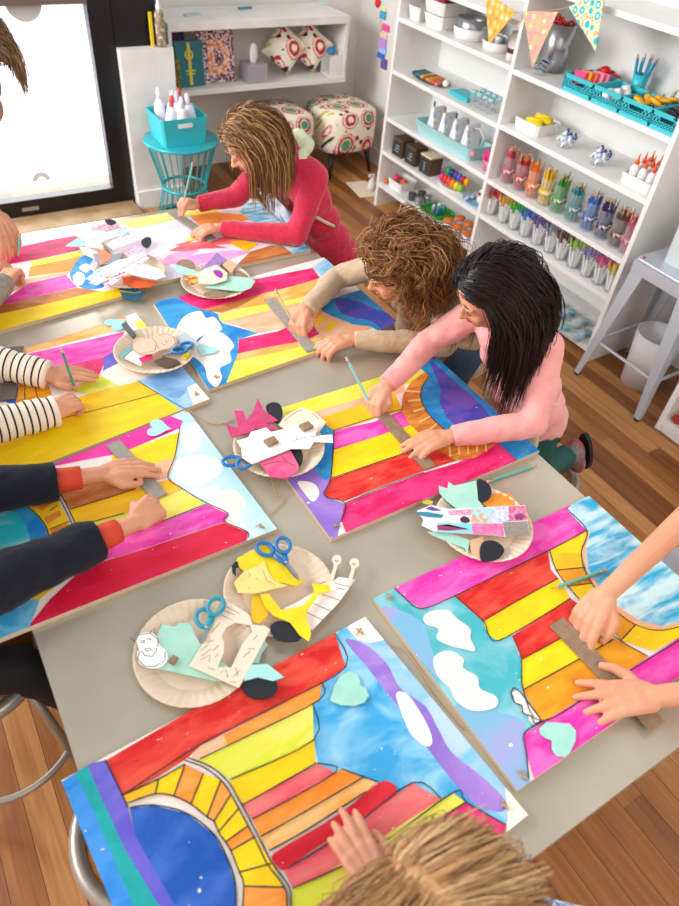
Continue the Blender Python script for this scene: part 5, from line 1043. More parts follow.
# pencils
PG = mat('mint pencil lacquer', '#5fb5a5', .35); PT = mat('pale teal lacquer', '#8cc7cc', .35); PDG = mat('green pencil lacquer', '#4f8f7c', .35)
tube_obj('pencil', 'mint pencil lying by the right plate at the table edge', 'pencil', at(537, 465, TZ+.004), at(487, 482, TZ+.004), .0036, PG)
tube_obj('pencil', 'mint pencil resting across the sun rays beside the bare forearm', 'pencil', at(551, 589, ZP+.006), at(606, 570, ZP+.006), .0036, PG)
def pen(tip, top, label, m, r=.0036): tube_obj('pencil', label, 'pencil', tip, top, r, m, group='pencils in the children\'s hands')
pen(at(373, 410, ZP+.004), at(346, 357, ZP+.115), 'pale teal pencil held by the dark-haired girl', PT)
pen(at(300, 335, ZP+.004), at(275, 289, ZP+.10), 'tan pencil held by the curly-haired child', mat('tan pencil lacquer', '#cdb58c', .4))
pen(at(183, 204, ZP+.03), at(193, 162, ZP+.16), 'pale blue pencil held up by the girl in red', PT)
pen(at(76, 392, ZP+.012), at(61, 348, ZP+.13), 'green pencil held by the striped-sleeved child', PDG)
pen(at(160, 512, ZP+.02), at(149, 498, ZP+.06), 'short pale blue pencil in the navy-sleeved child\'s fist', mat('pale blue lacquer', '#a9d3e8', .35), .0042)
pen(at(18, 258, ZP+.01), at(20, 233, ZP+.07), 'small green pencil held by the hand at the far left', PG)
# loose twine between boards
def twine(label, pts):
    P = smooth_path([at(*p) for p in pts], 6); tag(MB().tube(P, .0011, TWINE, 6).build('twine', smooth=True), label, 'twine', 'loose hanging twine of the paintings')
twine('jute twine loop running off the mid-table plate towards the yellow plate', [(258, 475, TZ+.003), (268, 470, TZ+.01), (275, 492, TZ+.003), (284, 500, TZ+.003), (270, 515, TZ+.003)])
twine('jute twine between the front painting and the right-hand painting', [(385, 645, TZ+.003), (400, 647, TZ+.006), (413, 660, TZ+.003), (436, 695, TZ+.003), (465, 730, TZ+.003)])
twine('thin jute twine near the corner of the navy-sleeved child\'s painting', [(189, 410, ZP+.004), (212, 424, TZ+.003), (235, 420, TZ+.004)])
# ------------------------------------------------------------------ the bookcase along the right wall
SH = mat('white laminate', '#f2f0ee', .4, c2='#e9e7e4', scale=5); BACKP = mat('bookcase back board', '#e6e8e6', .6)
BX, BD, T = 2.56, .33, .022
YR, YM, YL = 1.61, 2.552, 3.495
bc = empty('bookcase', (BX+BD/2, YM, 0), 0, 'tall white two-bay bookcase full of art supplies along the right wall', 'bookcase')
def bpart(name, x0, x1, y0, y1, z0, z1, m=SH):
    o = MB().box(x0-bc.location.x, x1-bc.location.x, y0-bc.location.y, y1-bc.location.y, z0, z1, m).build(name, bc, (0, 0, 0)); return o
for y in (YR, YM-T/2, YL-T): bevel(bpart('side_panel', BX, BX+BD, y, y+T, 0, 1.78), .0015)
RB, LB = (1.38, 1.047, .804, .537, .352, .075), (1.232, 1.055, .798, .544, .349, .149)
for z in RB: bevel(bpart('shelf', BX+.002, BX+BD-.008, YR+T+.0005, YM-T/2-.0005, z-T, z), .0015)
for z in LB: bevel(bpart('shelf', BX+.002, BX+BD-.008, YM+T/2+.0005, YL-T-.0005, z-T, z), .0015)
bpart('shelf', BX, BX+BD, YR+T+.0005, YL-T-.0005, 1.76, 1.78)
bpart('back_panel', BX+BD-.007, BX+BD, YR+T, YM-T/2, .075, 1.76, BACKP); bpart('back_panel', BX+BD-.007, BX+BD, YM+T/2, YL-T, .149, 1.76, BACKP)
bpart('kick_rail', BX+BD-.03, BX+BD-.018, YR+T, YM-T/2, .10, .17, SH)
GLASS = mat('clear glass', '#e9f2f2', .05, alpha=.11, spec=.8); CLP = mat('clear plastic', '#f2f6f8', .12, alpha=.16, spec=.7)
def lobj(name, prof, m, p, label=None, cat=None, group=None, parent=None, seg=24, closed=False):
    o = MB().lathe(prof, m, seg, closed=closed).build(name, parent, p, True); return tag(o, label, cat, group)
def cup(name, r0, r1, h, m, p, label, cat, group=None, t=.0025, seg=24):
    return lobj(name, [(r0, 0), (r0*.5+r1*.5, h*.5), (r1, h), (r1-t, h), (r0*.5+r1*.5-t, h*.5), (r0-t, t), (.0, t)], m, p, label, cat, group, seg=seg)
def tub(name, x, y, z, dx, dy, h, m, label, cat, flare=.006, t=.003, group=None, rz=0):
    mb = MB(); a, b = dx/2, dy/2; f = flare
    def ring(hx, hy, zz): 
        c = .012; return [(hx-c, -hy, zz), (hx, -hy+c, zz), (hx, hy-c, zz), (hx-c, hy, zz), (-hx+c, hy, zz), (-hx, hy-c, zz), (-hx, -hy+c, zz), (-hx+c, -hy, zz)]
    rs = [ring(a-f, b-f, 0), ring(a, b, h), ring(a-t, b-t, h), ring(a-f-t, b-f-t, t)]
    vs = [v for r in rs for v in r]; fs = [tuple(range(8))[::-1], tuple(range(24, 32))]
    for k in range(3):
        for i in range(8): fs.append((k*8+i, k*8+(i+1) % 8, k*8+8+(i+1) % 8, k*8+8+i))
    mb.add(vs, fs, m); o = mb.build(name, None, (x, y, z)); o.rotation_euler = (0, 0, rz); return tag(o, label, cat, group)
rnd = random.Random(9)
# --- jars of coloured pencils
cols = [('dark rose', '#c23f5c'), ('red', '#c5262b'), ('orange', '#ee7a22'), ('yellow', '#f2c91c'), ('green', '#3c9a35'), ('teal', '#2b8c8c'), ('blue', '#2566b8'), ('purple', '#43356f'), ('brown', '#6e4030'), ('pink', '#c95a86')]
px_ = [(506.5, 178), (520, 185), (533, 192), (543.7, 200), (557, 207), (571, 216), (586, 225), (601, 233), (616, 241), (627, 248)]
WT = mat('cedar wood', '#d6a878', .7)
proto_p = None
for i, ((cn, hx), (u, v)) in enumerate(zip(cols, px_)):
    p = at(u, v, .537+.02); y = p.y; x = 2.628; p = V((x, y, .5375))
    j = empty('glass_jar', p, 0, 'straight glass jar of %s pencils on the middle shelf' % cn, 'jar', 'glass jars of coloured pencils')
    lobj('jar_body', [(.033, 0), (.036, .004), (.036, .112), (.034, .118), (.036, .13), (.034, .13), (.032, .118), (.034, .112), (.034, .006), (0, .006)], GLASS, (0, 0, 0), parent=j)
    MB().lathe([(.0364, .05), (.0364, .075), (.0360, .075), (.0360, .05)], mat('jar label '+cn, hx, .6, c2='#e9e2dc', scale=60, lo=.5, hi=.56), 24, closed=True).build('jar_band', j, (0, 0, 0), True)
    m = mat('pencil lacquer '+cn, hx, .4)
    src = empty('coloured_pencil', p, 0, '%s coloured pencil standing in the jar of %s pencils' % (cn, cn), 'pencil', '%s pencils in their jar' % cn)
    MB().tube([(0, 0, .0), (0, 0, .150)], .0042, m, 6).build('shaft', src, (0, 0, 0)); MB().tube([(0, 0, .150), (0, 0, .162)], [.0041, .0016], WT, 6).build('wood_tip', src, (0, 0, 0)); MB().tube([(0, 0, .162), (0, 0, .167)], [.0016, .0003], m, 6).build('lead', src, (0, 0, 0))
    for k in range(17):
        o = src if k == 0 else copy_tree(src)
        a = k*2.4; r = .026*math.sqrt((k+.3)/17)
        o.location = p+V((r*math.cos(a), r*math.sin(a), .007)); o.rotation_euler = (rnd.uniform(-.12, .12)+.0*a, rnd.uniform(-.1, .1), a); o.scale = (1, 1, rnd.uniform(.92, 1.08))
# --- plastic cups of brushes and markers on the shelf below
px2 = [(492, 211, 'red', '#c8262f'), (505, 219, 'amber', '#e9a21c'), (515, 226, 'green', '#35b535'), (526, 233, 'blue', '#2a72c8'), (538, 241, 'violet', '#6a4c9a'), (550, 249, 'grey', '#8a8f96'), (561, 256, 'brown', '#6a3526'), (574, 264, 'lime', '#9cc23c'), (586, 273, 'lilac', '#8c86c6'), (598, 281, 'pink', '#dc4b8c'), (609, 289, 'gold', '#e2bb2c')]
WB = mat('white barrel', '#f1f0ee', .4)
for i, (u, v, cn, hx) in enumerate(px2):
    p = at(u, v, .352+.012); p = V((2.615, p.y, .3525))
    cup('plastic_cup', .030, .037, .085, CLP, p, 'clear cup of %s-tipped markers on the second lowest shelf' % cn, 'cup', 'clear cups of markers')
    m = mat('marker cap '+cn, hx, .4)
    src = empty('marker', p, 0, 'white marker with %s cap in the cup of %s markers' % (cn, cn), 'marker', '%s markers in their cup' % cn)
    MB().tube([(0, 0, 0), (0, 0, .088)], .0052, WB, 8).build('barrel', src, (0, 0, 0)); MB().tube([(0, 0, .088), (0, 0, .092), (0, 0, .125), (0, 0, .128)], [.0052, .0058, .0058, .004], m, 8).build('cap', src, (0, 0, 0))
    for k in range(7):
        o = src if k == 0 else copy_tree(src)
        a = k*2.4; r = .017*math.sqrt((k+.3)/7)
        o.location = p+V((r*math.cos(a), r*math.sin(a), .004)); o.rotation_euler = (-.26*math.sin(a)*(r/.017), .26*math.cos(a)*(r/.017), 0)
# --- teal lattice baskets
def basket(y0, y1, z, label, fill):
    w = y1-y0-.006; d = .17; h = .062; r = empty('lattice_basket', (2.575+d/2, (y0+y1)/2, z+.0005), 0, label, 'basket', 'teal lattice baskets on the shelf')
    mb = MB(); t = .003
    mb.box(-d/2, d/2, -w/2, w/2, 0, t, TEAL)
    for sx in (-1, 1):
        X0, X1 = (sx*d/2-t*(sx > 0), sx*d/2+t*(sx < 0)); X0, X1 = min(X0, X1), max(X0, X1)
        for a, b in ((t, .014), (.019, .024), (.029, .034), (.049, h)): mb.box(X0, X1, -w/2, w/2, a, b, TEAL)
        n = 9
        for k in range(n+1):
            yy = -w/2+w*k/n
            if n*.3 < k < n*.7: mb.box(X0, X1, yy-.003, yy+.003, .014, .034, TEAL)
            else: mb.box(X0, X1, yy-.004, yy+.004, .014, .049, TEAL)
        mb.box(X0, X1, -w/2, -w*.22, .034, .042, TEAL); mb.box(X0, X1, w*.22, w/2, .034, .042, TEAL)
    for sy in (-1, 1):
        Y0, Y1 = sorted((sy*w/2, sy*(w/2-t)))
        for a, b in ((t, .014), (.019, .024), (.029, .034), (.039, h)): mb.box(-d/2, d/2, Y0, Y1, a, b, TEAL)
        for k in range(13): xx = -d/2+d*k/12; mb.box(xx-.003 if k else xx, xx+.003 if k < 12 else xx, Y0, Y1, .014, .039, TEAL)
    mb.build('basket_body', r, (0, 0, 0))
    mb = MB(); mb.box(-d/2-.003, d/2+.003, -w/2-.003, -w/2+.002, h, h+.004, TEAL); mb.box(-d/2-.003, d/2+.003, w/2-.002, w/2+.003, h, h+.004, TEAL); mb.box(-d/2-.003, -d/2+.003, -w/2, w/2, h, h+.004, TEAL); mb.box(d/2-.003, d/2+.003, -w/2, w/2, h, h+.004, TEAL)
    mb.build('rim', r, (0, 0, 0)); return r
zb = 1.047
ys = [atx(u, v, 2.58).y for u, v in ((563, 84), (590.5, 98.5), (618, 112.5), (648.5, 126), (678, 140))]
names = ['teal lattice basket holding pink and orange erasers', 'teal lattice basket holding white rolls, second from the pink erasers', 'teal lattice basket heaped with orange-yellow pieces', 'teal lattice basket holding black tools at the right end']
bk = [basket(ys[i+1], ys[i], zb, names[i], None) for i in range(4)]
def lump(name, label, cat, c, r, m, group=None, seg=12, rot=0, bumpy=0, seed=1):
    mb = MB(); mb.ball((0, 0, 0), r, m, seg, max(6, seg*2//3)); rn = random.Random(seed)
    if bumpy: mb.v = [(v[0]*(1+rn.uniform(-bumpy, bumpy)), v[1]*(1+rn.uniform(-bumpy, bumpy)), v[2]*(1+rn.uniform(-bumpy, bumpy))) for v in mb.v]
    o = mb.build(name, None, c, True); o.rotation_euler = (0, 0, rot); return tag(o, label, cat, group)
def blk(name, label, cat, c, s, m, rot=(0, 0, 0), group=None, bv=.002):
    o = MB().box(-s[0]/2, s[0]/2, -s[1]/2, s[1]/2, 0, s[2], m).build(name, None, c); o.rotation_euler = rot; bevel(o, bv); return tag(o, label, cat, group)
c = bk[0].location
for k, (hx, nm) in enumerate((('#f0417f', 'hot pink'), ('#f49a25', 'orange'), ('#ee5a4a', 'coral'), ('#f78fa8', 'pale pink'), ('#f26a8f', 'rose'))):
    blk('eraser', nm+' eraser block in the first teal basket', 'eraser', c+V((-.05+.022*k, .03-.013*k, .036)), (.018, .055, .045), mat('eraser '+nm, hx, .7), (0, .15, .2), 'erasers in the first basket')
c = bk[1].location
for k in range(4): 
    o = lobj('tape_roll', [(.012, 0), (.024, 0), (.024, .03), (.012, .03)], mat('white tape', '#eef1f1', .5), c+V((-.055+.033*k, .028-.018*(k % 3), .034+.004*(k % 2))), 'white tape roll in the second teal basket', 'tape', 'white rolls in the second basket', closed=True); o.rotation_euler = (1.2, 0, .3*k)
c = bk[2].location
for k in range(9): 
    o = lump('foam_piece', 'orange-yellow foam piece heaped in the third teal basket', 'foam piece', c+V((-.06+.017*k, .04*math.sin(k*2.2), .055+.008*(k % 3))), (.030, .022, .010), mat('orange yellow foam', '#f6b21c', .7), 'orange-yellow pieces in the third basket', seed=k); o.rotation_euler = (.3*math.sin(k), .4*math.cos(k*1.7), k)
c = bk[3].location
for k in range(5): 
    o = MB().tube([(0, -.05, 0), (0, -.02, .003), (0, .03, .003), (0, .055, 0)], [.006, .010, .009, .004], BLACKM, 10).build('black_tool', None, c+V((-.06+.028*k, 0, .060+.006*(k % 2))), True); o.rotation_euler = (0, 0, .3*(k-2)); tag(o, 'black handled tool lying across the right-end teal basket', 'tool', 'black tools in the right basket')
# steel canister, red scissors, blue glass bowl etc. on the same shelf
p = at(548, 68, zb+.01); p = V((2.74, p.y-.0, zb+.0005)); can = cup('steel_canister', .062, .064, .19, STEEL, p, 'tall shiny steel canister topped with red things, behind the pink pennant', 'canister')
for k in range(8):
    a = k*.8; o = MB().tube([(.012*math.cos(t), .018*math.sin(t), 0) for t in [i*.524 for i in range(12)]], .005, mat('red plastic', '#c8141d', .35), 6, closed=True).build('scissor_handle', None, p+V((.036*math.cos(a), .036*math.sin(a), .178+.012*(k % 3))), True); o.rotation_euler = (1.2*math.sin(a), .6*math.cos(a*2), a); tag(o, 'red scissor handle sticking out of the steel canister', 'scissors', 'red handles in the canister')
p = atx(541, 66, 2.63); p.z = zb+.0005
cup('glass_bowl', .030, .060, .055, GLASS, p, 'clear glass bowl of dark blue pieces at the left of the basket shelf', 'bowl')
for k in range(7): blk('navy_piece', 'navy blue scrap in the clear glass bowl', 'scrap', p+V((.02*math.cos(k*2.1), .02*math.sin(k*2.1), .010+.006*k)), (.03, .02, .006), mat('navy felt', '#23265a', .8), (.5*math.sin(k), .5*math.cos(k), k), 'navy scraps in the bowl', .001)
p = atx(587, 70, 2.70); p.z = zb
for k in range(10): 
    o = lump('red_pompom', 'glossy red piece heaped behind the erasers basket', 'bead', V((2.79+.022*math.cos(k*2.4), 2.2+.045*math.sin(k*2.4)-.012*k*.2, zb+.018+.018*(k//3))), (.026, .024, .018), mat('red plastic', '#c8141d', .35), 'red pieces behind the baskets', seed=k)
mc = V((2.80, 2.03, zb+.0005)); cup('teal_cup', .028, .034, .10, TEAL, mc, 'teal cup of turquoise pencils standing behind the baskets', 'cup')
src = empty('coloured_pencil', mc, 0, 'turquoise pencil in the teal cup behind the baskets', 'pencil', 'turquoise pencils in the teal cup')
tm = mat('turquoise lacquer', '#1e9bc0', .4); MB().tube([(0, 0, 0), (0, 0, .150)], .0042, tm, 6).build('shaft', src, (0, 0, 0)); MB().tube([(0, 0, .150), (0, 0, .165)], [.0041, .001], WT, 6).build('wood_tip', src, (0, 0, 0))
for k in range(9):
    o = src if k == 0 else copy_tree(src); a = k*2.4; r = .017*math.sqrt((k+.3)/9); o.location = mc+V((r*math.cos(a), r*math.sin(a), .006)); o.rotation_euler = (-.2*math.sin(a), .2*math.cos(a), 0)
def roll(name, label, c, r, ri, w, m, rx):
    o = MB().lathe([(ri, -w/2), (r, -w/2), (r, w/2), (ri, w/2)], m, 28, closed=True).build(name, None, c, True); o.rotation_euler = rx; return tag(o, label, 'tape')
roll('tape_roll', 'large cream tape roll standing against the back board', V((2.80, 1.80, zb+.062)), .060, .042, .03, mat('cream tape', '#d9d3c4', .5), (0, 1.45, .2))
roll('tape_roll', 'grey tape roll leaning behind the orange-yellow basket', V((2.83, 1.72, zb+.056)), .055, .040, .03, mat('grey tape', '#a9aaa6', .5), (0, 1.35, .1))
roll('tape_roll', 'red tape roll behind the black tools basket', V((2.785, 1.665, zb+.04)), .036, .020, .03, mat('red plastic', '#c8141d', .35), (1.2, 0, .4))
for k in range(6):
    o = MB().tube([(0.011*math.cos(t), .015*math.sin(t), 0) for t in [i*.524 for i in range(12)]], .003, mat('olive metal', '#6f6a55', .4, .4), 6, closed=True).build('hook', None, V((2.82, 1.93-.012*k, zb+.02+.01*(k % 3))), True); o.rotation_euler = (.8*k, .5, .3*k); tag(o, 'dull olive metal ring in the heap behind the teal baskets', 'ring', 'olive rings behind the baskets')
tub('teal_tray', 2.80, 1.89, zb+.0005, .06, .16, .05, TEAL, 'teal tray behind the two middle baskets', 'tray') if False else None
# --- shelf below: basket of yellow rolls, two bowls, caddy of glue bottles
z = .804
p = atx(527, 128, 2.64); p.z = z+.0005
tub('white_basket', 2.68, p.y-.02, z+.0005, .16, .17, .05, WHITE, 'white plastic basket of yellow rolls on the left of its shelf', 'basket')
YR_ = mat('yellow cloth', '#f4d91c', .7)
for k in range(6): 
    o = lump('yellow_roll', 'yellow roll lying in the white basket', 'roll', V((2.63+.02*k, p.y-.045+.02*(k % 3), z+.040+.008*(k % 2))), (.016, .045, .016), YR_, 'yellow rolls in the white basket', rot=.5); 
bl = mat('white blue bottle print', '#f4f6fa', .4, c2='#3f74c4', scale=55, lo=.56, hi=.6)
for n, (u, v) in enumerate(((563, 151), (596, 170))):
    p = atx(u, v, 2.66); p.z = z+.0005
    cup('clear_bowl', .035, .062, .052, GLASS, p, ('clear bowl of white and blue paint tubes, the left one', 'clear bowl of white and blue paint tubes, the right one')[n], 'bowl', 'clear bowls of paint tubes')
    for k in range(14):
        a = k*2.4; r = .036*math.sqrt((k+.5)/14); zz = z+.022+.026*(1-(r/.036)**2)+.012*(k % 2)
        o = MB().tube([(0, 0, -.022), (0, 0, -.012), (0, 0, .010)], [.003, .009, .011], bl, 8).tube([(0, 0, .010), (0, 0, .020)], [.006, .006], mat('blue cap', '#1f4fa8', .4) if k % 3 else DARKP, 8).build('paint_tube', None, p+V((r*math.cos(a), r*math.sin(a), zz-z)), True)
        o.rotation_euler = (1.1*math.sin(a*1.3), 1.1*math.cos(a), a); tag(o, 'small white and blue paint tube heaped in the %s clear bowl' % ('left', 'right')[n], 'paint tube', 'paint tubes in the %s bowl' % ('left', 'right')[n])
p = V((2.68, 1.735, z+.0005)); tub('white_caddy', p.x, p.y, p.z, .17, .17, .045, WHITE, 'white woven caddy of orange-tipped glue bottles at the right end', 'caddy')
OT = mat('orange nozzle', '#ee5a1f', .45)
for k in range(9):
    q_ = V((2.635+.045*(k//3), 1.785-.045*(k % 3), z+.006)); b = empty('glue_bottle', q_, 0, 'white glue bottle with orange nozzle in the white caddy', 'glue bottle', 'glue bottles in the caddy')
    MB().lathe([(.018, 0), (.019, .004), (.019, .055), (.014, .068), (.008, .074), (0, .074)], WB, 14).build('bottle_body', b, (0, 0, 0), True); MB().lathe([(.010, .074), (.010, .084), (.005, .092), (.0015, .118), (0, .118)], OT, 12).build('nozzle', b, (0, 0, 0), True)
# --- bottom shelf: trays of paint cups
z = .0755
o = tub('clear_tray', 2.64, 1.84, z, .26, .36, .028, CLP, 'clear tray of paint cups on the bottom shelf, sticking out in front', 'tray', flare=.02)
tc_ = ['#8fd0dc', '#5ec3c9', '#6ac06a', '#b9d6dd', '#3f8c9c', '#d5e6ea', '#5d86a0', '#7fb7a8', '#ece7df', '#92b7c8', '#49b0c0', '#cfd8da']
for k in range(12):
    q_ = V((2.565+.068*(k//4)+.004*(k % 2), 1.70+.088*(k % 4), z+.0045)); b = cup('paint_cup', .020, .026, .040, CLP, q_, 'clear little paint cup in the bottom tray', 'paint cup', 'paint cups in the bottom tray', seg=16)
    b['label'] = 'clear paint cup with %s paint in the bottom tray' % ('pale aqua', 'turquoise', 'green', 'pale blue', 'dark teal', 'icy white', 'slate blue', 'sage', 'cream', 'dusty blue', 'bright teal', 'light grey')[k]
    MB().lathe([(0, .004), (.0195, .004), (.0215, .022), (0, .022)], mat('paint in cup %d' % k, tc_[k], .4), 14).build('paint', b, (0, 0, 0))
tub('white_tray', 2.64, 2.24, z, .26, .36, .025, WHITE, 'white tray of brown pieces at the left of the bottom shelf', 'tray', flare=.01)
for k in range(8): lump('brown_lump', 'reddish brown clay lump in the white bottom tray', 'clay lump', V((2.58+.055*(k//3), 2.13+.065*(k % 3), z+.024)), (.026, .03, .020), mat('red clay', '#a8664c', .8, c2='#c98d70', scale=60), 'clay lumps in the white tray', bumpy=.08, seed=k)
# ------------------------------------------------------------------ left bay
z = 1.055
def ly(u, v, x, z): return at(u, v, z).y
for k, (y, lb) in enumerate(((3.40, 'small white tub at the left end of the upper shelf'),)):
    tub('white_tub', 2.66, y, z+.0005, .14, .10, .065, WHITE, lb, 'tub', flare=.012)
tub('white_tub', 2.68, 3.24, z+.0005, .16, .16, .06, WHITE, 'lower white tub of the stacked pair', 'tub', flare=.012, group='stacked white tubs')
tub('white_tub', 2.68, 3.24, z+.062, .17, .17, .06, WHITE, 'upper white tub of the stacked pair with dark red pieces', 'tub', flare=.012, group='stacked white tubs')
for k in range(6): lump('red_bead', 'dark red piece in the upper white tub', 'bead', V((2.65+.03*(k % 3), 3.22+.035*(k//3), z+.115)), .017, mat('dark red', '#a8283c', .6), 'dark red pieces in the tub')
cup('white_dish', .085, .092, .05, WHITE, V((2.69, 3.02, z+.0005)), 'round white dish under the silver ring', 'dish', t=.005, seg=32)
cup('silver_tin', .078, .078, .085, STEEL, V((2.69, 3.02, z+.0065)), 'wide silver tin standing in the round white dish', 'tin', t=.003, seg=32)
cup('white_dish', .070, .078, .04, WHITE, V((2.68, 2.80, z+.0005)), 'low white dish of little jars near the middle upright', 'dish', t=.005, seg=32)
for k in range(4): lobj('small_jar', [(.018, 0), (.018, .045), (.019, .046), (.019, .06), (0, .06)], mat('jar glass dark lid', '#4c4a50' if k % 2 else '#d8dde2', .3), V((2.655+.05*(k//2), 2.775+.045*(k % 2), z+.006)), ('dark small jar, front of the low white dish', 'pale small jar, front of the low white dish', 'dark small jar, back of the low white dish', 'pale small jar, back of the low white dish')[k], 'jar')
for k in range(2): lobj('white_canister', [(.033, 0), (.034, .05), (.034, .10), (.030, .105), (.030, .115), (0, .115)], WHITE, V((2.64+.07*k, 2.64, z+.0005)), ('white canister with a lid beside the gold pennant, front one', 'white canister with a lid beside the gold pennant, back one')[k], 'canister')
MB_ = MB().lathe([(.0352, .03), (.0352, .05), (.0342, .05), (.0342, .03)], mat('plum tape', '#5a1c4a', .5), 24, closed=True).build('plum_band', None, V((2.64, 2.64, z+.0005)), True); tag(MB_, 'plum band round the front white canister', 'band')
z = .798
o = MB().lathe([(0, 0), (.07, 0), (.085, .012), (.083, .013), (.069, .002), (0, .002)], mat('dark grey tray', '#4a4a4c', .4), 32).build('oval_tray', None, V((2.66, 3.24, z+.0005)), True); o.scale = (.9, 1.75, 1); tag(o, 'dark oval tray holding coloured sticks', 'tray')
for k, (nm, hx) in enumerate((('navy', '#32457c'), ('green', '#4c8a6a'), ('blue', '#2c7aa4'), ('yellow', '#e8b52c'), ('red', '#c8403a'), ('lime', '#b8b83c'), ('orange', '#e87a3a'), ('coral', '#e8604a'), ('tan', '#c98a6a'))):
    blk('crayon_stick', nm+' chalk stick on the dark oval tray', 'chalk', V((2.655, 3.345-.026*k, z+.008)), (.10, .020, .016), mat('chalk '+nm, hx, .8), (0, 0, .15), None, .004)
lump('white_ball', 'small white ball at the right tip of the oval tray', 'ball', V((2.635, 3.08, z+.032)), .018, WHITE)
o = blk('teal_box', 'flat teal box right of the oval tray', 'box', V((2.66, 2.94, z+.0005)), (.10, .15, .022), TEAL)
for k in range(8):
    y = 2.83-.045*(k % 4); x = 2.62+.06*(k//4)
    b = empty('small_glass_jar', (x, y, z+.0005), 0, 'small clear jar with a pale teal lid in the cluster by the upright', 'jar', 'small clear jars by the middle upright')
    MB().lathe([(.018, 0), (.019, .05), (.016, .058), (.0145, .058), (.017, .05), (.016, .004), (0, .004)], GLASS, 16).build('jar_body', b, (0, 0, 0), True); MB().lathe([(.018, .058), (.018, .07), (0, .07)], mat('pale teal lid', '#9fd8da', .4), 16).build('lid', b, (0, 0, 0), True)
z = .544
PB = mat('powder blue tin', '#a8d8dc', .4)
cr_ = tub('blue_crate', 2.66, 2.98, z+.0005, .17, .50, .07, PB, 'powder blue crate of white pouches on the third shelf', 'crate', flare=.02, t=.004)
MB().tube([V((0, -.235, .06)), V((0, -.245, .12)), V((0, -.20, .15)), V((0, -.17, .14))], .004, WHITE, 8).build('handle', cr_, (0, 0, 0), True)
for k in range(4):
    y = 3.13-.10*k; pz = z+.006; b = empty('paint_pouch', (2.66, y, pz), 0, ('leftmost', 'second', 'third', 'rightmost')[k]+' white pouch standing in the powder blue crate', 'pouch', 'white pouches in the crate')
    o = MB().add([(-.05, -.035, 0), (.05, -.035, 0), (.05, .035, 0), (-.05, .035, 0), (-.045, -.008, .15), (.045, -.008, .15), (.045, .008, .15), (-.045, .008, .15)], [(3, 2, 1, 0), (4, 5, 6, 7), (0, 1, 5, 4), (1, 2, 6, 5), (2, 3, 7, 6), (3, 0, 4, 7)], mat('pouch print', '#f7f8fb', .4, c2='#8fb4e6', scale=28, lo=.58, hi=.68)).build('pouch_body', b, (0, 0, 0)); bevel(o, .006)
    MB().tube([(0, .04, .04), (0, .045, .16)], .005, [mat('black brush', '#22252a', .5), mat('brown brush', '#a3643a', .5), mat('black brush', '#22252a', .5), mat('grey brush', '#6f7278', .5)][k], 8).build('brush', b, (0, 0, 0))
for k in range(5): lump('pink_piece', 'rosy clay ball at the front of the powder blue crate', 'clay ball', V((2.605, 3.07-.085*k, z+.045)), .016, mat('rosy clay', '#d99a94', .7), 'rosy balls in the crate')
hp = mat('hot pink', '#f2318f', .45); cupp = V((2.62, 2.615, z+.0005)); cup('pink_cup', .026, .036, .055, mat('pink clear plastic', '#f58fc0', .2, alpha=.6), cupp, 'pink cup bristling with hot pink sticks by the middle upright', 'cup')
for k in range(10):
    a = k*2.4; r = .02*math.sqrt((k+.4)/10); d = V((math.cos(a)*r*1.2, math.sin(a)*r*1.2, .085+.02*(k % 3))); o = MB().tube([(0, 0, 0), d], [.005, .006], hp, 7).build('pink_stick', None, cupp+V((math.cos(a)*r*.8, math.sin(a)*r*.8, .006)), True); tag(o, 'hot pink stick in the pink cup', 'stick', 'hot pink sticks in the cup')
z = .349
for k, (u, v) in enumerate(((395, 158), (408.5, 166), (423, 174))):
    y = (3.37, 3.235, 3.09)[k]; b = empty('black_label_box', (2.635, y, z+.0005), 0, ('leftmost chalkboard-fronted wooden box', 'middle chalkboard-fronted wooden box', 'pale-lidded chalkboard-fronted wooden box, right of the other two')[k], 'box', 'chalkboard boxes on the fourth shelf')
    bevel(MB().box(-.045, .045, -.048, .048, 0, .095, mat('dark walnut', '#5e4630', .6)).build('box_body', b, (0, 0, 0)), .002)
    MB().box(-.0475, -.0452, -.042, .042, .006, .088, mat('chalkboard', '#24282b', .7, c2='#34393d', scale=40)).build('label_plate', b, (0, 0, 0))
    MB().box(-.045, .045, -.048, .048, .0952, .103, [mat('dark walnut', '#5e4630', .6), mat('dark walnut', '#5e4630', .6), mat('cream lid', '#efe3c2', .5)][k]).build('lid', b, (0, 0, 0))
    mb = MB(); cm = mat('chalk writing', '#b9bcbc', .8)
    for q_ in range(3): mb.box(-.0480, -.0476, -.022, .022-.008*q_, .03+.016*q_, .034+.016*q_, cm) if k < 2 else mb.box(-.0480, -.0476, -.004, .004, .022+.017*q_, .034+.017*q_, cm)
    mb.build('chalk_marks', b, (0, 0, 0))
o = MB().lathe([(0, 0), (.06, 0), (.075, .012), (.073, .013), (.058, .003), (0, .003)], WHITE, 28).build('white_platter', None, V((2.65, 2.87, z+.0005)), True); o.scale = (1, 1.5, 1); tag(o, 'white platter of bright toy eggs on the fourth shelf', 'platter')
for k, (nm, hx) in enumerate((('magenta', '#d8308c'), ('red', '#e02a2a'), ('scarlet', '#f0482c'), ('orange', '#f08a1c'), ('yellow', '#f4d21c'), ('lime', '#8cc63c'), ('green', '#2fa35a'), ('navy', '#26468c'), ('purple', '#7a3c9c'), ('blue', '#2f74d0'), ('ruby', '#c01c3c'), ('gold', '#e8b01c'))):
    lump('toy_egg', nm+' toy egg on the white platter', 'toy egg', V((2.62+.042*(k//6)+.0, 2.955-.033*(k % 6), z+.030+.028*(k//6))), (.019, .017, .024), mat('egg '+nm, hx, .35))
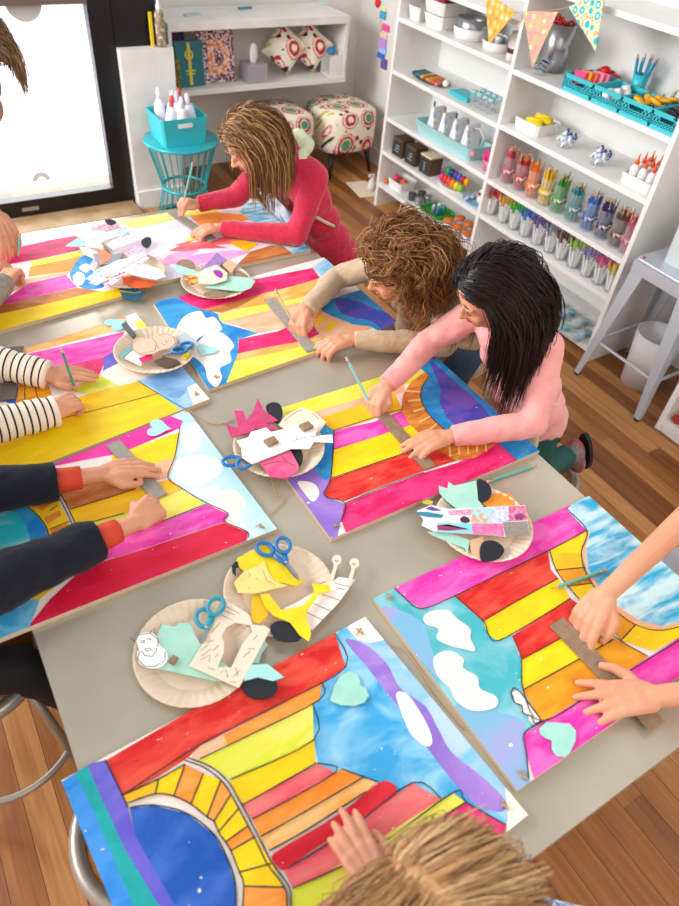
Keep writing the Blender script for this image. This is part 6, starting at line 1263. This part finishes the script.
o = MB().lathe([(0, 0), (.055, 0), (.07, .012), (.068, .013), (.054, .003), (0, .003)], mat('sky blue tray', '#8cc3e6', .4), 28).build('blue_tray', None, V((2.64, 2.66, z+.0005)), True); o.scale = (1, 1.35, 1); tag(o, 'sky blue tray with a white toy beside the toy eggs', 'tray')
wt = empty('white_toy', (2.64, 2.63, z+.004), 0, 'rounded white toy with a red nose on the sky blue tray', 'toy')
MB().ball((0, 0, .026), (.026, .028, .026), WHITE, 16, 10).ball((0, 0, .062), (.020, .022, .020), WHITE, 16, 10).build('toy_body', wt, (0, 0, 0), True); MB().ball((-.022, 0, .060), .009, mat('red plastic', '#c8141d', .35), 10, 8).build('nose', wt, (0, 0, 0), True)
for k in range(5): lump('shell_piece', 'pale grey shell piece on the sky blue tray', 'shell', V((2.60+.02*k, 2.70+.012*(k % 2), z+.014)), (.014, .012, .010), mat('pale shell', '#c9c7cf', .5), 'shells on the blue tray')
z = .149
tub('white_bin', 2.66, 3.36, z+.0005, .14, .14, .055, WHITE, 'white bin with red and pink pieces on the lowest left shelf', 'bin', flare=.01)
for k, (nm, hx) in enumerate((('pink', '#e04a78'), ('dark red', '#8c2430'), ('coral', '#d8604a'))): lump('felt_ball', nm+' ball in the white bin', 'ball', V((2.64, 3.40-.04*k, z+.050)), .024, mat('ball '+nm, hx, .8))
lump('felt_ball', 'small orange ball left of the white bin', 'ball', V((2.60, 3.45, z+.0165)), .016, mat('orange felt', '#e0702a', .8))
for k in range(4): lobj('spool_tin', [(.024, 0), (.026, .003), (.026, .038), (.024, .041), (0, .041)], STEEL if k % 2 else mat('dark tin', '#4f5350', .4, .5), V((2.62+.07*(k//2), 3.19-.065*(k % 2), z+.0005)), ('shiny round tin', 'dark round tin', 'shiny round tin', 'dark round tin')[1-k % 2]+(' in the front row beside the white bin', ' in the back row beside the white bin')[k//2], 'tin')
tub('green_tray', 2.655, 2.98, z+.0005, .15, .19, .018, mat('grass green plastic', '#2f9a38', .5), 'grass green tray on the lowest left shelf', 'tray')
for k in range(4): lobj('glitter_vial', [(.011, 0), (.011, .04), (.008, .044), (.008, .052), (0, .052)], [mat('vial blue', '#3f74b4', .3), mat('vial silver', '#c4ccd2', .3, .5), mat('vial teal', '#3fa3a8', .3), mat('vial white', '#eceff2', .3)][k], V((2.63+.04*(k//2), 2.95+.04*(k % 2), z+.0045)), ('blue', 'silver', 'teal', 'white')[k]+' glitter vial on the green tray', 'vial')
for k in range(6): lump('orange_brush', 'orange-topped white scrub brush on the lowest left shelf', 'brush', V((2.61+.085*(k % 2), 2.82-.085*(k//2), z+.034)), (.036, .030, .012), mat('orange brush top', '#e47a2c', .6), 'orange-topped brushes in two rows', seed=k)
for k in range(6): lump('white_bristles', 'white bristle pad under an orange brush top', 'brush', V((2.61+.085*(k % 2), 2.82-.085*(k//2), z+.012)), (.033, .027, .011), mat('white bristle', '#e9e6ea', .8), 'white bristle pads under the orange tops', seed=k)
# ------------------------------------------------------------------ pennants and garland
def pennant(name, pts, x, base, ring, dot, label):
    P = [atx(u, v, x) for u, v in pts]; c = sum(P, V((0, 0, 0)))/3
    m = bpy.data.materials.new('pennant '+label[:12]); m.use_nodes = True; nt = m.node_tree; b = nt.nodes['Principled BSDF']; N = nt.nodes.new; L = nt.links.new; b.inputs['Roughness'].default_value = .8
    tc = N('ShaderNodeTexCoord'); mp = N('ShaderNodeMapping'); mp.inputs['Scale'].default_value = (0, 1, 1); L(tc.outputs['Object'], mp.inputs[0]); vo = N('ShaderNodeTexVoronoi'); vo.inputs['Scale'].default_value = 26; vo.inputs['Randomness'].default_value = .45; L(mp.outputs[0], vo.inputs['Vector'])
    r = N('ShaderNodeValToRGB'); r.color_ramp.interpolation = 'CONSTANT'; e = r.color_ramp.elements; e[0].position = 0; e[0].color = lin(dot); e[1].position = .12; e[1].color = lin('#fff3e6')
    for ps, cc in ((.2, ring), (.38, base), (.62, dot), (.68, base)): k = e.new(ps); k.color = lin(cc)
    L(vo.outputs['Distance'], r.inputs[0]); L(r.outputs[0], b.inputs['Base Color'])
    mb = MB(); vs = [p-c-V((.0015, 0, 0)) for p in P]+[p-c+V((.0015, 0, 0)) for p in P]
    mb.add(vs, [(0, 1, 2), (5, 4, 3), (0, 3, 4, 1), (1, 4, 5, 2), (2, 5, 3, 0)], m)
    return tag(mb.build(name, None, c), label, 'pennant', 'pennants of the paper bunting')
pennant('pennant', [(485, -9), (516, 12), (489, 45)], 2.50, '#d9b04a', '#e7c873', '#c96a4a', 'gold patterned bunting pennant, leftmost of the three')
pennant('pennant', [(523.5, 11), (558, 12), (532.5, 68)], 2.50, '#e0aa98', '#c7c070', '#ee7fa4', 'pink patterned bunting pennant, the middle one')
pennant('pennant', [(569, 7), (607, -13), (595.5, 51)], 2.50, '#cfe0b0', '#2fb3c4', '#e0625a', 'green and turquoise patterned bunting pennant on the right')
P = smooth_path([atx(*q_) for q_ in ((440, -60, 2.5), (485, -9, 2.5), (516, 12, 2.5), (540, 10.5, 2.5), (569, 7, 2.5), (607, -13, 2.5), (660, -70, 2.5))], 6)
tag(MB().tube(P, .0015, TWINE, 6).build('bunting_string', smooth=True), 'thin string carrying the three bunting pennants', 'string')
gx = 2.72
gar = [('red_pompom', 'round red piece at the top of the hanging garland', '#e01c30', (378, 3), (.022, .026)), ('rainbow_piece', 'yellow paper strip of the garland', '#f0e08a', (383, 9), (.030, .010)), ('rainbow_piece', 'green-blue paper strip of the garland', '#3f9fc0', (383, 15), (.030, .022)), ('rainbow_piece', 'hot pink strip of the garland', '#f04a9c', (386, 28), (.036, .018)), ('rainbow_piece', 'peach strip of the garland', '#f4c89c', (384, 36), (.036, .012)), ('rainbow_piece', 'lilac arch of the garland', '#b48ad8', (383, 44), (.034, .028)), ('rainbow_piece', 'light blue strip of the garland', '#8cc3f0', (383, 51), (.034, .014)), ('rainbow_piece', 'royal blue strip of the garland', '#3a5fc0', (381, 56), (.038, .014)), ('rainbow_piece', 'violet end piece of the garland', '#6a4aa0', (384, 64), (.030, .028))]
for nm, lb, hx, (u, v), (w, h) in gar:
    c = atx(u, v, gx); o = MB().ball((0, 0, 0), (.018, w, h), mat('garland '+hx, hx, .8), 16, 8).build(nm, None, c, True) if nm == 'red_pompom' else bevel(MB().box(-.006, .006, -w, w, -h, h, mat('garland '+hx, hx, .8)).build(nm, None, c), .004)
    tag(o, lb, 'garland piece', 'pieces of the hanging rainbow garland')
tag(MB().tube([atx(378, -30, gx), atx(384, 68, gx)], .0015, TWINE, 6).build('garland_string'), 'string of the hanging rainbow garland beside the bookcase', 'string')
# ------------------------------------------------------------------ steel stool, waste bin and boxes by the bookcase
TOL = mat('powder grey metal', '#c3c8d2', .35, .3)
st = empty('metal_stool', (2.64, 1.375, 0), 0, 'tall light grey metal stool with splayed legs in front of the bookcase end', 'stool')
zs = .62
o = MB().box(-.155, .155, -.155, .155, zs-.012, zs, TOL, .02).build('seat', st, (0, 0, 0)); bevel(o, .004)
for sx in (-1, 1):
    for sy in (-1, 1):
        a = V((sx*.135, sy*.135, zs-.006)); b = V((sx*.185, sy*.185, .012)); mb = MB(); vs = []
        for p, w in ((a, .066), (b, .026)):
            for dx, dy in ((0, 0), (-sx*w, 0), (-sx*w, -sy*.004), (-sx*.005, -sy*.004), (-sx*.005, -sy*w), (0, -sy*w)): vs.append(p+V((dx+sx*.012, dy+sy*.012, 0)))
        fs = [(i, (i+1) % 6, 6+(i+1) % 6, 6+i) for i in range(6)]+[(0, 1, 2, 3), (0, 3, 4, 5), (6, 7, 8, 9), (6, 9, 10, 11)]
        if sx*sy < 0: fs = [f[::-1] for f in fs]
        mb.add(vs, fs, TOL); lg = mb.build('leg', st, (0, 0, 0))
        MB().box(b.x-.011, b.x+.011, b.y-.011, b.y+.011, 0, .014, BLACKM).build('rubber_foot', lg, (0, 0, 0))
for sx in (-1, 1): MB().box(min(sx*.150, sx*.158), max(sx*.150, sx*.158), -.15, .15, zs-.062, zs-.012, TOL).build('seat_skirt', st, (0, 0, 0)); MB().tube([(sx*.172, -.172, .20), (sx*.172, .172, .20)], .007, TOL, 8).build('stretcher', st, (0, 0, 0))
for sy in (-1, 1): MB().box(-.15, .15, min(sy*.150, sy*.158), max(sy*.150, sy*.158), zs-.062, zs-.012, TOL).build('seat_skirt', st, (0, 0, 0)); MB().tube([(-.172, sy*.172, .20), (.172, sy*.172, .20)], .007, TOL, 8).build('stretcher', st, (0, 0, 0))
cup('waste_bin', .082, .105, .27, mat('white plastic bin', '#eeeaec', .45), V((2.69, 1.385, .0)), 'round white waste bin under the grey metal stool', 'waste bin', t=.004, seg=36)
gb = tub('grey_bin', 2.66, 1.34, zs+.0005, .20, .24, .19, mat('pale grey plastic', '#c9d3d3', .4), 'pale grey plastic box on the metal stool', 'box', flare=.004)
lump('white_cloth', 'crumpled white lace cloth in front of the pale grey box', 'cloth', V((2.525, 1.265, zs+.045)), (.022, .05, .045), mat('white lace', '#f1f0f5', .8, c2='#c9c6d4', scale=90), bumpy=.2, seed=3, seg=20)
lump('red_bead', 'tiny red bead at the front corner of the metal stool', 'bead', V((2.50, 1.50, zs+.006)), .0055, mat('red plastic', '#c8141d', .35))
for k in range(3): lump('silver_bow', 'silver and black ribbon piece on top of the pale grey box', 'ribbon', V((2.60+.04*k, 1.27+.03*k, zs+.195)), (.03, .025, .014), STEEL if k != 1 else DARKP, 'ribbon pieces on the grey box', bumpy=.2, seed=k)
wc = empty('wall_cabinet', (2.83, 1.18, .86), 0, 'white open wall cabinet behind the metal stool, at the right edge', 'cabinet')
for nm, bx in (('side_panel', (-.13, .13, .36, .38, 0, .6)), ('side_panel', (-.13, .13, -.38, -.36, 0, .6)), ('shelf', (-.13, .13, -.36, .36, 0, .02)), ('shelf', (-.13, .13, -.36, .36, .30, .32)), ('shelf', (-.13, .13, -.36, .36, .58, .60)), ('back_panel', (.12, .13, -.36, .36, .02, .58))): MB().box(*bx, SH).build(nm, wc, (0, 0, 0))
lump('pink_bag', 'pale pink bag on the wall cabinet\'s lower board', 'bag', V((2.80, 1.44, .935)), (.06, .07, .052), mat('pale pink plastic', '#ecc4c2', .5, c2='#e04a3a', scale=14, lo=.55, hi=.6), seg=20)
# low white unit at the lower right
lc = empty('low_shelf_unit', (2.65, .82, 0), 0, 'low white open shelf unit on the floor at the right edge', 'shelf unit')
for nm, bx in (('side_panel', (-.16, .16, .275, .300, 0, .62)), ('side_panel', (-.16, .16, -.30, -.275, 0, .62)), ('shelf', (-.16, .16, -.275, .275, .03, .055)), ('shelf', (-.16, .16, -.275, .275, .33, .35)), ('shelf', (-.165, .165, -.305, .305, .62, .645)), ('back_panel', (.152, .16, -.275, .275, .055, .62)), ('kick_rail', (-.155, -.14, -.275, .275, 0, .03))): MB().box(*bx, SH).build(nm, lc, (0, 0, 0))
for k in range(16):
    nm, hx = (('red', '#b81f28'), ('yellow', '#e6b92c'), ('green', '#3f7a3a'), ('dark red', '#7a1c20'))[k % 4]
    lump('play_food', nm+' toy vegetable on the low white unit', 'toy food', V((2.53+.06*(k % 4), 1.06-.055*(k//4), .055+.024)), (.024, .024, .023), mat('toy '+nm, hx, .5), nm+' toy vegetables on the low unit', seed=k, bumpy=.05)
# ------------------------------------------------------------------ white unit on the back wall with pillows, pictures and boxes
bu = empty('low_wall_shelf', (2.06, 4.28, 0), 0, 'white two-level shelf unit along the back wall with cushions in it', 'shelf unit')
for nm, bx in (('top_board', (-.58, .59, -.185, .17, .885, .925)), ('lower_board', (-.58, .59, -.185, .17, .555, .585)), ('side_panel', (-.58, -.56, -.18, .17, .0, .885)), ('side_panel', (.57, .59, -.18, .17, .585, .885)), ('back_panel', (-.56, .57, .155, .17, .585, .885))):
    MB().box(*bx, WHITE).build(nm, bu, (0, 0, 0))
def suzani(scale=6.0, name='suzani floral cotton'):
    if name in _m: return _m[name]
    m = bpy.data.materials.new(name); m.use_nodes = True; nt = m.node_tree; b = nt.nodes['Principled BSDF']; N = nt.nodes.new; L = nt.links.new; b.inputs['Roughness'].default_value = .85
    tc = N('ShaderNodeTexCoord'); vo = N('ShaderNodeTexVoronoi'); vo.inputs['Scale'].default_value = scale; vo.inputs['Randomness'].default_value = .25; sx_ = N('ShaderNodeSeparateXYZ'); L(tc.outputs['Object'], sx_.inputs[0]); mu_ = N('ShaderNodeMath'); mu_.operation = 'MULTIPLY_ADD'; mu_.inputs[1].default_value = .4; L(sx_.outputs[1], mu_.inputs[0]); L(sx_.outputs[0], mu_.inputs[2])
    av_ = N('ShaderNodeMath'); L(sx_.outputs[1], av_.inputs[0]); L(sx_.outputs[2], av_.inputs[1]); cm_ = N('ShaderNodeCombineXYZ'); L(mu_.outputs[0], cm_.inputs[0]); L(av_.outputs[0], cm_.inputs[1]); L(cm_.outputs[0], vo.inputs['Vector'])
    wv = N('ShaderNodeTexNoise'); wv.inputs['Scale'].default_value = 60; L(tc.outputs['Object'], wv.inputs['Vector']); ad = N('ShaderNodeMath'); ad.operation = 'MULTIPLY_ADD'; ad.inputs[1].default_value = .10; L(wv.outputs['Fac'], ad.inputs[0]); L(vo.outputs['Distance'], ad.inputs[2])
    r = N('ShaderNodeValToRGB'); r.color_ramp.interpolation = 'CONSTANT'; e = r.color_ramp.elements; e[0].position = 0; e[0].color = lin('#a3202c'); e[1].position = .11; e[1].color = lin('#4fa37c')
    for ps, cc in ((.26, '#f2ead2'), (.30, '#c2283a'), (.39, '#f4ecd8'), (.44, '#d8486a'), (.475, '#f4ecd8')): k = e.new(ps); k.color = lin(cc)
    L(ad.outputs[0], r.inputs[0])
    v2 = N('ShaderNodeTexVoronoi'); v2.inputs['Scale'].default_value = scale*3.2; L(cm_.outputs[0], v2.inputs['Vector']); r2 = N('ShaderNodeValToRGB'); r2.color_ramp.interpolation = 'CONSTANT'; r2.color_ramp.elements[0].color = (1, 1, 1, 1); r2.color_ramp.elements[1].position = .34; r2.color_ramp.elements[1].color = (0, 0, 0, 1); L(v2.outputs['Distance'], r2.inputs[0])
    far = N('ShaderNodeMath'); far.operation = 'GREATER_THAN'; far.inputs[1].default_value = .475; L(ad.outputs[0], far.inputs[0]); mu = N('ShaderNodeMath'); mu.operation = 'MULTIPLY'; L(far.outputs[0], mu.inputs[0]); L(r2.outputs[0], mu.inputs[1])
    r3 = N('ShaderNodeValToRGB'); r3.color_ramp.interpolation = 'CONSTANT'; e = r3.color_ramp.elements; e[0].color = lin('#2a2422'); e[1].position = .45; e[1].color = lin('#b8283a'); k = e.new(.68); k.color = lin('#c9b84a'); sp = N('ShaderNodeSeparateColor'); L(v2.outputs['Color'], sp.inputs[0]); L(sp.outputs[0], r3.inputs[0])
    mx = N('ShaderNodeMix'); mx.data_type = 'RGBA'; L(mu.outputs[0], mx.inputs[0]); L(r.outputs[0], mx.inputs[6]); L(r3.outputs[0], mx.inputs[7]); L(mx.outputs[2], b.inputs['Base Color'])
    _m[name] = m; return m
SUZ = suzani()
def cushion(label, c, rot, s=.30, t=.10):
    root = empty('cushion', c, 0, label, 'cushion', 'floral cushions on the wall shelf'); root.rotation_euler = rot
    n = 12; mbs = [MB(), MB()]
    for side in (0, 1):
        vs = []; sg = -1 if side == 0 else 1
        for i in range(n+1):
            for j in range(n+1):
                u, v = i/n*2-1, j/n*2-1; h = t/2*((1-u*u)*(1-v*v))**.42; pin = 1-.06*(u*u*v*v)+.0
                vs.append((u*s/2*(1-.05*(1-v*v)), sg*h, v*s/2*(1-.05*(1-u*u))))
        fs = [(i*(n+1)+j, (i+1)*(n+1)+j, (i+1)*(n+1)+j+1, i*(n+1)+j+1) if sg < 0 else (i*(n+1)+j, i*(n+1)+j+1, (i+1)*(n+1)+j+1, (i+1)*(n+1)+j) for i in range(n) for j in range(n)]
        mbs[side].add(vs, fs, SUZ if side == 0 else mat('cream cotton', '#f3ead8', .85)); mbs[side].build(('front_cover', 'back_cover')[side], root, (0, 0, 0), True)
cushion('floral cushion leaning by the tissue box', V((2.27, 4.23, .585+.148)), (-.1, .62, -.45), .21, .10)
cushion('floral cushion leaning at the right, beside the white letter holder', V((2.455, 4.23, .585+.148)), (-.1, .62, -.45), .21, .10)
bk_ = empty('teal_book', (1.62, 4.16, .586), 0, 'teal book with a yellow ribbon figure, standing at the left of the wall shelf', 'book'); bk_.rotation_euler = (-.10, 0, .05)
bevel(MB().box(-.085, .085, -.015, .015, 0, .235, mat('teal cover', '#22707a', .5)).build('cover', bk_, (0, 0, 0)), .002)
mb = MB(); ym = mat('book yellow', '#e2cf3c', .6)
mb.box(-.012, .006, -.0175, -.0155, .01, .225, ym)
mb.lathe([(.018, -.0175), (.026, -.0175), (.026, -.0155), (.018, -.0155)], ym, 20, closed=True)
n0 = len(mb.v)-80
mb.v = mb.v[:n0]+[(v[0]-.003, v[2], v[1]+.165) for v in mb.v[n0:]]
for k, w in enumerate((.05, .062, .05)): mb.box(-w/2, w/2, -.0172, -.0156, .075+.016*k-.01, .081+.016*k-.01, ym) if k < 2 else None
mb.build('ribbon_emblem', bk_, (0, 0, 0))
o = blk('dark_book', 'dark blue patterned book behind the teal book', 'book', V((1.56, 4.235, .5855)), (.13, .02, .27), mat('dark book cover', '#1d2c44', .6, c2='#5a3c50', scale=50), (-.06, 0, 0))
o = blk('scroll_ornament', 'gold curly ornament at the left end of the wall shelf', 'ornament', V((1.525, 4.115, .5855)), (.03, .015, .16), mat('antique gold', '#a5903c', .5, .4, c2='#4d4424', scale=60), (0, 0, .2), None, .006)
dp = empty('letter_picture', (1.80, 4.19, .5855), 0, 'confetti-coloured square picture with a large round letter D in relief', 'picture'); dp.rotation_euler = (-.12, 0, 0)
bevel(MB().box(-.115, .115, -.012, .012, 0, .27, mat('confetti board', '#7a2f5c', .7, c2='#e9dcd4', scale=70, lo=.48, hi=.56)).build('board', dp, (0, 0, 0)), .002)
mb = MB(); pts = []; dm = mat('letter mosaic', '#e8782c', .6, c2='#f3e6da', scale=75, lo=.42, hi=.6)
outer_ = [(-.055, .045), (.0, .045)]+[(.0+.085*math.cos(a), .135+.09*math.sin(a)) for a in [(-math.pi/2+math.pi*i/12) for i in range(13)]]+[(-.055, .225)]
inner_ = [(-.015, .085), (.0, .085)]+[(.0+.045*math.cos(a), .135+.05*math.sin(a)) for a in [(-math.pi/2+math.pi*i/12) for i in range(13)]]+[(-.015, .185)]
n = len(outer_); vs = [(x, y_, zz) for y_ in (-.020, -.0125) for (x, zz) in outer_+inner_]
fs = []
for i in range(n):
    j = (i+1) % n; fs += [(i, j, n+j, n+i), (2*n+i, 3*n+i, 3*n+j, 2*n+j), (i, 2*n+i, 2*n+j, j), (n+i, n+j, 3*n+j, 3*n+i)]
mb.add(vs, fs, dm); mb.build('letter_d', dp, (0, 0, 0))
tb_ = empty('tissue_box', (2.03, 4.17, .5855), 0, 'silver grey tissue box with a white tissue pulled up', 'tissue box')
bevel(MB().box(-.065, .065, -.06, .06, 0, .10, mat('silver card', '#b3adb4', .45, .3)).build('box_body', tb_, (0, 0, 0)), .003); MB().ball((.0, 0, .145), (.026, .012, .06), WHITE, 12, 10).build('tissue', tb_, (0, 0, 0), True)
lh = empty('letter_holder', (2.585, 4.17, .5855), 0, 'white stepped holder at the right end of the wall shelf', 'holder')
MB().box(-.045, .04, -.06, -.055, 0, .12, WHITE).box(-.045, .04, .055, .06, 0, .16, WHITE).box(-.045, .04, -.055, .055, 0, .008, WHITE).box(.035, .04, -.055, .055, .008, .14, WHITE).build('holder_body', lh, (0, 0, 0))
lump('blue_ball', 'blue roll in the white stepped holder', 'roll', V((2.575, 4.17, .72)), (.03, .035, .022), mat('bright blue', '#2c7cc4', .5))
for k, (u, v, s_, hx, lb) in enumerate(((192, 14, (.10, .03, .008), '#b9c9d2', 'pale grey scissors-shaped piece on the top board of the wall shelf'), (245, 8, (.09, .025, .01), '#4f8fae', 'blue pen case on the top board of the wall shelf'), (322, 3, (.07, .05, .008), '#cfe6ea', 'pale blue card on the top board of the wall shelf'))):
    p = at(u, v, .93); blk('desk_item', lb, 'stationery', V((p.x, min(p.y, 4.40), .9255)), s_, mat('desk item %d' % k, hx, .5), (0, 0, .2))
gl = empty('glue_bottle', (1.400, 3.993, .8455), 0, 'brown-labelled glue bottle with white cap on the white low panel', 'bottle')
gl.scale = (1.15, 1.15, 1.45)
MB().lathe([(.022, 0), (.023, .003), (.023, .10), (.018, .112), (.012, .116), (0, .116)], mat('brown label', '#8c7a62', .6, c2='#d9d0bf', scale=60, lo=.55, hi=.6), 20).build('bottle_body', gl, (0, 0, 0), True); MB().lathe([(.012, .116), (.012, .128), (.006, .135), (.004, .150), (0, .150)], WHITE, 16).build('cap', gl, (0, 0, 0), True)
blk('yellow_tube', 'yellow tube beside the brown-labelled glue bottle', 'tube', V((1.352, 3.99, .8455)), (.016, .016, .16), mat('yellow tube', '#e8c81c', .5), (0, 0, 0))
# ------------------------------------------------------------------ teal wire table with tub of bottles
tt = empty('wire_side_table', (1.375, 3.735, 0), 0, 'round turquoise wire side table with an hourglass cage base', 'side table')
TM = mat('turquoise metal', '#2ba9b3', .3, .2)
MB().lathe([(0, .445), (.200, .445), (.205, .448), (.205, .458), (.200, .462), (0, .462)], TM, 48).build('table_top', tt, (0, 0, 0), True)
MB().tube([(.125*math.cos(2*math.pi*i/36), .125*math.sin(2*math.pi*i/36), .20) for i in range(36)], .008, TM, 8, closed=True).build('waist_ring', tt, (0, 0, 0), True)
MB().tube([(.17*math.cos(2*math.pi*i/36), .17*math.sin(2*math.pi*i/36), .008) for i in range(36)], .007, TM, 8, closed=True).build('base_ring', tt, (0, 0, 0), True)
for i in range(22):
    a = 2*math.pi*i/22; ca, sa = math.cos(a), math.sin(a); MB().tube(smooth_path([(.19*ca, .19*sa, .446), (.135*ca, .135*sa, .25), (.122*ca, .122*sa, .20), (.130*ca, .130*sa, .15), (.17*ca, .17*sa, .008)], 4), .0035, TM, 6).build('wire', tt, (0, 0, 0), True)
bt = tub('teal_tub', 1.36, 3.73, .4625, .26, .235, .14, TEAL, 'turquoise plastic tub of white bottles on the wire table', 'tub', flare=.012, rz=0)
MB().box(-.04, .04, -.1195, -.1165, .095, .115, mat('white paint', '#f1efec')).build('handle_slot', bt, (0, 0, 0))
WBT = mat('lilac white plastic', '#ece8f4', .35)
for k, (x, y, tip) in enumerate(((-.07, -.06, '#e0493c'), (-.03, .02, '#e9e6ef'), (.0, -.065, '#e9e6ef'), (.04, .03, '#e0493c'), (.075, -.05, '#e9e6ef'), (-.075, .05, '#e9e6ef'), (.02, -.02, '#c9c4d4'))):
    b = empty('squeeze_bottle', (1.36+x, 3.73+y, .466), 0, ('lilac-white bottle with red tip, front left of the turquoise tub', 'lilac-white bottle in the middle of the turquoise tub', 'lilac-white bottle at the front of the turquoise tub', 'lilac-white bottle with red tip, back right of the turquoise tub', 'lilac-white bottle at the front right of the turquoise tub', 'lilac-white bottle at the back left of the turquoise tub', 'lilac-white bottle at the centre, with a greyish cap')[k], 'bottle', 'bottles in the turquoise tub'); b.rotation_euler = (.1*math.sin(k*2), .12*math.cos(k*1.7), k)
    MB().lathe([(.025, 0), (.030, .02), (.031, .10), (.026, .16), (.015, .185), (.0, .187)], WBT, 16).build('bottle_body', b, (0, 0, 0), True); MB().lathe([(.012, .184), (.011, .20), (.014, .215), (.009, .238), (0, .242)], mat('tip '+tip, tip, .4), 12).build('tip', b, (0, 0, 0), True)
# ------------------------------------------------------------------ ottomans, floor card
def ottoman(label, x, y):
    r = empty('ottoman', (x, y, 0), 0, label, 'ottoman', 'floral ottomans under the wall shelf'); r.rotation_euler = (0, 0, .05)
    mb = MB(); n = 28; prof = [(.80, .155), (.96, .165), (1.0, .20), (1.01, .28), (1.0, .37), (.96, .405), (.80, .425), (.4, .435), (0, .437)]; vs = []
    for s_, zz in prof[:-1]:
        for k in range(n):
            a = 2*math.pi*k/n; ca, sa = math.cos(a), math.sin(a); q_ = (abs(ca)**4+abs(sa)**4)**-.25; vs.append((.205*s_*ca*q_, .195*s_*sa*q_, zz))
    vs.append((0, 0, .437)); fs = [tuple(range(n))[::-1]]
    for i in range(len(prof)-2):
        for k in range(n): fs.append((i*n+k, i*n+(k+1) % n, (i+1)*n+(k+1) % n, (i+1)*n+k))
    e = (len(prof)-2)*n
    for k in range(n): fs.append((e+k, e+(k+1) % n, len(vs)-1))
    mb.add(vs, fs, SUZ); mb.build('seat', r, (0, 0, 0), True)
    for sx in (-1, 1):
        for sy in (-1, 1): MB().tube([(sx*.14, sy*.13, .165), (sx*.17, sy*.16, 0)], [.020, .011], mat('dark stained leg', '#1d1410', .4), 12).build('leg', r, (0, 0, 0), True)
ottoman('floral ottoman in the corner, the right one of the two', 2.655, 4.12)
ottoman('floral ottoman half hidden behind the girl in red\'s head', 2.175, 4.13)
blk('floor_card', 'cream card lying on the floor beside the bookcase foot', 'card', V((2.62, 3.72, .0005)), (.15, .24, .004), mat('cream card', '#f1dcc5', .8), (0, 0, -.15), None, .001)
sp_ = empty('spray_bottle', (2.66, 3.68, .0055), 0, 'small white spray bottle on the cream floor card', 'bottle'); MB().lathe([(.028, 0), (.028, .05), (.012, .075), (.010, .09), (0, .09)], WHITE, 16).build('bottle_body', sp_, (0, 0, 0), True); MB().box(-.03, .012, -.008, .008, .09, .105, WHITE).build('trigger_head', sp_, (0, 0, 0))
# ------------------------------------------------------------------ round stools
def round_stool(x, y, h, label, group='round metal stools'):
    r = empty('round_stool', (x, y, 0), 0, label, 'stool', group); GM = mat('taupe grey metal', '#aaa197', .35, .5)
    MB().lathe([(0, h-.012), (.135, h-.012), (.135, h-.002), (0, h-.002)], mat('plywood seat', '#a8713c', .5, c2='#8c5a2c', scale=8, stretch=(1, 8, 1)), 40).build('seat', r, (0, 0, 0), True)
    MB().tube([(.148*math.cos(2*math.pi*i/40), .148*math.sin(2*math.pi*i/40), h-.008) for i in range(40)], .016, GM, 12, closed=True).build('seat_rim', r, (0, 0, 0), True)
    MB().tube([(.165*math.cos(2*math.pi*i/40), .165*math.sin(2*math.pi*i/40), .15) for i in range(40)], .009, GM, 8, closed=True).build('foot_ring', r, (0, 0, 0), True)
    for k in range(4):
        a = math.pi/4+k*math.pi/2; lg = MB().tube([(.125*math.cos(a), .125*math.sin(a), h-.015), (.19*math.cos(a), .19*math.sin(a), .012)], .011, GM, 10).build('leg', r, (0, 0, 0), True)
        MB().tube([(.19*math.cos(a), .19*math.sin(a), .014), (.192*math.cos(a), .192*math.sin(a), 0)], .015, BLACKM, 10).build('rubber_foot', lg, (0, 0, 0))
round_stool(.04, .50, .46, 'empty round stool with wooden seat and grey rim, under the front painting')
round_stool(-.2, .985, .50, 'round stool the navy-sleeved child sits on')
round_stool(1.42, .93, .38, 'round stool the dark-haired girl kneels on')
